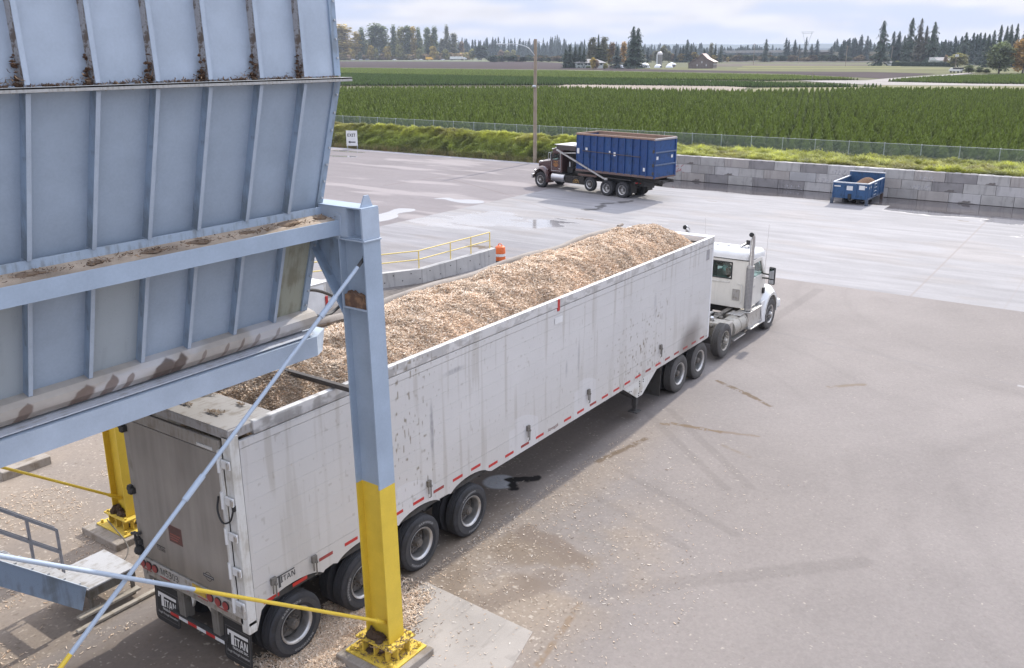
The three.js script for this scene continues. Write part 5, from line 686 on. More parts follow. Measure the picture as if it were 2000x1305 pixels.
    const q4 = new MB(); for (let i = 0; i < 5; i++) { const a0 = i / 5 * 1.1, a1 = (i + 1) / 5 * 1.1; q4.slab([cx + s * 1.0, 0.55 + Math.cos(a0) * 0.65, -16.0 - Math.sin(a0 + 0.35) * 0.68], [cx + s * 1.3, 0.55 + Math.cos(a0) * 0.65, -16.0 - Math.sin(a0 + 0.35) * 0.68], [cx + s * 1.3, 0.55 + Math.cos(a1) * 0.65, -16.0 - Math.sin(a1 + 0.35) * 0.68], [cx + s * 1.0, 0.55 + Math.cos(a1) * 0.65, -16.0 - Math.sin(a1 + 0.35) * 0.68], 0.01); } q4.build('quarter_fender', M.frame, T);
  }
  const tl = new MB(); tl.rbox(cx + 0.9, 0.98, -13.46, 0.12, 0.06, 0.03, 0.01); tl.build('tail_light', M.redDull, T);
}

// ---------------------------------------------------------------- the loading bin (hopper on its steel frame)
{
  const T = wthing('loading_bin', 'big blue grey steel chip loading bin standing on yellow footed columns over the trailer', 'loading bin', [-2.24, 0, 2.4]);
  const XC = -2.24, mir = (x) => 2 * XC - x;
  const Z0 = -1.46, Z1 = 6.3;   // ends of the bin
  const RIBS = [-0.84, -0.17, 0.53, 1.18, 1.84, 2.53, 3.2, 3.87, 4.54, 5.21, 5.88];
  const xs = (h) => 0.96 - (8.63 - h) * 0.298, xu = (h) => 0.955 - (h - 8.65) * 0.035;
  const cuts = [Z0, ...RIBS, Z1];
  const steelWarm = pm(0.345, 0.395, 0.44, { map: tFilm, size: 1.9, rough: 0.55 });
  const lipMat = new THREE.MeshStandardMaterial({ roughness: 0.85, map: tex(1024, 48, (u, v, c) => {
    const z = Z0 + u * (Z1 - Z0), y = v, n = fbm(z * 5, y * 2, 4), n2 = fbm(z * 1.3, y + 4, 3), k = 0.85 + 0.3 * (n - 0.5); c[0] = 0.46 * k; c[1] = 0.42 * k; c[2] = 0.375 * k;
    const white = sst(0.5, 0.65, n2) * 0.6; c[0] = lerp(c[0], 0.55, white); c[1] = lerp(c[1], 0.55, white); c[2] = lerp(c[2], 0.57, white);
    const lowd = sst(0.62, 0.3, y) * 0.45 * sst(0.35, 0.6, n); c[0] = lerp(c[0], 0.2, lowd); c[1] = lerp(c[1], 0.16, lowd); c[2] = lerp(c[2], 0.125, lowd);
    for (const [cz, w, s] of [[2.62, 0.10, 0.9], [1.95, 0.16, 0.95], [1.62, 0.10, 0.9], [1.38, 0.06, 0.8], [0.92, 0.2, 1], [0.7, 0.12, 1], [0.35, 0.04, 0.7], [0.0, 0.04, 0.7], [-0.25, 0.035, 0.8], [-0.5, 0.05, 0.6], [-0.85, 0.04, 0.6], [3.3, 0.2, 0.8]]) { const e = Math.abs(z - cz + (y - 0.5) * 0.16) / (w * 0.8), q = 0.85 * s * sst(1.15, 0.75, e + 0.55 * (fbm(z * 11, y * 3.5, 3) - 0.5) + 2.2 * sst(0.55, 0.95, y) * (cz > 0.6 ? 0.35 + vn(cz * 9, 2) : 1)); const d = cz > 0.6 && cz < 1 ? 0.6 : 1; c[0] = lerp(c[0], 0.13 * d, q); c[1] = lerp(c[1], 0.082 * d, q); c[2] = lerp(c[2], 0.06 * d, q); }
  }, { clampEdge: true }) });
  for (const side of [1, -1]) {
    const X = (x) => (side > 0 ? x : mir(x));
    const quad = (mb, x0, h0, x1, h1, za, zb, t) => { const a = [X(x0), h0, za], b = [X(x0), h0, zb], c = [X(x1), h1, zb], d = [X(x1), h1, za]; return side > 0 ? mb.slab(b, a, d, c, t) : mb.slab(a, b, c, d, t); };
    for (let i = 0; i < cuts.length - 1; i++) {
      const za = cuts[i] + 0.004, zb = cuts[i + 1] - 0.004, mats = i === 0 ? M.steelOlive : i === 4 || i === 6 ? steelWarm : M.steel;
      let q = new MB(); quad(q, xu(8.655), 8.655, xu(10.9), 10.9, za, zb, 0.012); q.build('panel', M.steelPale, T);
      q = new MB(); quad(q, xs(6.9), 6.9, xs(8.6), 8.6, za, zb, 0.012); q.build('panel', M.steel, T);
      q = new MB(); quad(q, xs(5.42), 5.42, xs(6.66), 6.66, za, zb, 0.012); q.build('panel', mats, T);
    }
    for (const z of RIBS) {
      // rib web stands off the wall, flange faces outwards
      let q = new MB(); const D = 0.115, rib = (x0, h0, x1, h1, w, t, off) => { const a = [X(x0 + off), h0, z - t], b = [X(x0 + off), h0, z + t], c = [X(x1 + off), h1, z + t], d = [X(x1 + off), h1, z - t]; return side > 0 ? q.slab(b, a, d, c, w) : q.slab(a, b, c, d, w); };
      rib(xu(8.66), 8.66, xu(10.9), 10.9, D - 0.008, 0.005, D - 0.008); const w1 = q.build('rib', M.dustyRib, T); q = new MB(); { const a = [X(xu(8.66) + D), 8.66, z - 0.045], b = [X(xu(8.66) + D), 8.66, z + 0.005], c = [X(xu(10.9) + D), 10.9, z + 0.005], d = [X(xu(10.9) + D), 10.9, z - 0.045]; side > 0 ? q.slab(b, a, d, c, 0.008) : q.slab(a, b, c, d, 0.008); } q.build('rib_flange', M.steelPale, w1);
      for (const [h0, h1, m] of [[6.95, 8.58, M.steelDark], [5.40, 6.66, M.steelDark]]) { q = new MB(); rib(xs(h0), h0, xs(h1), h1, D - 0.008, 0.005, D - 0.008); const wb = q.build('rib', m, T); q = new MB(); { const a = [X(xs(h0) + D), h0, z - 0.042], b = [X(xs(h0) + D), h0, z + 0.005], c = [X(xs(h1) + D), h1, z + 0.005], d = [X(xs(h1) + D), h1, z - 0.042]; side > 0 ? q.slab(b, a, d, c, 0.008) : q.slab(a, b, c, d, 0.008); } q.build('rib_flange', M.steelPale, wb); }
    }
    const zc = (Z0 + Z1) / 2, zl = Z1 - Z0;
    let q = new MB(); q.rbox(X(1.03), 8.628, zc - 0.05, 0.17, 0.022, zl + 0.16, 0.004); q.rbox(X(1.105), 8.615, zc - 0.05, 0.02, 0.05, zl + 0.16, 0.004); for (let i = 0; i < 26; i++) q.rod([X(1.05), 8.58, Z0 + 0.2 + i * 0.3], [X(1.05), 8.63, Z0 + 0.2 + i * 0.3], 0.012, 6); q.build('ledge', pm(0.42, 0.42, 0.41, { map: tGrime, size: 0.5, rough: 0.7 }), T);
    q = new MB(); for (let i = 0; i < 24; i++) { const h = 5.5 + i * 0.225, x = h < 8.63 ? xs(h) : xu(h); q.rod([X(x + 0.03), h, Z0 - 0.02], [X(x + 0.045), h, Z0 - 0.02], 0.016, 6); } q.build('bolt', M.galv, T);
    q = new MB(); { const e = (h, x) => [X(x), h]; for (const [h0, x0, h1, x1] of [[5.4, xs(5.4), 6.68, xs(6.68)], [6.68, xs(6.68), 8.62, xs(8.62)], [8.66, xu(8.66), 10.9, xu(10.9)]]) { const a = [X(x0 + 0.028), h0, Z0 - 0.06], b = [X(x0 + 0.028), h0, Z0 + 0.045], c = [X(x1 + 0.028), h1, Z0 + 0.045], d = [X(x1 + 0.028), h1, Z0 - 0.06]; side > 0 ? q.slab(b, a, d, c, 0.03) : q.slab(a, b, c, d, 0.03); } } q.build('end_angle', M.steelDark, T);
    // trough beam: channel with a dusty floor
    q = new MB(); q.rbox(X(0.895), 6.72, zc + 0.02, 0.014, 0.205, zl - 0.02, 0.004);  q.rbox(X(0.865), 6.622, zc + 0.02, 0.075, 0.014, zl - 0.02, 0.004); q.build('trough_beam', M.steel, T);
    q = new MB(); q.rbox(X(0.54), 6.91, zc + 0.02, 0.02, 0.10, zl - 0.02, 0.004); q.build('inner_angle', M.steelDirty, T);
    q = new MB(); q.slab([X(0.885), 6.795, Z0], [X(0.885), 6.795, Z1], [X(0.45), 6.885, Z1], [X(0.45), 6.885, Z0], side > 0 ? -0.02 : 0.02); q.build('trough_floor', M.dust, T);
    if (side > 0) for (const z of [...RIBS, Z0 + 0.08]) { q = new MB(); const g = new THREE.SphereGeometry(1, 12, 8); const p = g.attributes.position; for (let i = 0; i < p.count; i++) { const n = 0.7 + 0.6 * vn(p.getX(i) * 3 + z * 5, p.getZ(i) * 3 + p.getY(i)); p.setXYZ(i, p.getX(i) * n, p.getY(i) * n, p.getZ(i) * n); } g.computeVertexNormals(); q.add(g, new THREE.Matrix4().compose(V3(0.64, 6.835, z + 0.06), new THREE.Quaternion(), V3(0.09 + 0.06 * rnd(), 0.012 + 0.022 * rnd(), 0.09 + 0.1 * rnd()))); q.build('dirt_pile', pm(0.21, 0.15, 0.105, { map: tGrime, size: 0.25, rough: 1 }), T); }
    // discharge lip and lower beam
    q = new MB(); const lip = [[-0.02, 5.43], [0.12, 5.395], [0.175, 5.34], [0.165, 5.24], [0.10, 5.16], [-0.02, 5.12]].map((p) => [X(p[0]), p[1]]); if (side < 0) lip.reverse(); q.prism('z', lip, Z0 - 0.12, Z1); { const g = q.geo(), p = g.attributes.position, uv = g.attributes.uv; for (let i = 0; i < p.count; i++) uv.setXY(i, (p.getZ(i) - Z0) / (Z1 - Z0), (p.getY(i) - 5.1) / 0.34); const m = new THREE.Mesh(g, lipMat); m.name = 'discharge_lip'; m.castShadow = m.receiveShadow = true; shiftInto(m, T); T.add(m); }
    q = new MB(); const bz0 = Z0 + 0.02; const beam = [[-0.06, 5.105], [0.285, 5.085], [0.285, 4.80], [-0.06, 4.82]].map((p) => [X(p[0]), p[1]]); if (side < 0) beam.reverse(); q.prism('z', beam, bz0, Z1); const bm = q.build('lower_beam', M.steelPale, T);
    q = new MB(); { const a = [X(0.285), 5.085, bz0], b = [X(0.285), 4.80, bz0], c = [X(0.12), 4.78, bz0 - 0.24], d = [X(0.12), 5.10, bz0 - 0.3], e = [X(-0.06), 5.10, bz0 - 0.3], f = [X(-0.06), 4.8, bz0 - 0.24], g = [X(-0.06), 5.105, bz0], h = [X(-0.06), 4.86, bz0]; if (side > 0) { q.slab(a, b, c, d, 0.008); q.slab(g, a, d, e, 0.008); q.slab(d, c, f, e, 0.008); } else { q.slab(d, c, b, a, 0.008); q.slab(e, d, a, g, 0.008); q.slab(e, f, c, d, 0.008); } } q.build('beam_end', M.steelPale, bm);
    q = new MB(); q.rbox(X(0.11), 5.118, zc, 0.3, 0.012, zl - 0.1, 0.003); q.build('beam_cover', pm(0.55, 0.58, 0.64, { map: tGrime, size: 1.2, rough: 0.6 }), bm);
  }
  // bin ends and the slack of chips left inside
  for (const z of [Z0 - 0.005, Z1]) { const q = new MB(); const o = [[xs(5.42), 5.42], [xs(8.63) - 0.01, 8.63], [xu(10.9) - 0.01, 10.9], [mir(xu(10.9)) + 0.01, 10.9], [mir(xs(8.63)) + 0.01, 8.63], [mir(xs(5.42)), 5.42]]; q.prism('z', o, z, z + 0.012); q.build('end_panel', M.steel, T); }
  { const q = new MB(); q.box(XC, 5.44, (Z0 + Z1) / 2, 3.7, 0.05, Z1 - Z0 - 0.1); q.build('gate_floor', M.frame, T); }
  // portal frames: leaning columns, knees, cross-beams
  const frame = (zf, dir) => {   // zf: rear face of the column, its flanges run along z to zf + dir * 0.32
    const za = Math.min(zf, zf + dir * 0.32), zb = Math.max(zf, zf + dir * 0.32), zm = (za + zb) / 2;
    for (const side of [1, -1]) {
      const X = (x) => (side > 0 ? x : mir(x) + 0.02), lean = (y) => -0.0165 * (y - 0.35), xo = (y) => 1.415 + lean(y), xi = (y) => 0.945 + lean(y), YB = 2.97, YT = 6.56;
      const flange = (mb, f, y0, y1, t) => { const a = [X(f(y0)), y0, za], b = [X(f(y0)), y0, zb], c = [X(f(y1)), y1, zb], d = [X(f(y1)), y1, za]; return side > 0 ? mb.slab(b, a, d, c, t) : mb.slab(a, b, c, d, t); };
      let q;
      for (const [y0, y1, m] of [[0.40, YB, M.yellow], [YB, YT, M.steel]]) {
        q = new MB(); flange(q, xo, y0, y1, 0.022); flange(q, (y) => xi(y) + 0.022, y0, y1, 0.022); { const w = dir < 0 ? zf - 0.11 : zf + 0.11; const a = [X(xi(y0) + 0.02), y0, w], b = [X(xo(y0) - 0.02), y0, w], c = [X(xo(y1) - 0.02), y1, w], d = [X(xi(y1) + 0.02), y1, w]; side > 0 ? q.slab(a, b, c, d, 0.014) : q.slab(b, a, d, c, 0.014); } q.build('column', m, T);
      }
      // stiffeners with bark caught on them
      for (const y of [5.62, 6.565]) { q = new MB(); q.rbox(X((xi(y) + xo(y)) / 2), y, zm, 0.49 + (y > 6 ? 0.03 : -0.05), 0.022, 0.33, 0.004); q.build('stiffener', M.steelPale, T); }
      if (side > 0 && dir < 0) { q = new MB(); const P = []; for (let i = 0; i <= 12; i++) { const t = i / 12; P.push([lerp(xi(5.63) + 0.03, xo(5.63) - 0.03, t), 5.63 + (0.06 + 0.17 * Math.pow(Math.sin((0.15 + 0.55 * (1 - t)) * 3.1), 2)) * (0.75 + 0.4 * vn(i * 1.3, 2))]); } P.push([xo(5.63) - 0.03, 5.63], [xi(5.63) + 0.03, 5.63]); q.prism('z', P.reverse(), zf - 0.10, zf - 0.02); q.build('bark_pile', M.rust, T); }
      // foot
      q = new MB(); const cxf = (X(1.415) + X(0.945)) / 2; q.rbox(cxf, 0.385, zm, 0.74, 0.03, 0.56, 0.005); q.rbox(cxf, 0.155, zm, 0.96, 0.03, 0.8, 0.005); const ft = q.build('base_plate', M.yellowDirty, T);
      q = new MB(); for (const dx of [-0.24, 0.0, 0.24]) for (const s of [-1, 1]) q.prism('z', [[cxf + dx - 0.012, 0.17], [cxf + dx + 0.012, 0.17], [cxf + dx + 0.012, 0.37], [cxf + dx - 0.012, 0.37]], zm + s * 0.26, zm + s * 0.16); for (const s of [-1, 1]) for (const dz of [-0.14, 0.12]) q.prism('x', [[zm + dz - 0.012, 0.17], [zm + dz + 0.012, 0.17], [zm + dz + 0.012, 0.37], [zm + dz - 0.012, 0.37]], cxf + s * 0.36, cxf + s * 0.26); q.build('gusset', M.yellowDirty, ft);
      q = new MB(); for (const dx of [-0.4, 0.4]) for (const dz of [-0.32, 0.32]) { q.rod([cxf + dx, 0.16, zm + dz], [cxf + dx, 0.23, zm + dz], 0.03, 6); q.rod([cxf + dx * 0.75, 0.4, zm + dz * 0.72], [cxf + dx * 0.75, 0.44, zm + dz * 0.72], 0.024, 6); } q.build('anchor_bolt', M.yellowDirty, ft);
      q = new MB(); for (let i = 0; i < 9; i++) { const g = new THREE.IcosahedronGeometry(1, 2), p = g.attributes.position; for (let k = 0; k < p.count; k++) { const n = 0.65 + 0.7 * vn(p.getX(k) * 2.6 + i * 7, p.getZ(k) * 2.6 + p.getY(k) * 2); p.setXYZ(k, p.getX(k) * n, p.getY(k) * n, p.getZ(k) * n); } g.computeVertexNormals(); const up = i < 4; q.add(g, new THREE.Matrix4().compose(V3(cxf + (up ? rr(-0.22, 0.12) : rr(-0.36, 0.36)), up ? 0.41 : 0.18, zm + (up ? (dir < 0 ? 1 : -1) * rr(0.08, 0.2) : rr(-0.3, 0.3))), new THREE.Quaternion(), V3(rr(0.06, 0.14), up ? rr(0.05, 0.13) : rr(0.02, 0.05), rr(0.05, 0.11)))); } q.build('bark_pile', pm(0.095, 0.06, 0.038, { map: tGrime, size: 0.2, rough: 1, bump: 0.01, bumpSize: 0.2 }), ft);
      // knee: triangular plate with a flange along its slope
      q = new MB(); const k = [[xi(5.55), 5.52], [xi(6.54), 6.54], [0.2, 6.54]].map((p) => [X(p[0]), p[1]]); if (side < 0) k.reverse(); q.prism('z', k, zm - 0.007, zm + 0.007); const kn = q.build('knee_plate', M.steelDark, T); q = new MB(); { const a = [X(xi(5.55)), 5.50, za], b = [X(xi(5.55)), 5.50, zb], c = [X(0.19), 6.54, zb], d = [X(0.19), 6.54, za]; side > 0 ? q.slab(a, b, c, d, 0.016) : q.slab(b, a, d, c, 0.016); } q.build('knee_flange', M.steelDark, kn);
      // column head and lifting lug
      q = new MB(); flange(q, xo, 6.58, 6.985, 0.03); q.build('head_plate', M.steelPale, T); q = new MB(); { const x0 = X(xo(7) - 0.03); q.prism('x', [[zm - 0.13, 6.99], [zm + 0.10, 6.99], [zm + 0.02, 7.15], [zm - 0.06, 7.15]], x0 - 0.06, x0 - 0.038); } q.build('lifting_lug', M.steelPale, T);
      q = new MB(); q.rod([X(xo(6.3) - 0.1), 6.33, zf + (dir < 0 ? 0.004 : -0.004) - 0.11], [X(xo(6.3) - 0.1), 6.33, zf - 0.12], 0.04, 10); q.build('rod_hole', M.black, T);
    }
    // cross-beam between the columns
    const q = new MB(); const a = mir(1.30) + 0.02, b = 1.30; q.rbox((a + b) / 2, 6.992, zm, b - a, 0.02, 0.32, 0.004); q.rbox((a + b) / 2, 6.588, zm, b - a, 0.02, 0.30, 0.004); q.box((a + b) / 2, 6.79, zm, b - a, 0.38, 0.016); q.build('cross_beam', M.steel, T);
    for (const x of [1.02, mir(1.02)]) { const w = new MB(); w.box(x, 6.79, zm, 0.014, 0.385, 0.3); const s = w.build('web_stiffener', M.steelPale, T); const v = new MB(); const e = x > XC ? 0.86 : mir(0.86); v.rbox(e, 6.74, zf + (dir < 0 ? 0.006 : -0.006), 0.1, 0.34, 0.012, 0.003, 0, 0, x > XC ? -0.12 : 0.12); v.build('gusset', M.steelPale, s); const pl = new MB(); pl.box((0.5 + 1.02) / 2 * (x > XC ? 1 : 0) + (x > XC ? 0 : mir(0.76)), 6.79, zf + (dir < 0 ? -0.004 : 0.004), 0.52, 0.385, 0.008); pl.build('end_plate', M.steelPale, s); }
  };
  frame(-1.43, -1); frame(6.27, 1);
  // X rods in the plane of the columns
  for (const x of [1.25, mir(1.25)]) {
    const at = (t) => [x, lerp(6.35, 0.62, t), lerp(-1.52, 6.3, t)], bt = (t) => [x + 0.05, lerp(0.70, 6.35, t), lerp(-1.52, 6.3, t)], Y = 2.97;
    const tc = (6.35 - Y) / (6.35 - 0.62), td = (Y - 0.70) / (6.35 - 0.70); const P = (f, t) => f(t);
    let q = new MB(); q.rod(P(at, 0.02), P(at, tc), 0.026, 12); q.rod(P(at, 0.075), P(at, 0.11), 0.037, 12); q.rod(P(at, 0.36), P(at, 0.395), 0.037, 12); const r1 = q.build('brace_rod', M.steelPale, T); q = new MB(); q.rod(P(at, 0.0), P(at, 0.08), 0.024, 10); q.build('rod_thread', M.frame, r1); q = new MB(); q.rod(P(at, tc), P(at, 1), 0.026, 12); q.build('brace_rod', M.yellow, T);
    q = new MB(); q.rod(P(bt, td), P(bt, 1), 0.026, 12); q.build('brace_rod', M.steelPale, T); q = new MB(); q.rod(P(bt, 0.0), P(bt, td), 0.026, 12); q.rod(P(bt, 0.0), P(bt, 0.03), 0.036, 12); q.build('brace_rod', M.yellow, T);
  }
  // bark caught on the ledge and in the rib corners
  const dm = new MB(); for (const z of RIBS.slice(0, 7)) for (let i = 0; i < 34; i++) { const g = new THREE.TetrahedronGeometry(1, 1), p = g.attributes.position; for (let k = 0; k < p.count; k++) p.setXYZ(k, p.getX(k) * rr(0.6, 1.2), p.getY(k) * rr(0.6, 1.2), p.getZ(k) * rr(0.6, 1.2)); g.computeVertexNormals(); const t = i / 34, far = i > 22; dm.add(g, new THREE.Matrix4().compose(V3(0.975 + 0.06 * rnd(), far ? 8.648 : 8.65 + 0.28 * Math.pow(rnd(), 2), far ? z + 0.06 + 0.42 * rnd() : z + 0.015 + 0.05 * rnd()), new THREE.Quaternion(), V3(0.014 + 0.014 * rnd(), 0.008 + 0.018 * rnd(), 0.012 + 0.024 * rnd()))); }
  { const m = dm.build('caught_bark', pm(0.14, 0.085, 0.055, { map: tGrime, size: 0.2, rough: 1 }), T); m.userData.kind = 'stuff'; }
  const sp = (name, N, spot) => { const im = scatterChips(name, N, spot, 'x', [[0.15, 0.09, 0.055], [0.10, 0.06, 0.035], [0.30, 0.20, 0.12], [0.2, 0.13, 0.08]]); scene.remove(im); im.position.copy(T.position).negate(); im.name = name; im.userData = { kind: 'stuff' }; T.add(im); };
  sp('ledge_chips', 1700, () => { const z = rr(Z0, 3.4); let d = 9; for (const r of RIBS) { const q = z - r; if (q > 0 && q < d) d = q; } const k = Math.exp(-d / 0.16); if (rnd() > 0.3 + 0.7 * k) return null; return [0.965 + 0.1 * rnd(), 8.645 + 0.3 * k * rnd() * rnd(), z, rr(0.35, 0.8), 1.6]; });
  sp('trough_chips', 900, () => { const z = rr(Z0, 3.3); let d = 9; for (const r of [...RIBS, Z0]) d = Math.min(d, Math.abs(z - r)); if (rnd() > 0.25 + 0.75 * Math.exp(-d / 0.12)) return null; return [rr(0.57, 0.87), 6.845 + 0.02 * rnd(), z, rr(0.35, 0.9), 0.8]; });
  sp('foot_chips', 900, () => { const up = rnd() < 0.5; return [rr(0.72, 1.6), up ? 0.405 : 0.175, -1.6 + rr(-0.38, 0.38), rr(0.4, 0.9), 0.6]; });
}
// concrete footings
{
  const f = new MB(); f.rbox(1.19, 0.055, -1.55, 1.15, 0.17, 1.0, 0.03); lone('concrete_footing', f.geo(), M.concDirty, 'low dirty concrete footing under the nearest yellow column', 'footing');
  const g = new MB(); g.rbox(-5.66, 0.055, -1.5, 1.2, 0.17, 1.1, 0.03); lone('concrete_footing', g.geo(), M.concDirty, 'concrete footing under the yellow column left of the trailer', 'footing');
  const h = new MB(); h.rbox(-10.6, 0.09, -1.75, 1.6, 0.22, 1.1, 0.03); const hm = thing('concrete_footing', 'grey concrete footing with a yellow plate at the left edge of the picture', 'footing', [0, 0, 0]); h.build('footing_block', M.concDirty, hm); const p = new MB(); p.rbox(-10.55, 0.215, -1.75, 0.9, 0.03, 0.5, 0.005); p.rbox(-10.5, 0.27, -1.75, 0.5, 0.08, 0.12, 0.01); p.build('plate', M.yellowDirty, hm);
  for (const [x, w] of [[1.19, 'right'], [-5.66, 'left']]) { const k = new MB(); k.rbox(x, 0.055, 6.4, 1.15, 0.17, 1.0, 0.03); lone('concrete_footing', k.geo(), M.concDirty, 'concrete footing under the rear ' + w + ' column of the loading bin', 'footing'); }
}

// ---------------------------------------------------------------- maroon roll-off truck with its blue container
{
  // local frame: forward -z, near side x = -1.15, s = metres ahead of the rear axle -> z = -s
  const POS = [-17.80, 0, -45.54], TURN = 1.4137;
  const T = thing('roll_off_truck', 'dark maroon hook and roll off truck carrying the tall blue container', 'truck', POS, TURN);
  const maroon = pm(0.062, 0.022, 0.022, { map: tFine, size: 2, rough: 0.25, phys: true, clear: 0.8 }), maroonD = pm(0.05, 0.02, 0.02, { map: tGrime, size: 1, rough: 0.5 });
  const A = (mb, n, m, p = T) => mb.build(n, m, p);
  let q = new MB(); for (const x of [-0.45, 0.45]) q.box(x, 0.92, -2.6, 0.1, 0.3, 9.2); for (let i = 0; i < 9; i++) q.box(0, 0.9, 1.6 - i * 1.0, 0.9, 0.2, 0.1); A(q, 'frame_rail', M.frame);
  q = new MB(); for (const x of [-0.5, 0.5]) q.rbox(x, 1.20, -0.9, 0.14, 0.2, 7.4, 0.02); q.box(0, 1.12, -2.6, 0.9, 0.1, 0.4); q.box(0, 1.12, 1.5, 0.9, 0.1, 0.4); A(q, 'hoist_rail', M.frame);
  q = new MB(); q.rbox(-0.95, 1.16, -3.05, 0.06, 0.14, 1.6, 0.02); A(q, 'hoist_plate', pm(0.20, 0.13, 0.11, { map: tGrime, size: 0.5, rough: 0.9 }));
  // cab
  const cabS = new THREE.Shape([[-6.25, 1.15], [-5.22, 1.15], [-5.22, 2.52], [-6.0, 2.58], [-6.22, 2.05], [-6.25, 1.85]].map((p) => new THREE.Vector2(...p)));
  for (const s of [-1, 1]) {
    const sh = new THREE.Shape(cabS.getPoints()); sh.holes.push(new THREE.Path([[-5.42, 1.98], [-5.42, 2.42], [-5.95, 2.42], [-6.13, 1.98]].map((p) => new THREE.Vector2(...p))));
    const b = new MB(); b.add(new THREE.ExtrudeGeometry(sh, { depth: 0.05, bevelEnabled: true, bevelSize: 0.012, bevelThickness: 0.012, bevelSegments: 1 }), new THREE.Matrix4().makeBasis(V3(0, 0, 1), V3(0, 1, 0), V3(-1, 0, 0)).setPosition(s * 1.0 + 0.025, 0, 0)); const d = A(b, 'door', maroon);
    q = new MB(); q.slab([s * 1.0, 1.97, -5.4], [s * 1.0, 1.97, -6.14], [s * 1.0, 2.43, -5.96], [s * 1.0, 2.43, -5.4], 0.008); A(q, 'window', M.glass, d);
    q = new MB(); const e = [[-5.36, 1.24], [-6.16, 1.24], [-6.16, 1.9], [-6.08, 2.1], [-5.36, 2.46]]; for (let i = 0; i < 2; i++) q.rod([s * 1.04, e[i][1], e[i][0]], [s * 1.04, e[i + 1][1], e[i + 1][0]], 0.014, 6); q.rod([s * 1.04, 1.24, -5.36], [s * 1.04, 2.46, -5.36], 0.018, 6); q.rbox(s * 1.04, 1.4, -5.45, 0.03, 0.06, 0.14, 0.01); A(q, 'door_trim', M.chrome, d);
    if (s < 0) { const t = canvasTex(220, 160, (g) => { g.fillStyle = '#d8962e'; g.font = 'bold 46px serif'; g.textAlign = 'center'; g.fillText('F & F', 110, 46); g.font = 'bold 26px serif'; g.fillText('HAULING', 110, 84, 200); g.fillRect(20, 92, 180, 4); g.fillStyle = '#b97a2a'; g.font = '20px serif'; for (let i = 0; i < 2; i++) { g.fillRect(50 + i * 12, 108 + i * 20, 120 - i * 24, 9); } }); const m = mesh('door_lettering', new THREE.PlaneGeometry(0.66, 0.48), decalMat(t), d); m.position.set(-1.04, 1.70, -5.78); m.rotation.y = -Math.PI / 2; }
    // mirror on tube arms
    q = new MB(); q.rod([s * 1.0, 2.5, -6.0], [s * 1.42, 2.46, -6.1], 0.018, 6); q.rod([s * 1.42, 2.46, -6.1], [s * 1.42, 1.92, -6.1], 0.018, 6); q.rod([s * 1.42, 1.92, -6.1], [s * 1.0, 1.9, -6.2], 0.018, 6); A(q, 'mirror_bracket', M.chrome); q = new MB(); q.rbox(s * 1.30, 2.2, -5.95, 0.2, 0.44, 0.05, 0.02); A(q, 'mirror', M.chrome);
    // fender and steer wheel
    q = new MB(); { const pos = [], idx = [], N = 14, K = 7; for (let i = 0; i <= N; i++) for (let k = 0; k <= K; k++) { const t = k / K, a = lerp(-0.1, 0.98, i / N) * Math.PI, r = 0.72 - (t > 0.6 ? 0.16 * Math.pow((t - 0.6) / 0.4, 2) : 0); pos.push(s * (0.5 + 0.68 * t), 0.62 + Math.sin(a) * r * 1.18, -7.11 + Math.cos(a) * r); } for (let i = 0; i < N; i++) for (let k = 0; k < K; k++) { const a = i * (K + 1) + k, b = a + 1, c = a + K + 1, d2 = c + 1; if (s > 0) idx.push(a, b, d2, a, d2, c); else idx.push(a, d2, b, a, c, d2); } const g = new THREE.BufferGeometry(); g.setAttribute('position', new THREE.Float32BufferAttribute(pos, 3)); g.setIndex(idx); g.computeVertexNormals(); q.add(g); } A(q, 'fender', pm(0.062, 0.022, 0.022, { rough: 0.25, two: true, phys: true, clear: 0.8 }));
    q = new MB(); q.rbox(s * 1.1, 1.02, -6.42, 0.2, 0.6, 0.16, 0.05); A(q, 'fender_skirt', maroon);
    wheel(T, [s * 1.14, 0.52, -7.11], s, { R: 0.54, w: 0.34, style: 'steer', plain: true, rimMat: M.alu });
    wheel(T, [s * 1.12, 0.62, -2.72], s, { R: 0.47, w: 0.28, style: 'steer', plain: true, rimMat: M.chrome });
    for (const z of [0, -1.29]) { wheel(T, [s * 1.15, 0.5, z], s, { R: 0.51, w: 0.28, style: 'deep', plain: true, hubMat: M.alu }); innerTyre(T, [s > 0 ? 0.82 : -0.54, 0.5, z], 0.51, 0.28); }
    q = new MB(); q.slab([s * 0.55, 1.0, 0.72], [s * 1.15, 1.0, 0.72], [s * 1.15, 0.36, 0.76], [s * 0.55, 0.36, 0.76], 0.015); A(q, 'mud_flap', pm(0.03, 0.028, 0.027, { rough: 0.8, two: true, map: tGrime, size: 0.6 }));
    q = new MB(); q.rbox(s * 0.85, 1.17, -0.65, 0.6, 0.05, 2.6, 0.02); A(q, 'fender_plate', M.frame);
  }
  q = new MB(); q.box(0, 1.85, -5.24, 1.95, 1.35, 0.05); A(q, 'cab_rear_wall', maroonD); q = new MB(); q.slab([-0.95, 2.0, -6.24], [-0.9, 2.55, -6.02], [0.9, 2.55, -6.02], [0.95, 2.0, -6.24], 0.02); A(q, 'windshield', M.glassDark);
  q = new MB(); { const g = new RoundedBoxGeometry(2.06, 0.26, 1.0, 3, 0.1); q.add(g, new THREE.Matrix4().makeTranslation(0, 2.60, -5.62)); } A(q, 'roof', maroonD);
  q = new MB(); q.rbox(0, 2.66, -6.1, 1.9, 0.05, 0.28, 0.02, 0.25); A(q, 'sun_visor', M.chrome); for (let i = 0; i < 5; i++) { q = new MB(); q.ball(-0.8 + i * 0.4, 2.76, -5.95, 0.06, 1, 0.7, 1.6); A(q, 'roof_light', M.white); }
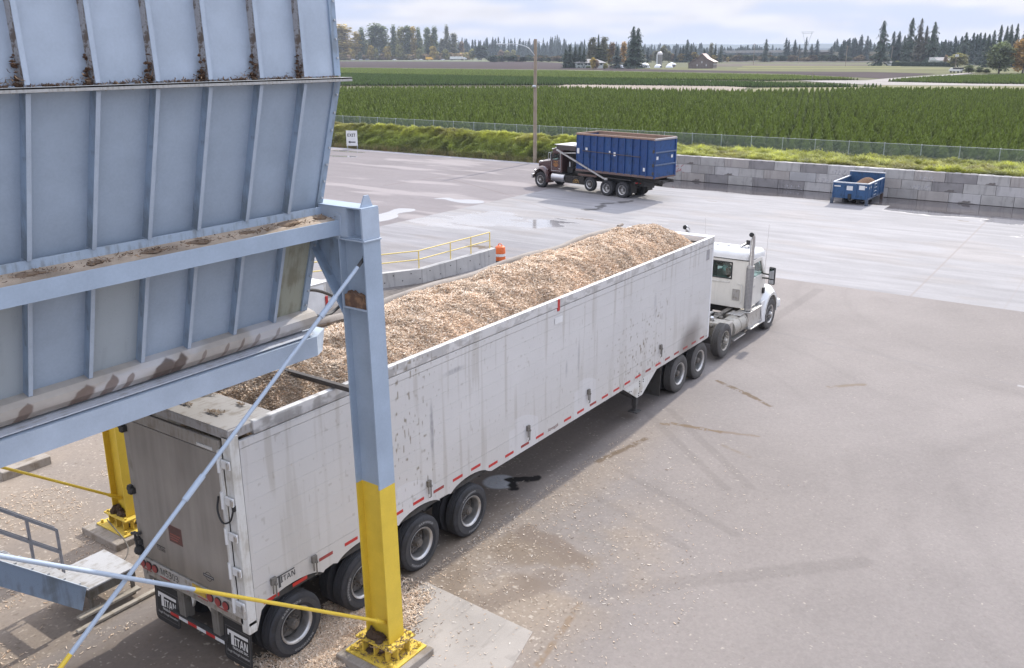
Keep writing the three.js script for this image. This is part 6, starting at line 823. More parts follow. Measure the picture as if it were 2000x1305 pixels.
  q = new MB(); for (const x of [-0.35, 0.3]) { q.rod([x, 2.82, -5.7], [x, 2.82, -6.1], 0.03, 8, 0.07); } A(q, 'air_horn', M.chrome);
  q = new MB(); q.rbox(-0.48, 1.62, -5.6, 0.5, 0.9, 0.14, 0.05); q.rbox(0.48, 1.62, -5.6, 0.5, 0.9, 0.14, 0.05); A(q, 'seat', M.black); q = new MB(); q.box(0, 1.2, -5.74, 1.95, 0.1, 1.05); A(q, 'cab_floor', M.frame);
  // hood
  q = new MB(); { const g = new THREE.BoxGeometry(1.25, 0.95, 1.55, 8, 6, 10), p = g.attributes.position; for (let i = 0; i < p.count; i++) { const z = p.getZ(i), x = p.getX(i), y = p.getY(i), t = (0.775 - z) / 1.55, rx = Math.abs(x) / 0.625; p.setX(i, x * (1 - 0.12 * t)); if (y > 0) p.setY(i, y / 0.475 * (0.475 - 0.18 * t - 0.1 * Math.pow(t, 5)) - 0.13 * rx * rx * rx); } g.computeVertexNormals(); q.add(g, new THREE.Matrix4().makeTranslation(0, 1.52, -7.0)); } A(q, 'hood', maroon);
  q = new MB(); q.rbox(0, 1.3, -7.79, 1.0, 0.85, 0.05, 0.02); A(q, 'grille', M.chrome); q = new MB(); q.rbox(0, 0.72, -7.9, 2.3, 0.3, 0.14, 0.04); A(q, 'bumper', M.chrome);
  for (const s of [-1, 1]) { q = new MB(); q.rbox(s * 0.9, 1.05, -7.78, 0.24, 0.24, 0.12, 0.06); A(q, 'headlight', M.chrome); }
  // fuel tank, hydraulic tank box with its round gold emblem, valves behind the cab
  for (const s of [-1, 1]) { q = new MB(); q.rod([s * 0.86, 0.80, -4.95], [s * 0.86, 0.80, -6.1], 0.3, 24); for (const z of [-5.0, -5.3, -6.0]) q.rod([s * 0.86, 0.80, z], [s * 0.86, 0.80, z - 0.05], 0.312, 24); A(q, 'fuel_tank', M.chrome); }
  q = new MB(); q.rbox(-0.85, 0.78, -4.0, 0.6, 0.5, 1.65, 0.03); const bx = A(q, 'tool_box', pm(0.018, 0.016, 0.015, { rough: 0.25, map: tFine, size: 1 }));
  { const t = canvasTex(160, 120, (g) => { g.strokeStyle = '#b08a45'; g.lineWidth = 9; g.setLineDash([9, 5]); g.beginPath(); g.arc(80, 104, 66, Math.PI, 2 * Math.PI); g.stroke(); g.setLineDash([]); g.lineWidth = 3; g.beginPath(); g.arc(80, 104, 50, Math.PI, 2 * Math.PI); g.stroke(); g.fillStyle = '#b08a45'; g.font = 'bold 34px serif'; g.textAlign = 'center'; g.fillText('F&F', 80, 100); g.fillRect(58, 56, 44, 8); }); const m = mesh('emblem', new THREE.PlaneGeometry(0.62, 0.45), decalMat(t, 0.5), bx); m.position.set(-1.154, 0.76, -3.85); m.rotation.y = -Math.PI / 2; }
  q = new MB(); q.rbox(-0.3, 1.35, -4.75, 0.9, 0.4, 0.5, 0.05); for (let i = 0; i < 5; i++) q.rod([-0.55 + i * 0.12, 1.5, -4.6], [-0.62 + i * 0.13, 1.78, -4.5 + 0.06 * (i % 2)], 0.018, 6); A(q, 'valve_bank', M.black); q = new MB(); q.rbox(-0.9, 1.75, -4.62, 0.09, 0.34, 0.05, 0.02); A(q, 'extinguisher_box', M.white);
  q = new MB(); q.rbox(0, 2.18, -4.9, 0.9, 1.5, 0.35, 0.03); A(q, 'headboard', M.frame);
  // tarp gantry: folded housing above the cab and long arms down each side
  q = new MB(); q.rbox(0, 2.82, -4.9, 2.0, 0.32, 1.7, 0.03); A(q, 'tarp_housing', pm(0.07, 0.055, 0.052, { map: tGrime, size: 1, rough: 0.6 })); q = new MB(); q.rbox(0, 2.995, -5.2, 1.9, 0.03, 1.6, 0.01); A(q, 'housing_lid', pm(0.6, 0.58, 0.57, { rough: 0.4, map: tFine, size: 1 })); q = new MB(); for (const s of [-1, 1]) q.rod([s * 1.02, 2.45, -5.4], [s * 1.02, 2.55, -4.0], 0.04, 8); A(q, 'housing_rail', M.alu);
  for (const s of [-1, 1]) { q = new MB(); q.bar([s * 1.22, 2.70, -5.55], [s * 1.22, 1.12, -1.4], 0.08, 0.1); q.rbox(s * 1.22, 1.1, -1.25, 0.12, 0.16, 0.25, 0.03); A(q, 'tarp_arm', M.alu); }
  // tail
  q = new MB(); q.rbox(0, 1.02, 0.95, 2.2, 0.14, 0.1, 0.02); const tb = A(q, 'tail_bar', M.frame); for (const x of [-1.0, -0.86, 0.1, 0.24, 0.86, 1.0]) { q = new MB(); q.rod([x, 1.02, 1.0], [x, 1.02, 1.02], 0.04, 12); A(q, 'tail_light', new THREE.MeshStandardMaterial({ color: new THREE.Color(0.5, 0.02, 0.02), roughness: 0.3 }), tb); }
  for (let i = 0; i < 4; i++) { q = new MB(); q.box(-0.45 + i * 0.3, 0.96, 1.003, 0.28, 0.05, 0.004); A(q, 'reflective_strip', i % 2 ? M.white : M.red, tb); }
  q = new MB(); for (const x of [-0.5, 0.5]) { q.rod([x, 1.22, 1.9], [x, 1.22, 2.05], 0.12, 14); q.rod([x - 0.12, 1.18, 2.5], [x + 0.12, 1.18, 2.5], 0.11, 14); } q.box(0, 1.15, 1.9, 1.0, 0.12, 1.2); A(q, 'roller', M.frame); q = new MB(); for (const z of [0, -1.29, -7.11]) q.rod([-1, 0.5, z], [1, 0.5, z], 0.1, 10); A(q, 'axle', M.frame);

  // the blue container is a thing of its own
  const blue = pm(0.013, 0.055, 0.19, { map: tGrime, size: 1.6, rough: 0.5 }), blue2 = pm(0.018, 0.068, 0.21, { map: tGrime, size: 1.1, rough: 0.5 }), inside = pm(0.30, 0.22, 0.17, { map: tGrime, size: 0.8, rough: 0.8 }), rimM = pm(0.30, 0.2, 0.155, { map: tGrime, size: 0.4, rough: 0.8 });
  const C = thing('roll_off_container', 'tall blue ribbed steel roll off container with a rusty rim riding on the maroon truck', 'container', POS, TURN);
  const F = -3.88, R = 2.42, B0 = 1.42, TP = 3.86, W = 1.15, B = (mb, n, m, p = C) => mb.build(n, m, p);
  for (const s of [-1, 1]) {
    const NP = 11; for (let i = 0; i < NP; i++) { const z0 = lerp(F, R, i / NP), z1 = lerp(F, R, (i + 1) / NP); const p = new MB(); p.rbox(s * (W - 0.05), (B0 + TP) / 2 + 0.05, (z0 + z1) / 2, 0.03, TP - B0 - 0.16, z1 - z0 - 0.006, 0.004); B(p, 'side_panel', i % 3 === 1 ? blue2 : blue); if (i > 0) { const r = new MB(); r.rbox(s * (W - 0.0), (B0 + TP) / 2 + 0.02, z0, 0.1, TP - B0 - 0.14, 0.085, 0.012); B(r, 'rib', blue); } }
    let p = new MB(); p.rbox(s * (W - 0.02), TP - 0.02, (F + R) / 2, 0.14, 0.12, R - F, 0.02); B(p, 'top_rail', rimM); p = new MB(); p.rbox(s * (W - 0.02), B0 + 0.07, (F + R) / 2, 0.14, 0.15, R - F, 0.02); B(p, 'bottom_rail', pm(0.16, 0.11, 0.10, { map: tGrime, size: 0.5, rough: 0.8 })); p = new MB(); p.box(s * (W - 0.075), (B0 + TP) / 2, (F + R) / 2, 0.012, TP - B0 - 0.1, R - F - 0.1); B(p, 'side_liner', inside); p = new MB(); p.rod([s * (W + 0.06), 2.78, F + 0.6], [s * (W + 0.06), 2.70, R - 1.0], 0.03, 8); B(p, 'side_rail', pm(0.07, 0.06, 0.07, { rough: 0.8 }));
  }
  let p = new MB(); p.rbox(0, B0 + 0.05, (F + R) / 2, 2 * W - 0.1, 0.08, R - F - 0.05, 0.01); B(p, 'floor', inside); p = new MB(); p.rbox(0, (B0 + TP) / 2, F + 0.04, 2 * W - 0.02, TP - B0, 0.08, 0.015); B(p, 'front_wall', blue); p = new MB(); p.rbox(0, TP - 0.01, F + 0.05, 2 * W, 0.1, 0.14, 0.02); B(p, 'top_rail', rimM);
  // rear door with beams and rust
  p = new MB(); p.rbox(0, (B0 + TP) / 2 + 0.03, R - 0.02, 2 * W - 0.06, TP - B0 - 0.1, 0.06, 0.012); const rd = B(p, 'rear_door', blue2); p = new MB(); p.rbox(0, TP - 0.05, R, 2 * W + 0.06, 0.12, 0.16, 0.02); B(p, 'top_beam', pm(0.36, 0.33, 0.33, { map: tGrime, size: 0.5, rough: 0.7 }), rd); for (const y of [2.25, 3.02]) { p = new MB(); p.rbox(0, y, R + 0.05, 2 * W - 0.04, 0.1, 0.08, 0.02); B(p, 'door_beam', pm(0.11, 0.15, 0.24, { map: tGrime, size: 0.5, rough: 0.6 }), rd); } for (const s of [-1, 1]) { p = new MB(); p.rbox(s * (W - 0.05), (B0 + TP) / 2, R + 0.0, 0.14, TP - B0, 0.14, 0.02); B(p, 'corner_post', blue, rd); for (const y of [1.75, 2.25, 3.1]) { const h = new MB(); h.rbox(s * (W + 0.03), y, R - 0.03, 0.1, 0.2, 0.14, 0.03); B(h, 'hinge', M.frame, rd); } } p = new MB(); p.rbox(0, B0 + 0.03, R, 2 * W, 0.1, 0.14, 0.02); B(p, 'sill', pm(0.14, 0.09, 0.08, { map: tGrime, size: 0.4, rough: 0.8 }), rd);
  // ladder on the near side and paper labels
  for (let i = 0; i < 5; i++) { p = new MB(); p.rod([-W - 0.07, 1.9 + i * 0.38, -3.2], [-W - 0.07, 1.9 + i * 0.38, -2.62], 0.022, 6); B(p, 'ladder_rung', blue); }
  for (const [y, z, w, h] of [[2.75, -3.66, 0.2, 0.34], [2.92, -2.95, 0.17, 0.16], [2.86, -1.02, 0.12, 0.1], [2.74, -0.62, 0.16, 0.24], [1.95, 1.72, 0.15, 0.22]]) { p = new MB(); p.box(-W - 0.058, y, z, 0.004, h, w); B(p, 'paper_label', M.white); } for (const [x, y, w, h] of [[-0.85, 2.68, 0.2, 0.2], [0.72, 2.7, 0.18, 0.18], [-1.1, 2.8, 0.1, 0.06]]) { p = new MB(); p.box(x, y, R + 0.03, w, h, 0.014); B(p, 'paper_label', M.white, rd); }
  p = new MB(); for (const x of [-0.46, 0.46]) p.rbox(x, B0 - 0.07, (F + R) / 2, 0.12, 0.14, R - F - 0.2, 0.02); B(p, 'skid_rail', M.frame);
  const junk = new MB(); for (let i = 0; i < 46; i++) { const z = rr(0.4, 2.1), x = rr(-0.9, 0.9); junk.add(new THREE.IcosahedronGeometry(rr(0.1, 0.3), 1), new THREE.Matrix4().compose(V3(x, 2.9 + 0.65 * rnd() * (0.5 + 0.5 * rnd()), z), new THREE.Quaternion().setFromEuler(new THREE.Euler(rnd() * 3, rnd() * 3, rnd() * 3)), V3(1, 0.4 + 0.6 * rnd(), 1))); } junk.box(0, 2.3, -0.6, 2.0, 1.1, 5.4); lone('scrap_heap', (() => { const g = junk.geo(); g.rotateY(TURN); g.translate(...POS); return g; })(), pm(0.26, 0.21, 0.185, { map: tGrime, size: 0.5, rough: 0.9 }), 'mixed pale scrap lying inside the tall blue container', 'scrap', undefined, 'stuff');
}
// ---------------------------------------------------------------- small blue dumpster at the wall
{
  const T = wthing('open_dumpster', 'small open blue steel dumpster with soil in it standing at the block wall', 'dumpster', [-5.2, 0, -51.7]);
  const blue = pm(0.026, 0.085, 0.20, { map: tGrime, size: 1, rough: 0.5 }), rimM = pm(0.52, 0.55, 0.60, { map: tGrime, size: 0.4, rough: 0.5 }), X0 = -6.22, X1 = -4.15, Z0 = -49.9, Z1 = -53.55, B0 = 0.36, TP = 1.29;
  let q = new MB(); for (let i = 0; i < 3; i++) { q = new MB(); const w = (X1 - X0) / 3; q.rbox(X0 + w * (i + 0.5), (B0 + TP) / 2, Z0 + (i === 1 ? 0.02 : 0), w - 0.02, TP - B0, 0.05, 0.01); q.build('front_panel', blue, T); } for (let i = 0; i < 4; i++) { q = new MB(); q.rbox(lerp(X0, X1, i / 3) + (i === 0 ? 0.03 : i === 3 ? -0.03 : 0), (B0 + TP) / 2, Z0 + 0.03, 0.07, TP - B0, 0.09, 0.012); q.build('post', blue, T); }
  for (const x of [X0, X1]) { for (let i = 0; i < 4; i++) { q = new MB(); const d = (Z1 - Z0) / 4; q.rbox(x, (B0 + TP) / 2, Z0 + d * (i + 0.5), 0.05, TP - B0, Math.abs(d) - 0.01, 0.008); q.build('side_panel', blue, T); q = new MB(); q.rbox(x + (x > -5 ? 0.03 : -0.03), (B0 + TP) / 2, Z0 + d * (i + 1), 0.08, TP - B0, 0.08, 0.012); q.build('rib', blue, T); } q = new MB(); q.rbox(x, TP + 0.02, (Z0 + Z1) / 2, 0.1, 0.07, Math.abs(Z1 - Z0), 0.015); q.build('top_rail', rimM, T); q = new MB(); q.rbox(x, B0 + 0.02, (Z0 + Z1) / 2, 0.12, 0.09, Math.abs(Z1 - Z0), 0.015); q.build('bottom_rail', pm(0.10, 0.12, 0.17, { map: tGrime, size: 0.4, rough: 0.7 }), T); q = new MB(); q.rbox(x, 0.18, Z0 + 0.05, 0.18, 0.37, 0.14, 0.02); q.build('leg', pm(0.07, 0.09, 0.13, { map: tGrime, size: 0.4, rough: 0.7 }), T); q = new MB(); q.rbox(x, 0.18, Z1 + 0.1, 0.16, 0.37, 0.16, 0.02); q.build('leg', pm(0.13, 0.09, 0.075, { map: tGrime, size: 0.4, rough: 0.8 }), T); }
  q = new MB(); q.rbox((X0 + X1) / 2, TP + 0.02, Z0, X1 - X0 + 0.06, 0.07, 0.1, 0.015); q.build('top_rail', rimM, T); q = new MB(); q.rbox((X0 + X1) / 2, (B0 + 1.58) / 2, Z1, X1 - X0 + 0.1, 1.58 - B0, 0.06, 0.012); q.build('rear_gate', blue, T); q = new MB(); q.rbox((X0 + X1) / 2, 1.6, Z1, X1 - X0 + 0.14, 0.06, 0.1, 0.012); q.build('gate_rail', rimM, T); q = new MB(); q.box((X0 + X1) / 2, B0 + 0.04, (Z0 + Z1) / 2, X1 - X0 - 0.06, 0.05, Math.abs(Z1 - Z0) - 0.06); q.build('floor', M.frame, T);
  q = new MB(); q.rbox((X0 + X1) / 2, 0.52, Z0 + 0.07, 0.2, 0.26, 0.08, 0.02); q.box((X0 + X1) / 2, 0.36, Z0 + 0.05, 0.12, 0.2, 0.1); q.build('hook', M.black, T); q = new MB(); for (const x of [-5.6, -4.75]) q.box(x, 0.2, (Z0 + Z1) / 2, 0.12, 0.2, Math.abs(Z1 - Z0) - 0.3); q.build('skid_rail', M.black, T);
  for (let i = 0; i < 4; i++) { q = new MB(); q.rod([X1 + 0.1, 0.55 + i * 0.22, Z0 - 1.05], [X1 + 0.1, 0.55 + i * 0.22, Z0 - 1.6], 0.018, 6); q.build('ladder_rung', rimM, T); }
  for (const [x, y, w, h] of [[-5.98, 1.08, 0.42, 0.07], [-5.22, 1.0, 0.36, 0.26], [-4.5, 1.07, 0.34, 0.26], [-4.26, 1.12, 0.09, 0.08]]) { q = new MB(); q.box(x, y, Z0 + 0.05, w, h, 0.006); q.build('paper_label', M.white, T); } for (const [y, z] of [[1.05, -50.1], [1.08, -50.5]]) { q = new MB(); q.box(X1 + 0.028, y, z, 0.006, 0.14, 0.1); q.build('paper_label', M.white, T); }
  const pos = [], idx = [], N = 24; for (let j = 0; j <= N; j++) for (let i = 0; i <= N; i++) { const x = lerp(X0 + 0.04, X1 - 0.04, i / N), z = lerp(Z0 - 0.04, Z1 + 0.04, j / N); pos.push(x, 0.62 + 0.72 * Math.exp(-Math.pow((x + 4.9) / 0.75, 2) - Math.pow((z + 52.6) / 1.1, 2)) + 0.12 * fbm(x * 3, z * 3, 3), z); } for (let j = 0; j < N; j++) for (let i = 0; i < N; i++) { const a = j * (N + 1) + i; idx.push(a, a + 1, a + N + 2, a, a + N + 2, a + N + 1); } const g = new THREE.BufferGeometry(); g.setAttribute('position', new THREE.Float32BufferAttribute(pos, 3)); g.setIndex(idx); g.computeVertexNormals(); metreUV(g); lone('soil_heap', g, pm(0.17, 0.095, 0.055, { map: tGrime, size: 0.4, rough: 1, bump: 0.02, bumpSize: 0.4 }), 'heap of brown soil inside the small blue dumpster', 'soil', undefined, 'stuff');
}
// ---------------------------------------------------------------- loading dock wall with a yellow railing, barrel, white cabinet
{
  const L = [[-19.2, -8.4], [-15.25, -17.15], [-13.87, -19.98], [-13.44, -23.96], [-13.42, -24.45]], H = [0.6, 0.6, 0.58, 0.70, 0.72];
  const T = thing('dock_wall', 'low pale concrete dock wall bending behind the trailer under a yellow railing', 'wall', [0, 0, 0]);
  const wallM = pm(0.47, 0.46, 0.45, { map: tConc, size: 2.4, rough: 0.92 }), t = 0.26;
  for (let i = 0; i < 4; i++) { const [ax, az] = L[i], [bx, bz] = L[i + 1], dx = bx - ax, dz = bz - az, l = Math.hypot(dx, dz), nx = dz / l * t, nz = -dx / l * t, q = new MB(); const n = i === 3 ? 1 : Math.max(1, Math.round(l / 2.4)); for (let k = 0; k < n; k++) { const p = (s) => [ax + dx * s, az + dz * s], h = (s) => lerp(H[i], H[i + 1], s), s0 = k / n + 0.002, s1 = (k + 1) / n - 0.002, A = p(s0), B = p(s1), w = new MB(); w.slab([B[0], 0, B[1]], [A[0], 0, A[1]], [A[0], h(s0), A[1]], [B[0], h(s1), B[1]], 0.003); const g = new MB(); const q2 = (a, b, c, d) => g.slab(a, b, c, d, 0.004); const A2 = [A[0] + nx, A[1] + nz], B2 = [B[0] + nx, B[1] + nz]; q2([A[0], 0, A[1]], [B[0], 0, B[1]], [B[0], h(s1), B[1]], [A[0], h(s0), A[1]]); q2([B2[0], 0, B2[1]], [A2[0], 0, A2[1]], [A2[0], h(s0), A2[1]], [B2[0], h(s1), B2[1]]); q2([A[0], h(s0), A[1]], [B[0], h(s1), B[1]], [B2[0], h(s1), B2[1]], [A2[0], h(s0), A2[1]]); q2([A2[0], 0, A2[1]], [A[0], 0, A[1]], [A[0], h(s0), A[1]], [A2[0], h(s0), A2[1]]); q2([B[0], 0, B[1]], [B2[0], 0, B2[1]], [B2[0], h(s1), B2[1]], [B[0], h(s1), B[1]]); g.build('wall_panel', wallM, T); } }
  const hol = new MB(); for (let i = 0; i < 16; i++) { const s = i / 15, seg = s < 0.55 ? [L[1], L[2], s / 0.55] : [L[2], L[3], (s - 0.55) / 0.45], x = lerp(seg[0][0], seg[1][0], seg[2]), z = lerp(seg[0][1], seg[1][1], seg[2]); hol.rod([x + 0.02, 0.2 + 0.25 * (i % 2), z], [x - 0.06, 0.2 + 0.25 * (i % 2), z], 0.022, 6); } hol.build('tie_hole', M.frame, T);
  const R = thing('yellow_railing', 'pale yellow two bar pipe railing standing on the concrete dock wall', 'railing', [0, 0, 0]);
  const PT = [[-18.4, -10.4], [-17.4, -12.6], [-16.3, -15.1], [-15.25, -17.4], [-13.96, -20.05], [-13.80, -21.9], [-13.64, -23.1], [-13.52, -24.3]].map((p) => [p[0] - 0.12, p[1]]); const hb = (i) => [0.6, 0.6, 0.6, 0.6, 0.58, 0.63, 0.67, 0.71][i];
  PT.forEach((p, i) => { let q = new MB(); q.rod([p[0], hb(i), p[1]], [p[0], hb(i) + 0.72, p[1]], 0.026, 8); q.build('post', M.railYellow, R); if (i < PT.length - 1) for (const y of [0.72, 0.36]) { q = new MB(); q.rod([p[0], hb(i) + y, p[1]], [PT[i + 1][0], hb(i + 1) + y, PT[i + 1][1]], 0.024, 8); q.build('rail', M.railYellow, R); } });
  const B = wthing('traffic_barrel', 'orange traffic barrel with a white band at the end of the dock wall', 'barrel', [-13.55, 0, -24.95]);
  const seg = (pts, n, m) => { const q = new MB(); const g = new THREE.LatheGeometry(pts.map((p) => new THREE.Vector2(p[0], p[1])), 28); q.add(g, new THREE.Matrix4().makeTranslation(-13.55, 0, -24.95)); return q.build(n, m, B); };
  const or = pm(0.72, 0.15, 0.035, { rough: 0.5, map: tFine, size: 0.8 }); seg([[0.30, 0.0], [0.30, 0.06], [0.26, 0.08]], 'rubber_base', M.black); seg([[0.245, 0.05], [0.235, 0.26], [0.24, 0.27]], 'barrel_body', or); seg([[0.24, 0.27], [0.235, 0.39]], 'white_band', M.white); seg([[0.238, 0.39], [0.24, 0.40], [0.225, 0.66], [0.16, 0.72], [0.0, 0.72]], 'barrel_body', or); { const q = new MB(); q.tube([[-13.65, 0.71, -24.95], [-13.63, 0.80, -24.95], [-13.47, 0.80, -24.95], [-13.45, 0.71, -24.95]], 0.02, 12, 6); q.build('handle', or, B); }
  const C = wthing('white_cabinet', 'white dirty metal cabinet standing behind the loading bin at the left of the trailer', 'cabinet', [-13.6, 0, -13.3]); let q = new MB(); q.rbox(-13.6, 0.72, -13.3, 1.3, 1.42, 1.2, 0.03); q.build('cabinet_body', M.whiteDirty, C); q = new MB(); q.rbox(-12.94, 0.75, -13.3, 0.02, 1.2, 0.95, 0.01); q.build('door', M.white, C); q = new MB(); q.rbox(-12.92, 0.7, -13.86, 0.04, 0.5, 0.1, 0.01); q.build('red_label', M.red, C); q = new MB(); q.rbox(-13.6, 1.445, -13.3, 1.36, 0.03, 1.26, 0.01); q.build('lid', M.white, C);
  const hose = new MB(); hose.tube([[-1.6, 5.2, -2.6], [-2.1, 4.95, -3.6], [-2.55, 4.55, -4.5], [-2.75, 4.32, -4.85], [-2.8, 4.2, -4.7], [-2.7, 4.2, -4.4], [-2.45, 4.45, -3.6], [-2.2, 4.7, -2.9]], 0.03, 60, 8); lone('black_hose', hose.geo(), M.black, 'thick black hose looping out behind the end of the loading bin', 'hose');
}
// ---------------------------------------------------------------- steel stair and platform at the left
{
  const T = wthing('steel_platform', 'low grey steel platform with a stair ramp and pipe handrail left of the trailer', 'platform', [-4.2, 0, 0.4]);
  let q = new MB(); const top = pm(0.46, 0.46, 0.47, { map: tGrime, size: 0.8, rough: 0.6 }); q.rbox(-4.0, 0.515, 0.03, 0.96, 0.03, 0.88, 0.006); q.build('deck_plate', top, T);
  q = new MB(); q.box(-3.55, 0.42, 0.03, 0.03, 0.16, 0.84); q.box(-4.45, 0.42, 0.03, 0.03, 0.16, 0.84); q.box(-4.0, 0.42, 0.44, 0.86, 0.16, 0.03); q.box(-4.0, 0.42, -0.38, 0.86, 0.16, 0.03); q.build('deck_frame', M.frameDusty, T);
  for (const x of [-3.58, -4.42]) for (const z of [-0.34, 0.41]) { q = new MB(); q.rbox(x, 0.2, z, 0.06, 0.4, 0.06, 0.01); q.build('leg', M.frameDusty, T); }
  q = new MB(); q.rbox(-3.5, 0.12, 0.15, 0.12, 0.05, 1.1, 0.01); q.rbox(-3.3, 0.04, 0.1, 0.09, 0.05, 1.5, 0.01); q.build('ground_bar', pm(0.42, 0.38, 0.32, { map: tGrime, size: 0.5, rough: 0.8 }), T);
  // stair rising from the platform away from the trailer's rear
  const SY = (z) => 0.57 + (z - 0.49) * 0.93;
  for (const x of [-3.5, -4.45]) { q = new MB(); q.prism('x', [[0.49, 0.60], [0.62, 0.23], [3.6, 3.02], [3.6, 3.46]], x - 0.012, x + 0.012); q.build('stringer', M.steelDark, T); q = new MB(); q.bar([x + 0.03, 0.60, 0.49], [x + 0.03, 3.46, 3.6], 0.07, 0.012); q.build('stringer_flange', M.steelPale, T); }
  for (let i = 0; i < 13; i++) { q = new MB(); const z = 0.66 + i * 0.225; q.rbox(-3.975, SY(z) - 0.03, z, 0.92, 0.03, 0.21, 0.005); q.build('tread', top, T); }
  for (const x of [-4.32, -3.44]) { if (x > -4) continue; for (const [z, h] of [[0.42, 0.9], [0.86, 0.86], [1.9, 0.86], [3.0, 0.86]]) { q = new MB(); const y0 = z < 0.5 ? 0.5 : SY(z) - 0.25, y1 = z < 0.5 ? 1.36 : SY(z) + 0.82; q.rbox(x, (y0 + y1) / 2, z, 0.04, y1 - y0, 0.045, 0.008); q.build('handrail_post', pm(0.30, 0.30, 0.33, { map: tGrime, size: 0.5, rough: 0.6 }), T); } const hm = pm(0.30, 0.31, 0.345, { map: tFine, size: 0.8, rough: 0.55 }); for (const d of [0.82, 0.40]) { q = new MB(); q.bar([x, 0.53 + d, 0.42], [x, SY(3.3) + d, 3.3], 0.045, 0.05); q.bar([x - 0.07, 0.53 + d + 0.03, 0.42], [x - 0.07, SY(3.3) + d + 0.03, 3.3], 0.03, 0.03); q.build('handrail', hm, T); } }
  const hr = new MB(); hr.tube([[-4.6, 0.03, -0.55], [-4.75, 0.02, -0.35], [-4.95, 0.02, -0.3], [-5.0, 0.02, -0.5], [-4.8, 0.02, -0.6], [-4.6, 0.04, -0.75], [-4.75, 0.15, -1.0], [-5.62, 0.42, -1.15]], 0.012, 60, 6); lone('grey_cord', hr.geo(), M.frameDusty, 'thin looped cord lying on the ground beside the left yellow column', 'cord');
}
// ---------------------------------------------------------------- exit sign and wooden light pole
{
  const T = thing('exit_sign', 'white EXIT sign with a left pointing arrow at the foot of the grass bank', 'sign', [-54.6, 0, -57.0], 0.42);
  let q = new MB(); q.rbox(0, 1.06, 0, 1.15, 1.45, 0.03, 0.006); q.build('sign_board', M.white, T); for (const x of [-0.5, 0.5]) { q = new MB(); q.rbox(x, 0.7, -0.045, 0.06, 1.5, 0.06, 0.01); q.build('leg', M.galv, T); }
  const t = canvasTex(240, 300, (g) => { g.fillStyle = '#22242c'; g.font = 'bold 88px sans-serif'; g.textAlign = 'center'; g.fillText('EXIT', 112, 118, 196); g.fillRect(70, 218, 126, 22); g.beginPath(); g.moveTo(36, 229); g.lineTo(82, 200); g.lineTo(82, 258); g.fill(); }); const m = mesh('lettering', new THREE.PlaneGeometry(1.12, 1.4), decalMat(t), T); m.position.set(0, 1.06, 0.019);
  const P = wthing('light_pole', 'tall weathered wooden pole with a street lamp arm behind the maroon truck', 'light pole', [-33.45, 0, -57.5]);
  q = new MB(); q.rod([-33.45, -0.1, -57.5], [-33.45, 10.02, -57.5], 0.165, 14, 0.125); q.build('pole', M.wood, P); q = new MB(); q.tube([[-33.45, 8.75, -57.4], [-33.9, 9.35, -57.05], [-34.6, 9.62, -56.6], [-35.5, 9.66, -55.9]], 0.035, 24, 8); q.build('lamp_arm', M.galv, P); q = new MB(); q.rbox(-35.75, 9.64, -55.7, 0.6, 0.13, 0.26, 0.05, 0, 0.65); q.build('lamp_head', M.galv, P); q = new MB(); q.rod([-34.1, 9.8, -57.5], [-32.7, 9.75, -57.6], 0.016, 6); q.rod([-33.3, 6.3, -57.35], [-33.55, 6.3, -57.28], 0.1, 8); q.build('bracket', M.galv, P);
}

// ---------------------------------------------------------------- trees: a tapered trunk and a crown of many small faces
function leafMesh(tris, cols) { const g = new THREE.BufferGeometry(); g.setAttribute('position', new THREE.Float32BufferAttribute(tris, 3)); g.setAttribute('color', new THREE.Float32BufferAttribute(cols, 3)); g.computeVertexNormals(); return g; }
// crowns and trunks are 1 m high and 1 m wide, scaled on placing
function coniferCrown(seed, sparse) {
  const r = rngOf(seed), p = [], c = [], T = 26;
  for (let t = 0; t < T; t++) {
    const u = t / T, y = 0.07 + 0.93 * Math.pow(u, 0.92), R = 0.5 * Math.pow(1 - u, 0.62) * (0.62 + 0.62 * r()) + 0.02, n = Math.max(5, Math.round(15 * (1 - u * 0.5)));
    for (let k = 0; k < n; k++) {
      if (r() < sparse) continue;
      const a = r() * 6.283, L = R * (0.55 + 0.6 * r()), dr = 0.035 + 0.05 * (1 - u) * r(), ca = Math.cos(a), sa = Math.sin(a);
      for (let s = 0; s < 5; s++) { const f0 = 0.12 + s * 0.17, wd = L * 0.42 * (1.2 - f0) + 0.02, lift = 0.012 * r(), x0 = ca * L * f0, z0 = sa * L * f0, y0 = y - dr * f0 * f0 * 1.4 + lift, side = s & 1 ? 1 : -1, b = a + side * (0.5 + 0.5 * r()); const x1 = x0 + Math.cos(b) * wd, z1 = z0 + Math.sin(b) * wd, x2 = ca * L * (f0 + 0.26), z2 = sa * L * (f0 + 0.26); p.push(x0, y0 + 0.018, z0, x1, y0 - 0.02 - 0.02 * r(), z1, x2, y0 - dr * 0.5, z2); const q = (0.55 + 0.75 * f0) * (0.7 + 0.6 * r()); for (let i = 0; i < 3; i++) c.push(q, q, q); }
    }
  }
  return leafMesh(p, c);
}
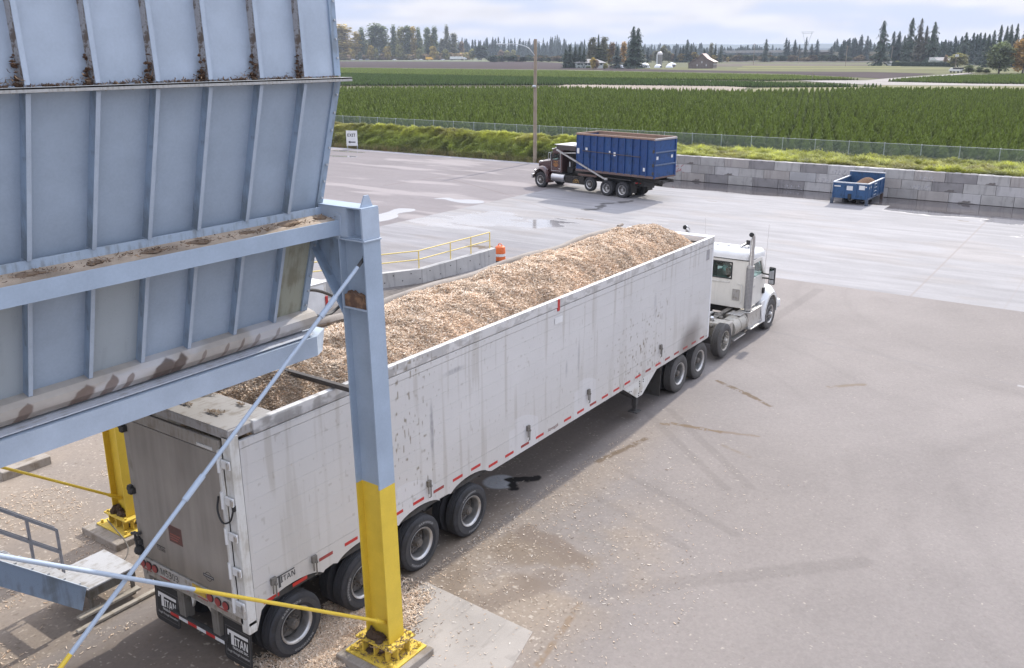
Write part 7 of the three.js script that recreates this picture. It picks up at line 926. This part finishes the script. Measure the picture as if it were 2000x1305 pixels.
function cloudCrown(seed, blobs, perBlob, leaf) {   // blobs: [x, y, z, rx, ry]
  const r = rngOf(seed), p = [], c = [];
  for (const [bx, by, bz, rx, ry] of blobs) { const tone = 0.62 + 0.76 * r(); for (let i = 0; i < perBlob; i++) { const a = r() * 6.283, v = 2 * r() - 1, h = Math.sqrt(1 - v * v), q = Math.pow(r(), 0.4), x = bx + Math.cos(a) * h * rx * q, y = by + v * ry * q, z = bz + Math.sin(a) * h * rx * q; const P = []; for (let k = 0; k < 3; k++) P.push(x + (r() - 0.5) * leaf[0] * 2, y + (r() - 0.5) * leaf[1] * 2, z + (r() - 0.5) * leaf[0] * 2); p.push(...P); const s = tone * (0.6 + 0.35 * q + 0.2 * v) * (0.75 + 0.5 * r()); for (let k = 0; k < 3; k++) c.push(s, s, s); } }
  return leafMesh(p, c);
}
const roundBlobs = (seed, n) => { const r = rngOf(seed), o = []; for (let i = 0; i < n; i++) { const a = r() * 6.283, v = 0.2 + 0.62 * r(), k = Math.sin(Math.min(1, (v - 0.06) / 0.86) * Math.PI) * 0.36 * Math.sqrt(r()); o.push([Math.cos(a) * k, v, Math.sin(a) * k, 0.15 + 0.08 * r(), 0.11 + 0.07 * r()]); } return o; };
const poplarBlobs = (seed, n) => { const r = rngOf(seed), o = []; for (let i = 0; i < n; i++) { const v = 0.18 + 0.76 * i / n + 0.05 * r(), a = r() * 6.283, k = 0.26 * (1.05 - 0.55 * Math.abs(v - 0.55) * 2 * (v > 0.55 ? 0.8 : 1)) * r(); o.push([Math.cos(a) * k, v, Math.sin(a) * k, 0.22 + 0.14 * r(), 0.06 + 0.045 * r()]); } return o; };
const CROWN = { conifer: [coniferCrown(1, 0.1), coniferCrown(2, 0.22), coniferCrown(3, 0.05), coniferCrown(4, 0.3)], round: [1, 2, 3].map((s) => cloudCrown(40 + s, roundBlobs(s, 32), 85, [0.07, 0.055])), poplar: [1, 2, 3, 4].map((s) => cloudCrown(60 + s, poplarBlobs(s, 30), 80, [0.10, 0.022])) };
const trunkG = (() => { const b = new MB(); b.rod([0, -0.02, 0], [0, 0.9, 0], 0.03, 7, 0.008); for (let i = 0; i < 7; i++) { const a = i * 2.4, y = 0.28 + i * 0.07; b.rod([0, y, 0], [Math.cos(a) * 0.2, y + 0.16, Math.sin(a) * 0.2], 0.011, 5, 0.004); } return b.geo(); })();
const TONE = { dark: [0.042, 0.066, 0.04], blue: [0.042, 0.066, 0.056], brownish: [0.075, 0.070, 0.046], green: [0.15, 0.18, 0.08], olive: [0.28, 0.265, 0.09], gold: [0.44, 0.33, 0.085], orange: [0.46, 0.29, 0.10], brown: [0.27, 0.19, 0.12], grey: [0.20, 0.20, 0.125] };
const toneMat = {}; for (const k in TONE) toneMat[k] = pm(...TONE[k], { rough: 0.95, vc: true, phys: true, through: 0.3 });
const barkM = pm(0.11, 0.09, 0.075, { rough: 1 });
const TREES = {
  cottonwood: [['poplar','olive',-802,-779,38.9,14.2],['poplar','gold',-794,-788,39.5,20.6],['poplar','gold',-782,-799,32.2,9.7],['poplar','green',-778,-803,36.9,6.4],['poplar','green',-768,-813,41.5,16.8],['poplar','green',-761,-820,38.9,11.6],['poplar','green',-751,-828,38.9,6.4],['poplar','olive',-745,-834,37.5,10.3],['poplar','green',-739,-839,39.5,9.7],['poplar','gold',-734,-844,38.9,8.4],['poplar','green',-729,-848,36.9,5.8],['poplar','green',-721,-855,37.5,7.7],['poplar','green',-715,-861,37.5,7.7],['poplar','olive',-718,-858,28.9,7.7],['poplar','grey',-708,-866,24.9,5.2],['poplar','grey',-704,-870,38.9,5.8],['poplar','grey',-697,-875,30.9,8.4],['poplar','brown',-690,-881,20.9,5.8]],
  roadside: [['round','green',-770,-790,10.3,5.7],['round','gold',-761,-799,18.1,8.9],['round','gold',-747,-812,16.8,10.2],['round','olive',-757,-803,14.9,6.4],['round','olive',-737,-821,19.4,8.9],['round','gold',-707,-848,16.8,10.2],['round','olive',-696,-857,13.5,8.9],['round','olive',-719,-837,14.2,7.6],['round','gold',-776,-785,12.9,6.4],['round','dark',-623,-831,16.9,18.0],['round','olive',-637,-833,13.3,9.7],['round','olive',-745,-1052,12.2,10.4],['round','brown',-752,-1047,13.0,8.9],['round','olive',-738,-1057,13.0,8.9]],
  grove: [['conifer','dark',-245,-402,9.9,3.6],['conifer','dark',-243,-403,12.2,4.1],['conifer','dark',-241,-405,11.0,3.9],['conifer','dark',-239,-406,11.3,3.9],['conifer','dark',-237,-407,10.5,3.3],['poplar','grey',-252,-442,15.9,3.6],['conifer','dark',-250,-444,17.7,3.3],['poplar','grey',-247,-445,16.2,3.9],['poplar','brown',-243,-447,12.8,3.6],['poplar','gold',-244,-447,9.8,3.3],['poplar','green',-249,-444,10.4,6.5],['poplar','orange',-238,-451,13.1,3.6],['poplar','grey',-254,-441,13.8,1.8],['conifer','blue',-215,-402,10.7,5.9],['conifer','dark',-208,-405,20.2,6.9],['conifer','dark',-206,-406,19.4,6.9],['round','blue',-210,-404,4.4,4.8],['round','gold',-217,-382,5.8,3.6],['round','brown',-216,-383,5.0,3.3],['round','olive',-212,-385,2.9,3.1]],
  midground: [['conifer','dark',-338,-669,13.0,3.0],['conifer','blue',-335,-671,12.1,4.3],['round','grey',-329,-674,9.9,7.8],['round','grey',-324,-676,13.9,6.9],['round','grey',-320,-678,9.4,6.1],['round','brown',-317,-679,7.2,4.3],['conifer','blue',-315,-680,10.8,3.9],['conifer','blue',-312,-682,11.7,3.9],['conifer','blue',-310,-683,13.5,3.9],['conifer','dark',-307,-684,17.9,6.1],['conifer','dark',-304,-685,14.8,4.3],['conifer','blue',-301,-687,13.0,3.9],['poplar','gold',-311,-682,7.2,4.8],['poplar','gold',-302,-686,8.1,5.2],['round','gold',-288,-692,6.3,6.1],['poplar','grey',-290,-691,14.8,3.0],['conifer','dark',-287,-693,14.8,3.5],['conifer','dark',-283,-694,13.9,3.5],['conifer','dark',-295,-690,11.2,3.5],['poplar','gold',-278,-697,4.1,2.2]],
  overpass: [['conifer','dark',-264,-742,18.4,5.5],['conifer','blue',-276,-825,20.6,5.5],['conifer','blue',-274,-826,18.5,4.5],['conifer','blue',-269,-828,19.0,6.0],['conifer','blue',-265,-829,14.9,4.5],['conifer','dark',-260,-831,21.1,4.0],['conifer','blue',-255,-832,14.9,6.0],['conifer','blue',-251,-834,19.0,6.0],['conifer','blue',-239,-837,12.8,8.0],['conifer','blue',-226,-841,19.5,5.5],['conifer','blue',-221,-842,20.1,7.0],['conifer','blue',-216,-844,22.6,8.5],['conifer','blue',-211,-845,21.6,6.0],['round','dark',-217,-844,4.5,6.5],['round','brown',-233,-839,3.0,5.0],['round','brown',-210,-845,3.0,7.0]],
  farm: [['conifer','dark',-127,-552,24.9,7.9],['conifer','blue',-136,-616,20.4,5.8],['conifer','blue',-133,-617,20.4,6.6],['conifer','dark',-125,-612,28.1,7.9],['conifer','brownish',-115,-589,27.0,5.9],['conifer','brownish',-111,-586,22.6,5.2],['conifer','dark',-106,-582,24.6,7.5],['round','olive',-117,-549,3.0,3.3],['conifer','blue',-107,-622,15.2,3.7],['conifer','blue',-104,-623,14.4,4.0],['conifer','dark',-96,-604,12.0,4.2],['conifer','dark',-91,-595,18.8,6.3],['conifer','blue',-88,-605,14.2,4.2],['conifer','blue',-81,-586,9.8,4.1],['round','olive',-80,-516,7.3,10.3],['round','brown',-91,-544,6.3,2.6]],
  roadfarm: [['conifer','dark',-66,-508,16.2,4.7],['conifer','dark',-64,-508,18.0,4.7],['conifer','dark',-62,-513,20.6,4.5],['conifer','dark',-60,-518,20.1,4.2],['conifer','dark',-57,-509,20.5,4.2],['conifer','dark',-55,-514,21.2,4.2],['conifer','dark',-51,-510,18.6,4.2],['conifer','dark',-48,-505,21.6,4.7],['round','green',-40,-362,11.6,9.8],['round','orange',-33,-366,12.5,10.7],['round','green',-50,-364,3.2,4.1],['round','green',-47,-367,2.5,3.0],['round','green',-45,-369,1.8,3.0]],
};
const ORD = ['first', 'second', 'third', 'fourth', 'fifth', 'sixth', 'seventh', 'eighth', 'ninth', 'tenth', 'eleventh', 'twelfth', 'thirteenth', 'fourteenth', 'fifteenth', 'sixteenth', 'seventeenth', 'eighteenth', 'nineteenth', 'twentieth', 'twenty-first', 'twenty-second'];
const WHERE = { cottonwood: 'in the tall highway row', roadside: 'low along the highway', grove: 'around the white farmhouse', midground: 'behind the silo and barn', overpass: 'along the overpass', farm: 'around the far right white house', roadfarm: 'in the clump at the right edge' };
const TWORD = { dark: 'dark green', blue: 'bluish green', brownish: 'brownish green', green: 'green', olive: 'yellowish green', gold: 'golden yellow', orange: 'orange leaved', brown: 'brown', grey: 'greyish green' }, KW = { conifer: 'conifer', round: 'round crowned tree', poplar: 'tall narrow tree' };
for (const g in TREES) {
  // ordinals count trees of the same tone and kind from left to right as seen from the yard
  const ang = (t) => Math.atan2(0.8169 * (t[2] - 9.58) - 0.5768 * (t[3] - 6.9), -0.5768 * (t[2] - 9.58) - 0.8169 * (t[3] - 6.9)), list = [...TREES[g]].sort((a, b) => ang(a) - ang(b)), count = {}, total = {};
  for (const t of list) { const k = t[0] + t[1]; total[k] = (total[k] ?? 0) + 1; }
  list.forEach((t) => {
    const [kind, tone, x, z, h, w] = t, k = kind + tone, n = (count[k] = (count[k] ?? 0) + 1), one = total[k] === 1;
    const o = thing(kind === 'conifer' ? 'conifer_tree' : kind === 'poplar' ? 'poplar_tree' : 'round_tree', `${one ? 'only' : ORD[n - 1]} ${TWORD[tone]} ${KW[kind]} ${one ? '' : 'from left '}${WHERE[g]}`, 'tree', [x, HF - 0.1, z], rnd() * 6.283, 'distant trees');
    const ww = w * (kind === 'conifer' ? 1.5 : kind === 'poplar' ? 1.55 : 1.1); o.scale.set(ww, h, ww); mesh('trunk', trunkG, barkM, o); mesh('crown', CROWN[kind][(rnd() * CROWN[kind].length) | 0], toneMat[tone], o);
  });
}
// far woods that read as one mass
{
  const mass = (name, geos, mat, label, N, spot) => { mat.specularIntensity = 0.1; geos.forEach((g, k) => { const im = new THREE.InstancedMesh(g, mat, Math.floor(N / geos.length)); im.name = numbered(name); const m = new THREE.Matrix4(), q = new THREE.Quaternion(), c = new THREE.Color(); for (let i = 0; i < im.count; i++) { const [x, z, h, w, t] = spot(); q.setFromAxisAngle(V3(0, 1, 0), rnd() * 6.283); m.compose(V3(x, HF - 0.2, z), q, V3(w, h, w)); im.setMatrixAt(i, m); const b = rr(0.75, 1.3); c.setRGB(t[0] * b, t[1] * b, t[2] * b); im.setColorAt(i, c); } scene.add(im); tag(im, label, 'woods', undefined, 'stuff'); }); };
  const wm = pm(1.25, 1.25, 1.25, { rough: 0.95, vc: true, two: true, matte: true });
  const polar = (a, D) => [9.58 - Math.sin(0.61485 - a) * D, 6.9 - Math.cos(0.61485 - a) * D];   // a: radians right of the view axis
  mass('far_conifer_wood', CROWN.conifer.slice(0, 2), wm, 'dark bluish conifer wood along the far skyline', 620, () => { const a = rr(-0.1, 0.30), D = rr(1500, 2100), p = polar(a, D), hh = (a < 0.06 ? 1 : a < 0.2 ? 0.8 : 0.62) * (0.75 + 0.5 * fbm(a * 40, 3, 3)); return [...p, rr(18, 34) * hh, rr(8, 13), [0.026, 0.042, 0.030]]; });
  mass('far_conifer_wood', CROWN.conifer.slice(2, 4), wm, 'dark conifer wood along the far right skyline', 240, () => { const a = rr(0.33, 0.56), D = rr(900, 1500), p = polar(a, D); return [...p, rr(14, 24) * (0.7 + 0.6 * fbm(a * 30, 9, 3)), rr(7, 11), [0.026, 0.042, 0.030]]; });
  mass('roadside_scrub', CROWN.round, wm, 'low brown and yellow scrub along the far side of the highway', 560, () => { const a = rr(-0.235, -0.045), D = rr(1119, 1129), p = polar(a, D), k = rnd(); return [...p, rr(4, 9) * (0.7 + 0.6 * fbm(a * 60, 5, 2)), rr(6, 12), k > 0.55 ? [0.38, 0.28, 0.17] : k > 0.25 ? [0.33, 0.28, 0.12] : [0.22, 0.2, 0.1]]; });
  mass('cottonwood_backdrop', CROWN.poplar.slice(0, 2), wm, 'dense leafy backdrop between the tall cottonwoods', 110, () => { const a = rr(-0.24, -0.085), D = rr(1170, 1260), p = polar(a, D), k = rnd(); return [...p, rr(15, 27), rr(7, 12), k > 0.5 ? [0.22, 0.215, 0.09] : [0.16, 0.18, 0.085]]; });
  mass('field_hedge', CROWN.round.slice(0, 2), wm, 'low mixed hedge and scrub along the middle distance fields', 420, () => { const a = rr(-0.02, 0.42), D = rr(820, 1050), p = polar(a, D), k = rnd(); return [...p, rr(2.5, 6.5), rr(7, 14), k > 0.6 ? [0.15, 0.115, 0.07] : k > 0.3 ? [0.07, 0.08, 0.045] : [0.045, 0.06, 0.035]]; });
  mass('farm_underwood', CROWN.conifer.slice(0, 2), wm, 'dark conifer wood behind the right-hand farm', 70, () => { const a = rr(0.395, 0.56), D = rr(650, 780), p = polar(a, D); return [...p, rr(12, 20) * (a > 0.5 ? 1.15 : 1), rr(7, 10), [0.03, 0.045, 0.034]]; });
}
// ---------------------------------------------------------------- farm buildings
const wallW = pm(0.62, 0.66, 0.62, { map: tFine, size: 3, rough: 0.8 }), roofG = pm(0.36, 0.345, 0.335, { map: tGrime, size: 3, rough: 0.9 }), winM = pm(0.05, 0.06, 0.07, { rough: 0.2 });
{
  const H = thing('farmhouse', 'low white farmhouse with a grey hipped roof beside dark conifers', 'house', [-236, HF, -411], 0.62); let q = new MB();
  q.box(0, 1.35, 0, 15.5, 2.7, 8); q.build('wall', wallW, H); q = new MB(); const e = 0.7, w = 15.5 / 2 + e, d = 4 + e, r = 3.4, y = 2.65, t = 4.5; const P = [[-w, y, d], [w, y, d], [w, y, -d], [-w, y, -d]], R1 = [-r, t, 0], R2 = [r, t, 0]; q.slab(P[0], P[1], R2, R1, 0.12); q.slab(P[2], P[3], R1, R2, 0.12); q.slab(P[3], P[0], R1, R1.map((v, i) => v + (i === 2 ? 0.01 : 0)), 0.12); q.slab(P[1], P[2], R2, R2.map((v, i) => v + (i === 2 ? -0.01 : 0)), 0.12); q.build('roof', roofG, H);
  for (const x of [-6.2, -4.2, -2.0, -0.6, 3.2, 5.6]) { q = new MB(); q.box(x, 1.95, 4.02, x < -3 ? 0.8 : 1.0, x < -3 ? 0.5 : 0.9, 0.06); q.build('window', winM, H); } q = new MB(); q.box(1.6, 1.1, 4.02, 1.0, 2.1, 0.06); q.build('door', pm(0.35, 0.33, 0.3, { rough: 0.7 }), H); q = new MB(); for (const x of [-1.6, -0.5]) q.ball(x, 0.6, 4.6, 0.7); q.build('porch_shrub', toneMat.green, H);
  const B = thing('old_barn', 'weathered grey barn with a faded pink metal roof and a lower side bay', 'barn', [-178, HF, -420], -0.06); const bw = pm(0.20, 0.165, 0.155, { map: tGrime, size: 3, rough: 0.95 }), br = pm(0.33, 0.22, 0.205, { map: tGrime, size: 5, rough: 0.6 });
  // gable end faces left-front, eaves run back
  const gable = [[-6.5, 0], [5.5, 0], [5.5, 3.2], [2.5, 4.6], [0, 6.9], [-2.6, 4.6], [-6.5, 2.4]]; q = new MB(); q.prism('z', gable, -0.2, 0); const T2 = new THREE.Matrix4().makeRotationY(0.0); q.build('gable_wall', bw, B); q = new MB(); q.box(5.4, 1.55, -6, 0.2, 3.1, 12); q.box(-6.4, 1.2, -6, 0.2, 2.4, 12); q.prism('z', gable, -12, -11.8); q.build('wall', bw, B);
  q = new MB(); const rp = [[-7.0, 2.2], [-2.6, 4.72], [0, 7.05], [2.6, 4.72], [6.1, 3.05]]; for (let i = 0; i < 4; i++) { const [x0, y0] = rp[i], [x1, y1] = rp[i + 1]; q.slab([x0, y0, 0.5], [x1, y1, 0.5], [x1, y1, -12.4], [x0, y0, -12.4], 0.1); } q.build('roof', br, B); for (const [x, y] of [[-2.2, 1.6], [0, 3.0], [2.2, 1.6]]) { q = new MB(); q.box(x, y, 0.03, 0.5, 0.9, 0.05); q.build('window', pm(0.5, 0.5, 0.5, { rough: 0.5 }), B); } for (let i = 0; i < 5; i++) { q = new MB(); q.box(5.52, 2.0, -1.5 - i * 2.2, 0.05, 1.0, 1.2); q.build('window', pm(0.42, 0.40, 0.40, { rough: 0.6 }), B); }
  B.rotation.y = 0.25;
  const S = thing('grain_silo', 'tall grey silo with a domed metal cap between the huts', 'silo', [-219, HF, -457]); q = new MB(); q.rod([0, 0, 0], [0, 6.6, 0], 1.4, 20); q.build('silo_body', pm(0.26, 0.255, 0.25, { map: tGrime, size: 2, rough: 0.9 }), S); q = new MB(); q.add(new THREE.SphereGeometry(1.5, 20, 10, 0, 6.2832, 0, Math.PI / 2), new THREE.Matrix4().makeTranslation(0, 6.6, 0)); q.rod([0, 6.35, 0], [0, 6.62, 0], 1.5, 20); q.build('dome', pm(0.55, 0.53, 0.52, { rough: 0.4, metal: 0.3 }), S); q = new MB(); q.rod([-0.85, 0, 1.4], [-0.85, 6.6, 1.4], 0.4, 10); q.build('chute', pm(0.58, 0.6, 0.62, { rough: 0.5 }), S);
  const hut = (x, z, r, label, i) => { const h = thing('calf_hut', label, 'hut', [x, HF, z], i * 0.7, 'white huts in the farm yard'); const b = new MB(); b.add(new THREE.SphereGeometry(r, 18, 10, 0, 6.2832, 0, Math.PI / 2), new THREE.Matrix4().makeScale(1, 0.95, 1)); b.rod([0, 0, 0], [0, 0.25, 0], r * 1.02, 18); b.build('shell', pm(0.72, 0.73, 0.75, { rough: 0.5 }), h); const d = new MB(); d.box(0, 0.5, r * 0.93, r * 0.6, 1.0, 0.25); d.build('opening', M.frame, h); };
  hut(-222, -419, 2.0, 'small white domed hut right beside the tall conifer pair', 0); hut(-211, -424, 2.7, 'largest white domed hut in front of the silo', 1); hut(-205, -427, 2.0, 'white domed hut close to the foot of the silo at left', 2); hut(-201.5, -433, 1.9, 'white domed hut directly left of the silo', 3);
  for (const [x, z, lab] of [[-213.5, -461, 'small white roofed shed right beside the silo'], [-203, -466, 'small white roofed shed between the silo and the barn']]) { const h = thing('farm_shed', lab, 'shed', [x, HF, z], 0.35); let b = new MB(); b.box(0, 0.7, 0, 4, 1.4, 3); b.build('wall', pm(0.22, 0.2, 0.22, { rough: 0.9 }), h); b = new MB(); b.slab([-2.3, 1.35, 1.8], [2.3, 1.35, 1.8], [0.3, 2.5, 0], [-0.3, 2.5, 0], 0.1); b.slab([2.3, 1.35, -1.8], [-2.3, 1.35, -1.8], [-0.3, 2.5, 0], [0.3, 2.5, 0], 0.1); b.slab([-2.3, 1.35, -1.8], [-2.3, 1.35, 1.8], [-0.3, 2.5, 0.01], [-0.3, 2.5, -0.01], 0.1); b.slab([2.3, 1.35, 1.8], [2.3, 1.35, -1.8], [0.3, 2.5, -0.01], [0.3, 2.5, 0.01], 0.1); b.build('roof', pm(0.72, 0.73, 0.75, { rough: 0.5 }), h); }
  const RH = thing('white_house', 'white gabled house half hidden behind the dark hedge at right', 'house', [-100, HF, -575], 0.3); q = new MB(); q.box(0, 1.4, 0, 11, 2.8, 7); q.prism('z', [[-6, 2.8], [-1.5, 2.8], [-3.75, 4.6]], 3.4, 3.6); q.build('wall', wallW, RH); q = new MB(); q.slab([-5.8, 2.7, 4], [5.8, 2.7, 4], [5.5, 4.5, 0], [-5.5, 4.5, 0], 0.12); q.slab([5.8, 2.7, -4], [-5.8, 2.7, -4], [-5.5, 4.5, 0], [5.5, 4.5, 0], 0.12); q.build('roof', roofG, RH); for (const x of [-3.6, 0.5, 3.4]) { q = new MB(); q.box(x, 1.6, 3.53, 1.1, 1.1, 0.06); q.build('window', winM, RH); }
  const HG = wthing('clipped_hedge', 'long dark clipped hedge in front of the far right white house', 'hedge', [-98, HF, -530]); { const r = rngOf(4), p = [], c = []; for (let i = 0; i < 2600; i++) { const t = r(), x = lerp(-116, -82, t) + 0, z = lerp(-534, -520, t) + (r() - 0.5) * 2.4, y = HF + Math.pow(r(), 0.6) * 2.4; for (let k = 0; k < 3; k++) p.push(x + (r() - 0.5) * 0.8, y + (r() - 0.5) * 0.6, z + (r() - 0.5) * 0.8); const s = 0.7 + 0.6 * r(); for (let k = 0; k < 9; k++) c.push(s); } const g = leafMesh(p, c); const m = new THREE.Mesh(g, toneMat.dark); m.name = 'hedge_foliage'; shiftInto(m, HG); HG.add(m); const b = new MB(); b.bar([-116, HF + 1.0, -534], [-82, HF + 1.0, -520], 1.6, 2.0); b.build('hedge_core', pm(0.022, 0.036, 0.024, { rough: 1 }), HG); }
  const SH = thing('pale_shed', 'tiny pale shed left of the dark conifers at right', 'shed', [-124, HF, -561], 0.2); q = new MB(); q.box(0, 0.75, 0, 3.2, 1.5, 2.4); q.build('wall', pm(0.55, 0.55, 0.57, { rough: 0.8 }), SH); q = new MB(); q.slab([-1.9, 1.4, 1.5], [1.9, 1.4, 1.5], [1.9, 2.3, 0], [-1.9, 2.3, 0], 0.1); q.slab([1.9, 1.4, -1.5], [-1.9, 1.4, -1.5], [-1.9, 2.3, 0], [1.9, 2.3, 0], 0.1); q.build('roof', roofG, SH);
}
// overpass, poles, pylon
{
  const O = wthing('road_overpass', 'long grey road overpass on the far skyline with an earth ramp', 'overpass', [-300, HF, -890]); let q = new MB(); q.bar([-352, 9.2, -872], [-258, 9.6, -905], 11, 1.1); q.bar([-352, 10.3, -866.6], [-258, 10.7, -899.6], 0.3, 0.9); q.build('deck', pm(0.40, 0.39, 0.38, { map: tGrime, size: 8, rough: 0.9 }), O); for (const t of [0.12, 0.42, 0.7]) { q = new MB(); q.box(lerp(-352, -258, t), 5, lerp(-872, -905, t), 1.2, 8, 8); q.build('pier', pm(0.36, 0.35, 0.34, { rough: 0.9 }), O); }
  q = new MB(); q.slab([-298, HF, -880], [-195, HF, -920], [-200, 9.3, -925], [-285, 9.3, -895], 4); q.slab([-285, 9.3, -895], [-200, 9.3, -925], [-205, 9.3, -937], [-290, 9.3, -907], 4); q.build('earth_ramp', pm(0.12, 0.11, 0.075, { map: tField, size: 30, rough: 1 }), O);
  const pole = (name, label, x, z, h, arms) => { const P = thing(name, label, 'utility pole', [x, HF, z], 0.6); const b = new MB(); b.rod([0, 0, 0], [0, h, 0], 0.16, 8, 0.11); b.build('pole', M.wood, P); for (const [y, w] of arms) { const c = new MB(); c.rbox(0, y, 0.1, w, 0.14, 0.12, 0.02); c.build('cross_arm', M.wood, P); } return P; };
  pole('utility_pole', 'wooden utility pole with a pale transformer beside the parked white truck', -58, -383, 6.9, [[6.2, 1.6]]); { const b = new MB(); b.rbox(-0.3, 6.0, 0.2, 0.55, 0.8, 0.5, 0.1); b.rbox(0.35, 6.0, 0.2, 0.55, 0.8, 0.5, 0.1); b.build('transformer', pm(0.6, 0.6, 0.62, { rough: 0.5 }), scene.children[scene.children.length - 1]); }
  pole('utility_pole', 'thin wooden utility pole before the far sparse conifer left of the dark trees', -135, -512, 10.8, [[10.2, 2.0]]); pole('utility_pole', 'thin pole before the large blue green conifer at right', -130, -590, 11, [[10.4, 2.2]]); pole('utility_pole', 'short leaning field pole on the turf near the farm track', -73, -258, 2.2, []); pole('utility_pole', 'lone road lamp pole near the overpass ramp', -203, -640, 9, [[8.9, 1.4]]); pole('utility_pole', 'thin pale pole right behind the barn roof', -205, -560, 13, [[12.2, 2]]);
  const Y = thing('power_pylon', 'faint lattice power pylon on the horizon right of the overpass trees', 'pylon', [-655, HF, -2060], 0.5); q = new MB(); for (const [a, b] of [[-9, -5], [9, 5]]) { q.rod([a * 0.5, 0, 0], [b * 0.8, 28, 0], 0.5, 5); q.rod([b * 0.8, 28, 0], [b * 2, 50, 0], 0.45, 5); } q.rod([-14, 50, 0], [14, 50, 0], 0.5, 5); q.rod([-12, 47, 0], [12, 47, 0], 0.4, 5); q.rod([-4.5, 0, 0], [4, 28, 0], 0.3, 5); q.rod([4.5, 0, 0], [-4, 28, 0], 0.3, 5); q.build('lattice', pm(0.35, 0.36, 0.38, { rough: 0.6 }), Y);
}
// traffic on the highway
{
  const HEAD = -1.198, tyre = new THREE.CylinderGeometry(0.5, 0.5, 0.3, 14); tyre.rotateZ(Math.PI / 2);
  const wheels = (p, xs, zs, r = 1) => { for (const x of xs) for (const z of zs) { const w = mesh('wheel', tyre, M.rubber, p); w.position.set(x, 0.5 * r, z); w.scale.setScalar(r); } };
  const t = thing('semi_truck', 'white box semi truck driving right along the distant highway', 'truck', [-646, HF + 0.1, -822], HEAD); let q = new MB(); q.rbox(0, 2.6, 4.5, 2.6, 2.9, 14.5, 0.06); q.build('box_trailer', M.white, t); q = new MB(); q.rbox(0, 2.1, -5.1, 2.4, 2.6, 2.6, 0.3); q.rbox(0, 1.6, -6.9, 2.0, 1.5, 1.8, 0.3); q.build('cab', M.white, t); q = new MB(); q.box(0, 2.6, -6.42, 1.9, 0.9, 0.06); q.build('windshield', winM, t); q = new MB(); q.box(0, 0.95, 2, 1, 0.3, 17); q.build('chassis', M.frame, t); wheels(t, [-1.1, 1.1], [-6.9, -3.4, -2.1, 9.2, 10.5]);
  const y = thing('box_truck', 'yellow box truck driving behind the white semi truck on the highway', 'truck', [-680, HF + 0.1, -809], HEAD); q = new MB(); q.rbox(0, 2.3, 1.1, 2.4, 2.7, 6.2, 0.06); q.build('box_body', pm(0.72, 0.42, 0.07, { rough: 0.5 }), y); q = new MB(); q.rbox(0, 1.6, -3.2, 2.1, 1.9, 2.2, 0.3); q.build('cab', pm(0.70, 0.40, 0.07, { rough: 0.5 }), y); q = new MB(); q.box(0, 2.1, -4.1, 1.8, 0.7, 0.5); q.build('windshield', winM, y); wheels(y, [-1, 1], [-3, 2.6]);
  const car = (name, label, x, z, col, suv) => { const c = thing(name, label, 'car', [x, HF + 0.12, z], HEAD, 'cars on the highway'); let b = new MB(); const h = suv ? 1.75 : 1.45; b.prism('x', [[-2.3, 0.35], [2.3, 0.35], [2.35, 0.9], [1.9, suv ? 1.1 : 0.95], [-1.3, 0.95], [-2.2, 0.8]], -0.9, 0.9, 0.06); b.prism('x', [[-1.2, 0.93], [2.0, suv ? 1.1 : 0.93], [suv ? 1.8 : 1.2, h], [-0.4, h]], -0.78, 0.78, 0.06); b.build('body', pm(...col, { rough: 0.25, phys: true, clear: 1 }), c); b = new MB(); b.prism('x', [[-0.95, 1.0], [1.55, 1.1], [1.0, h - 0.12], [-0.35, h - 0.12]], -0.8, 0.8); b.build('window', winM, c); wheels(c, [-0.8, 0.8], [-1.45, 1.4], 0.66); };
  car('car', 'white pickup sized car nearest the hopper on the highway, left of all the yellow trees', -774, -783, [0.72, 0.72, 0.72], true); car('car', 'small pale car, first from the left on the highway', -792, -775, [0.6, 0.6, 0.6]); car('car', 'white car in the middle between the gold tree and the yellow truck', -725, -800, [0.74, 0.74, 0.74]); car('car', 'grey car beside a silver one left of the white middle car', -757, -789, [0.3, 0.31, 0.33], true); car('car', 'silver car, third from the left on the highway', -765, -786, [0.5, 0.5, 0.52]); car('car', 'tan car left behind the yellow truck', -703, -812, [0.4, 0.36, 0.3]); car('car', 'white car close behind the yellow truck', -690, -806, [0.7, 0.7, 0.7]); car('car', 'silver car just ahead of the yellow truck', -667, -817, [0.55, 0.55, 0.57]); car('car', 'grey car just ahead of the white semi truck', -627, -833, [0.4, 0.4, 0.42]); car('car', 'white car left of the wooden light pole', -583, -849, [0.74, 0.74, 0.74]); car('car', 'white car right of the wooden light pole', -563, -857, [0.7, 0.7, 0.7]); car('car', 'pale car left of the farmhouse conifers', -546, -864, [0.62, 0.62, 0.64]);
  car('car', 'white car right of the silo beyond the fields', -438, -905, [0.74, 0.74, 0.74], true); car('car', 'pale car behind the silo beyond the fields', -455, -898, [0.66, 0.66, 0.68], true); car('car', 'pale car left of the barn gable beyond the fields', -409, -917, [0.7, 0.7, 0.72]);
  const w = thing('parked_truck', 'white truck with a dark cargo bed parked on the farm track at right', 'truck', [-54.5, HF + 0.1, -366], 1.1); q = new MB(); q.rbox(0, 0.9, 0, 2.0, 0.8, 4.8, 0.1); q.build('body', M.white, w); q = new MB(); q.rbox(0, 1.55, 0.7, 1.9, 0.65, 3.2, 0.08); q.build('cargo_cover', pm(0.04, 0.04, 0.045, { rough: 0.7 }), w); q = new MB(); q.rbox(0, 1.45, -1.4, 1.8, 0.6, 1.2, 0.15); q.build('cab', M.white, w); wheels(w, [-0.9, 0.9], [-1.5, 1.5], 0.7);
}
renderer.render(scene, camera);
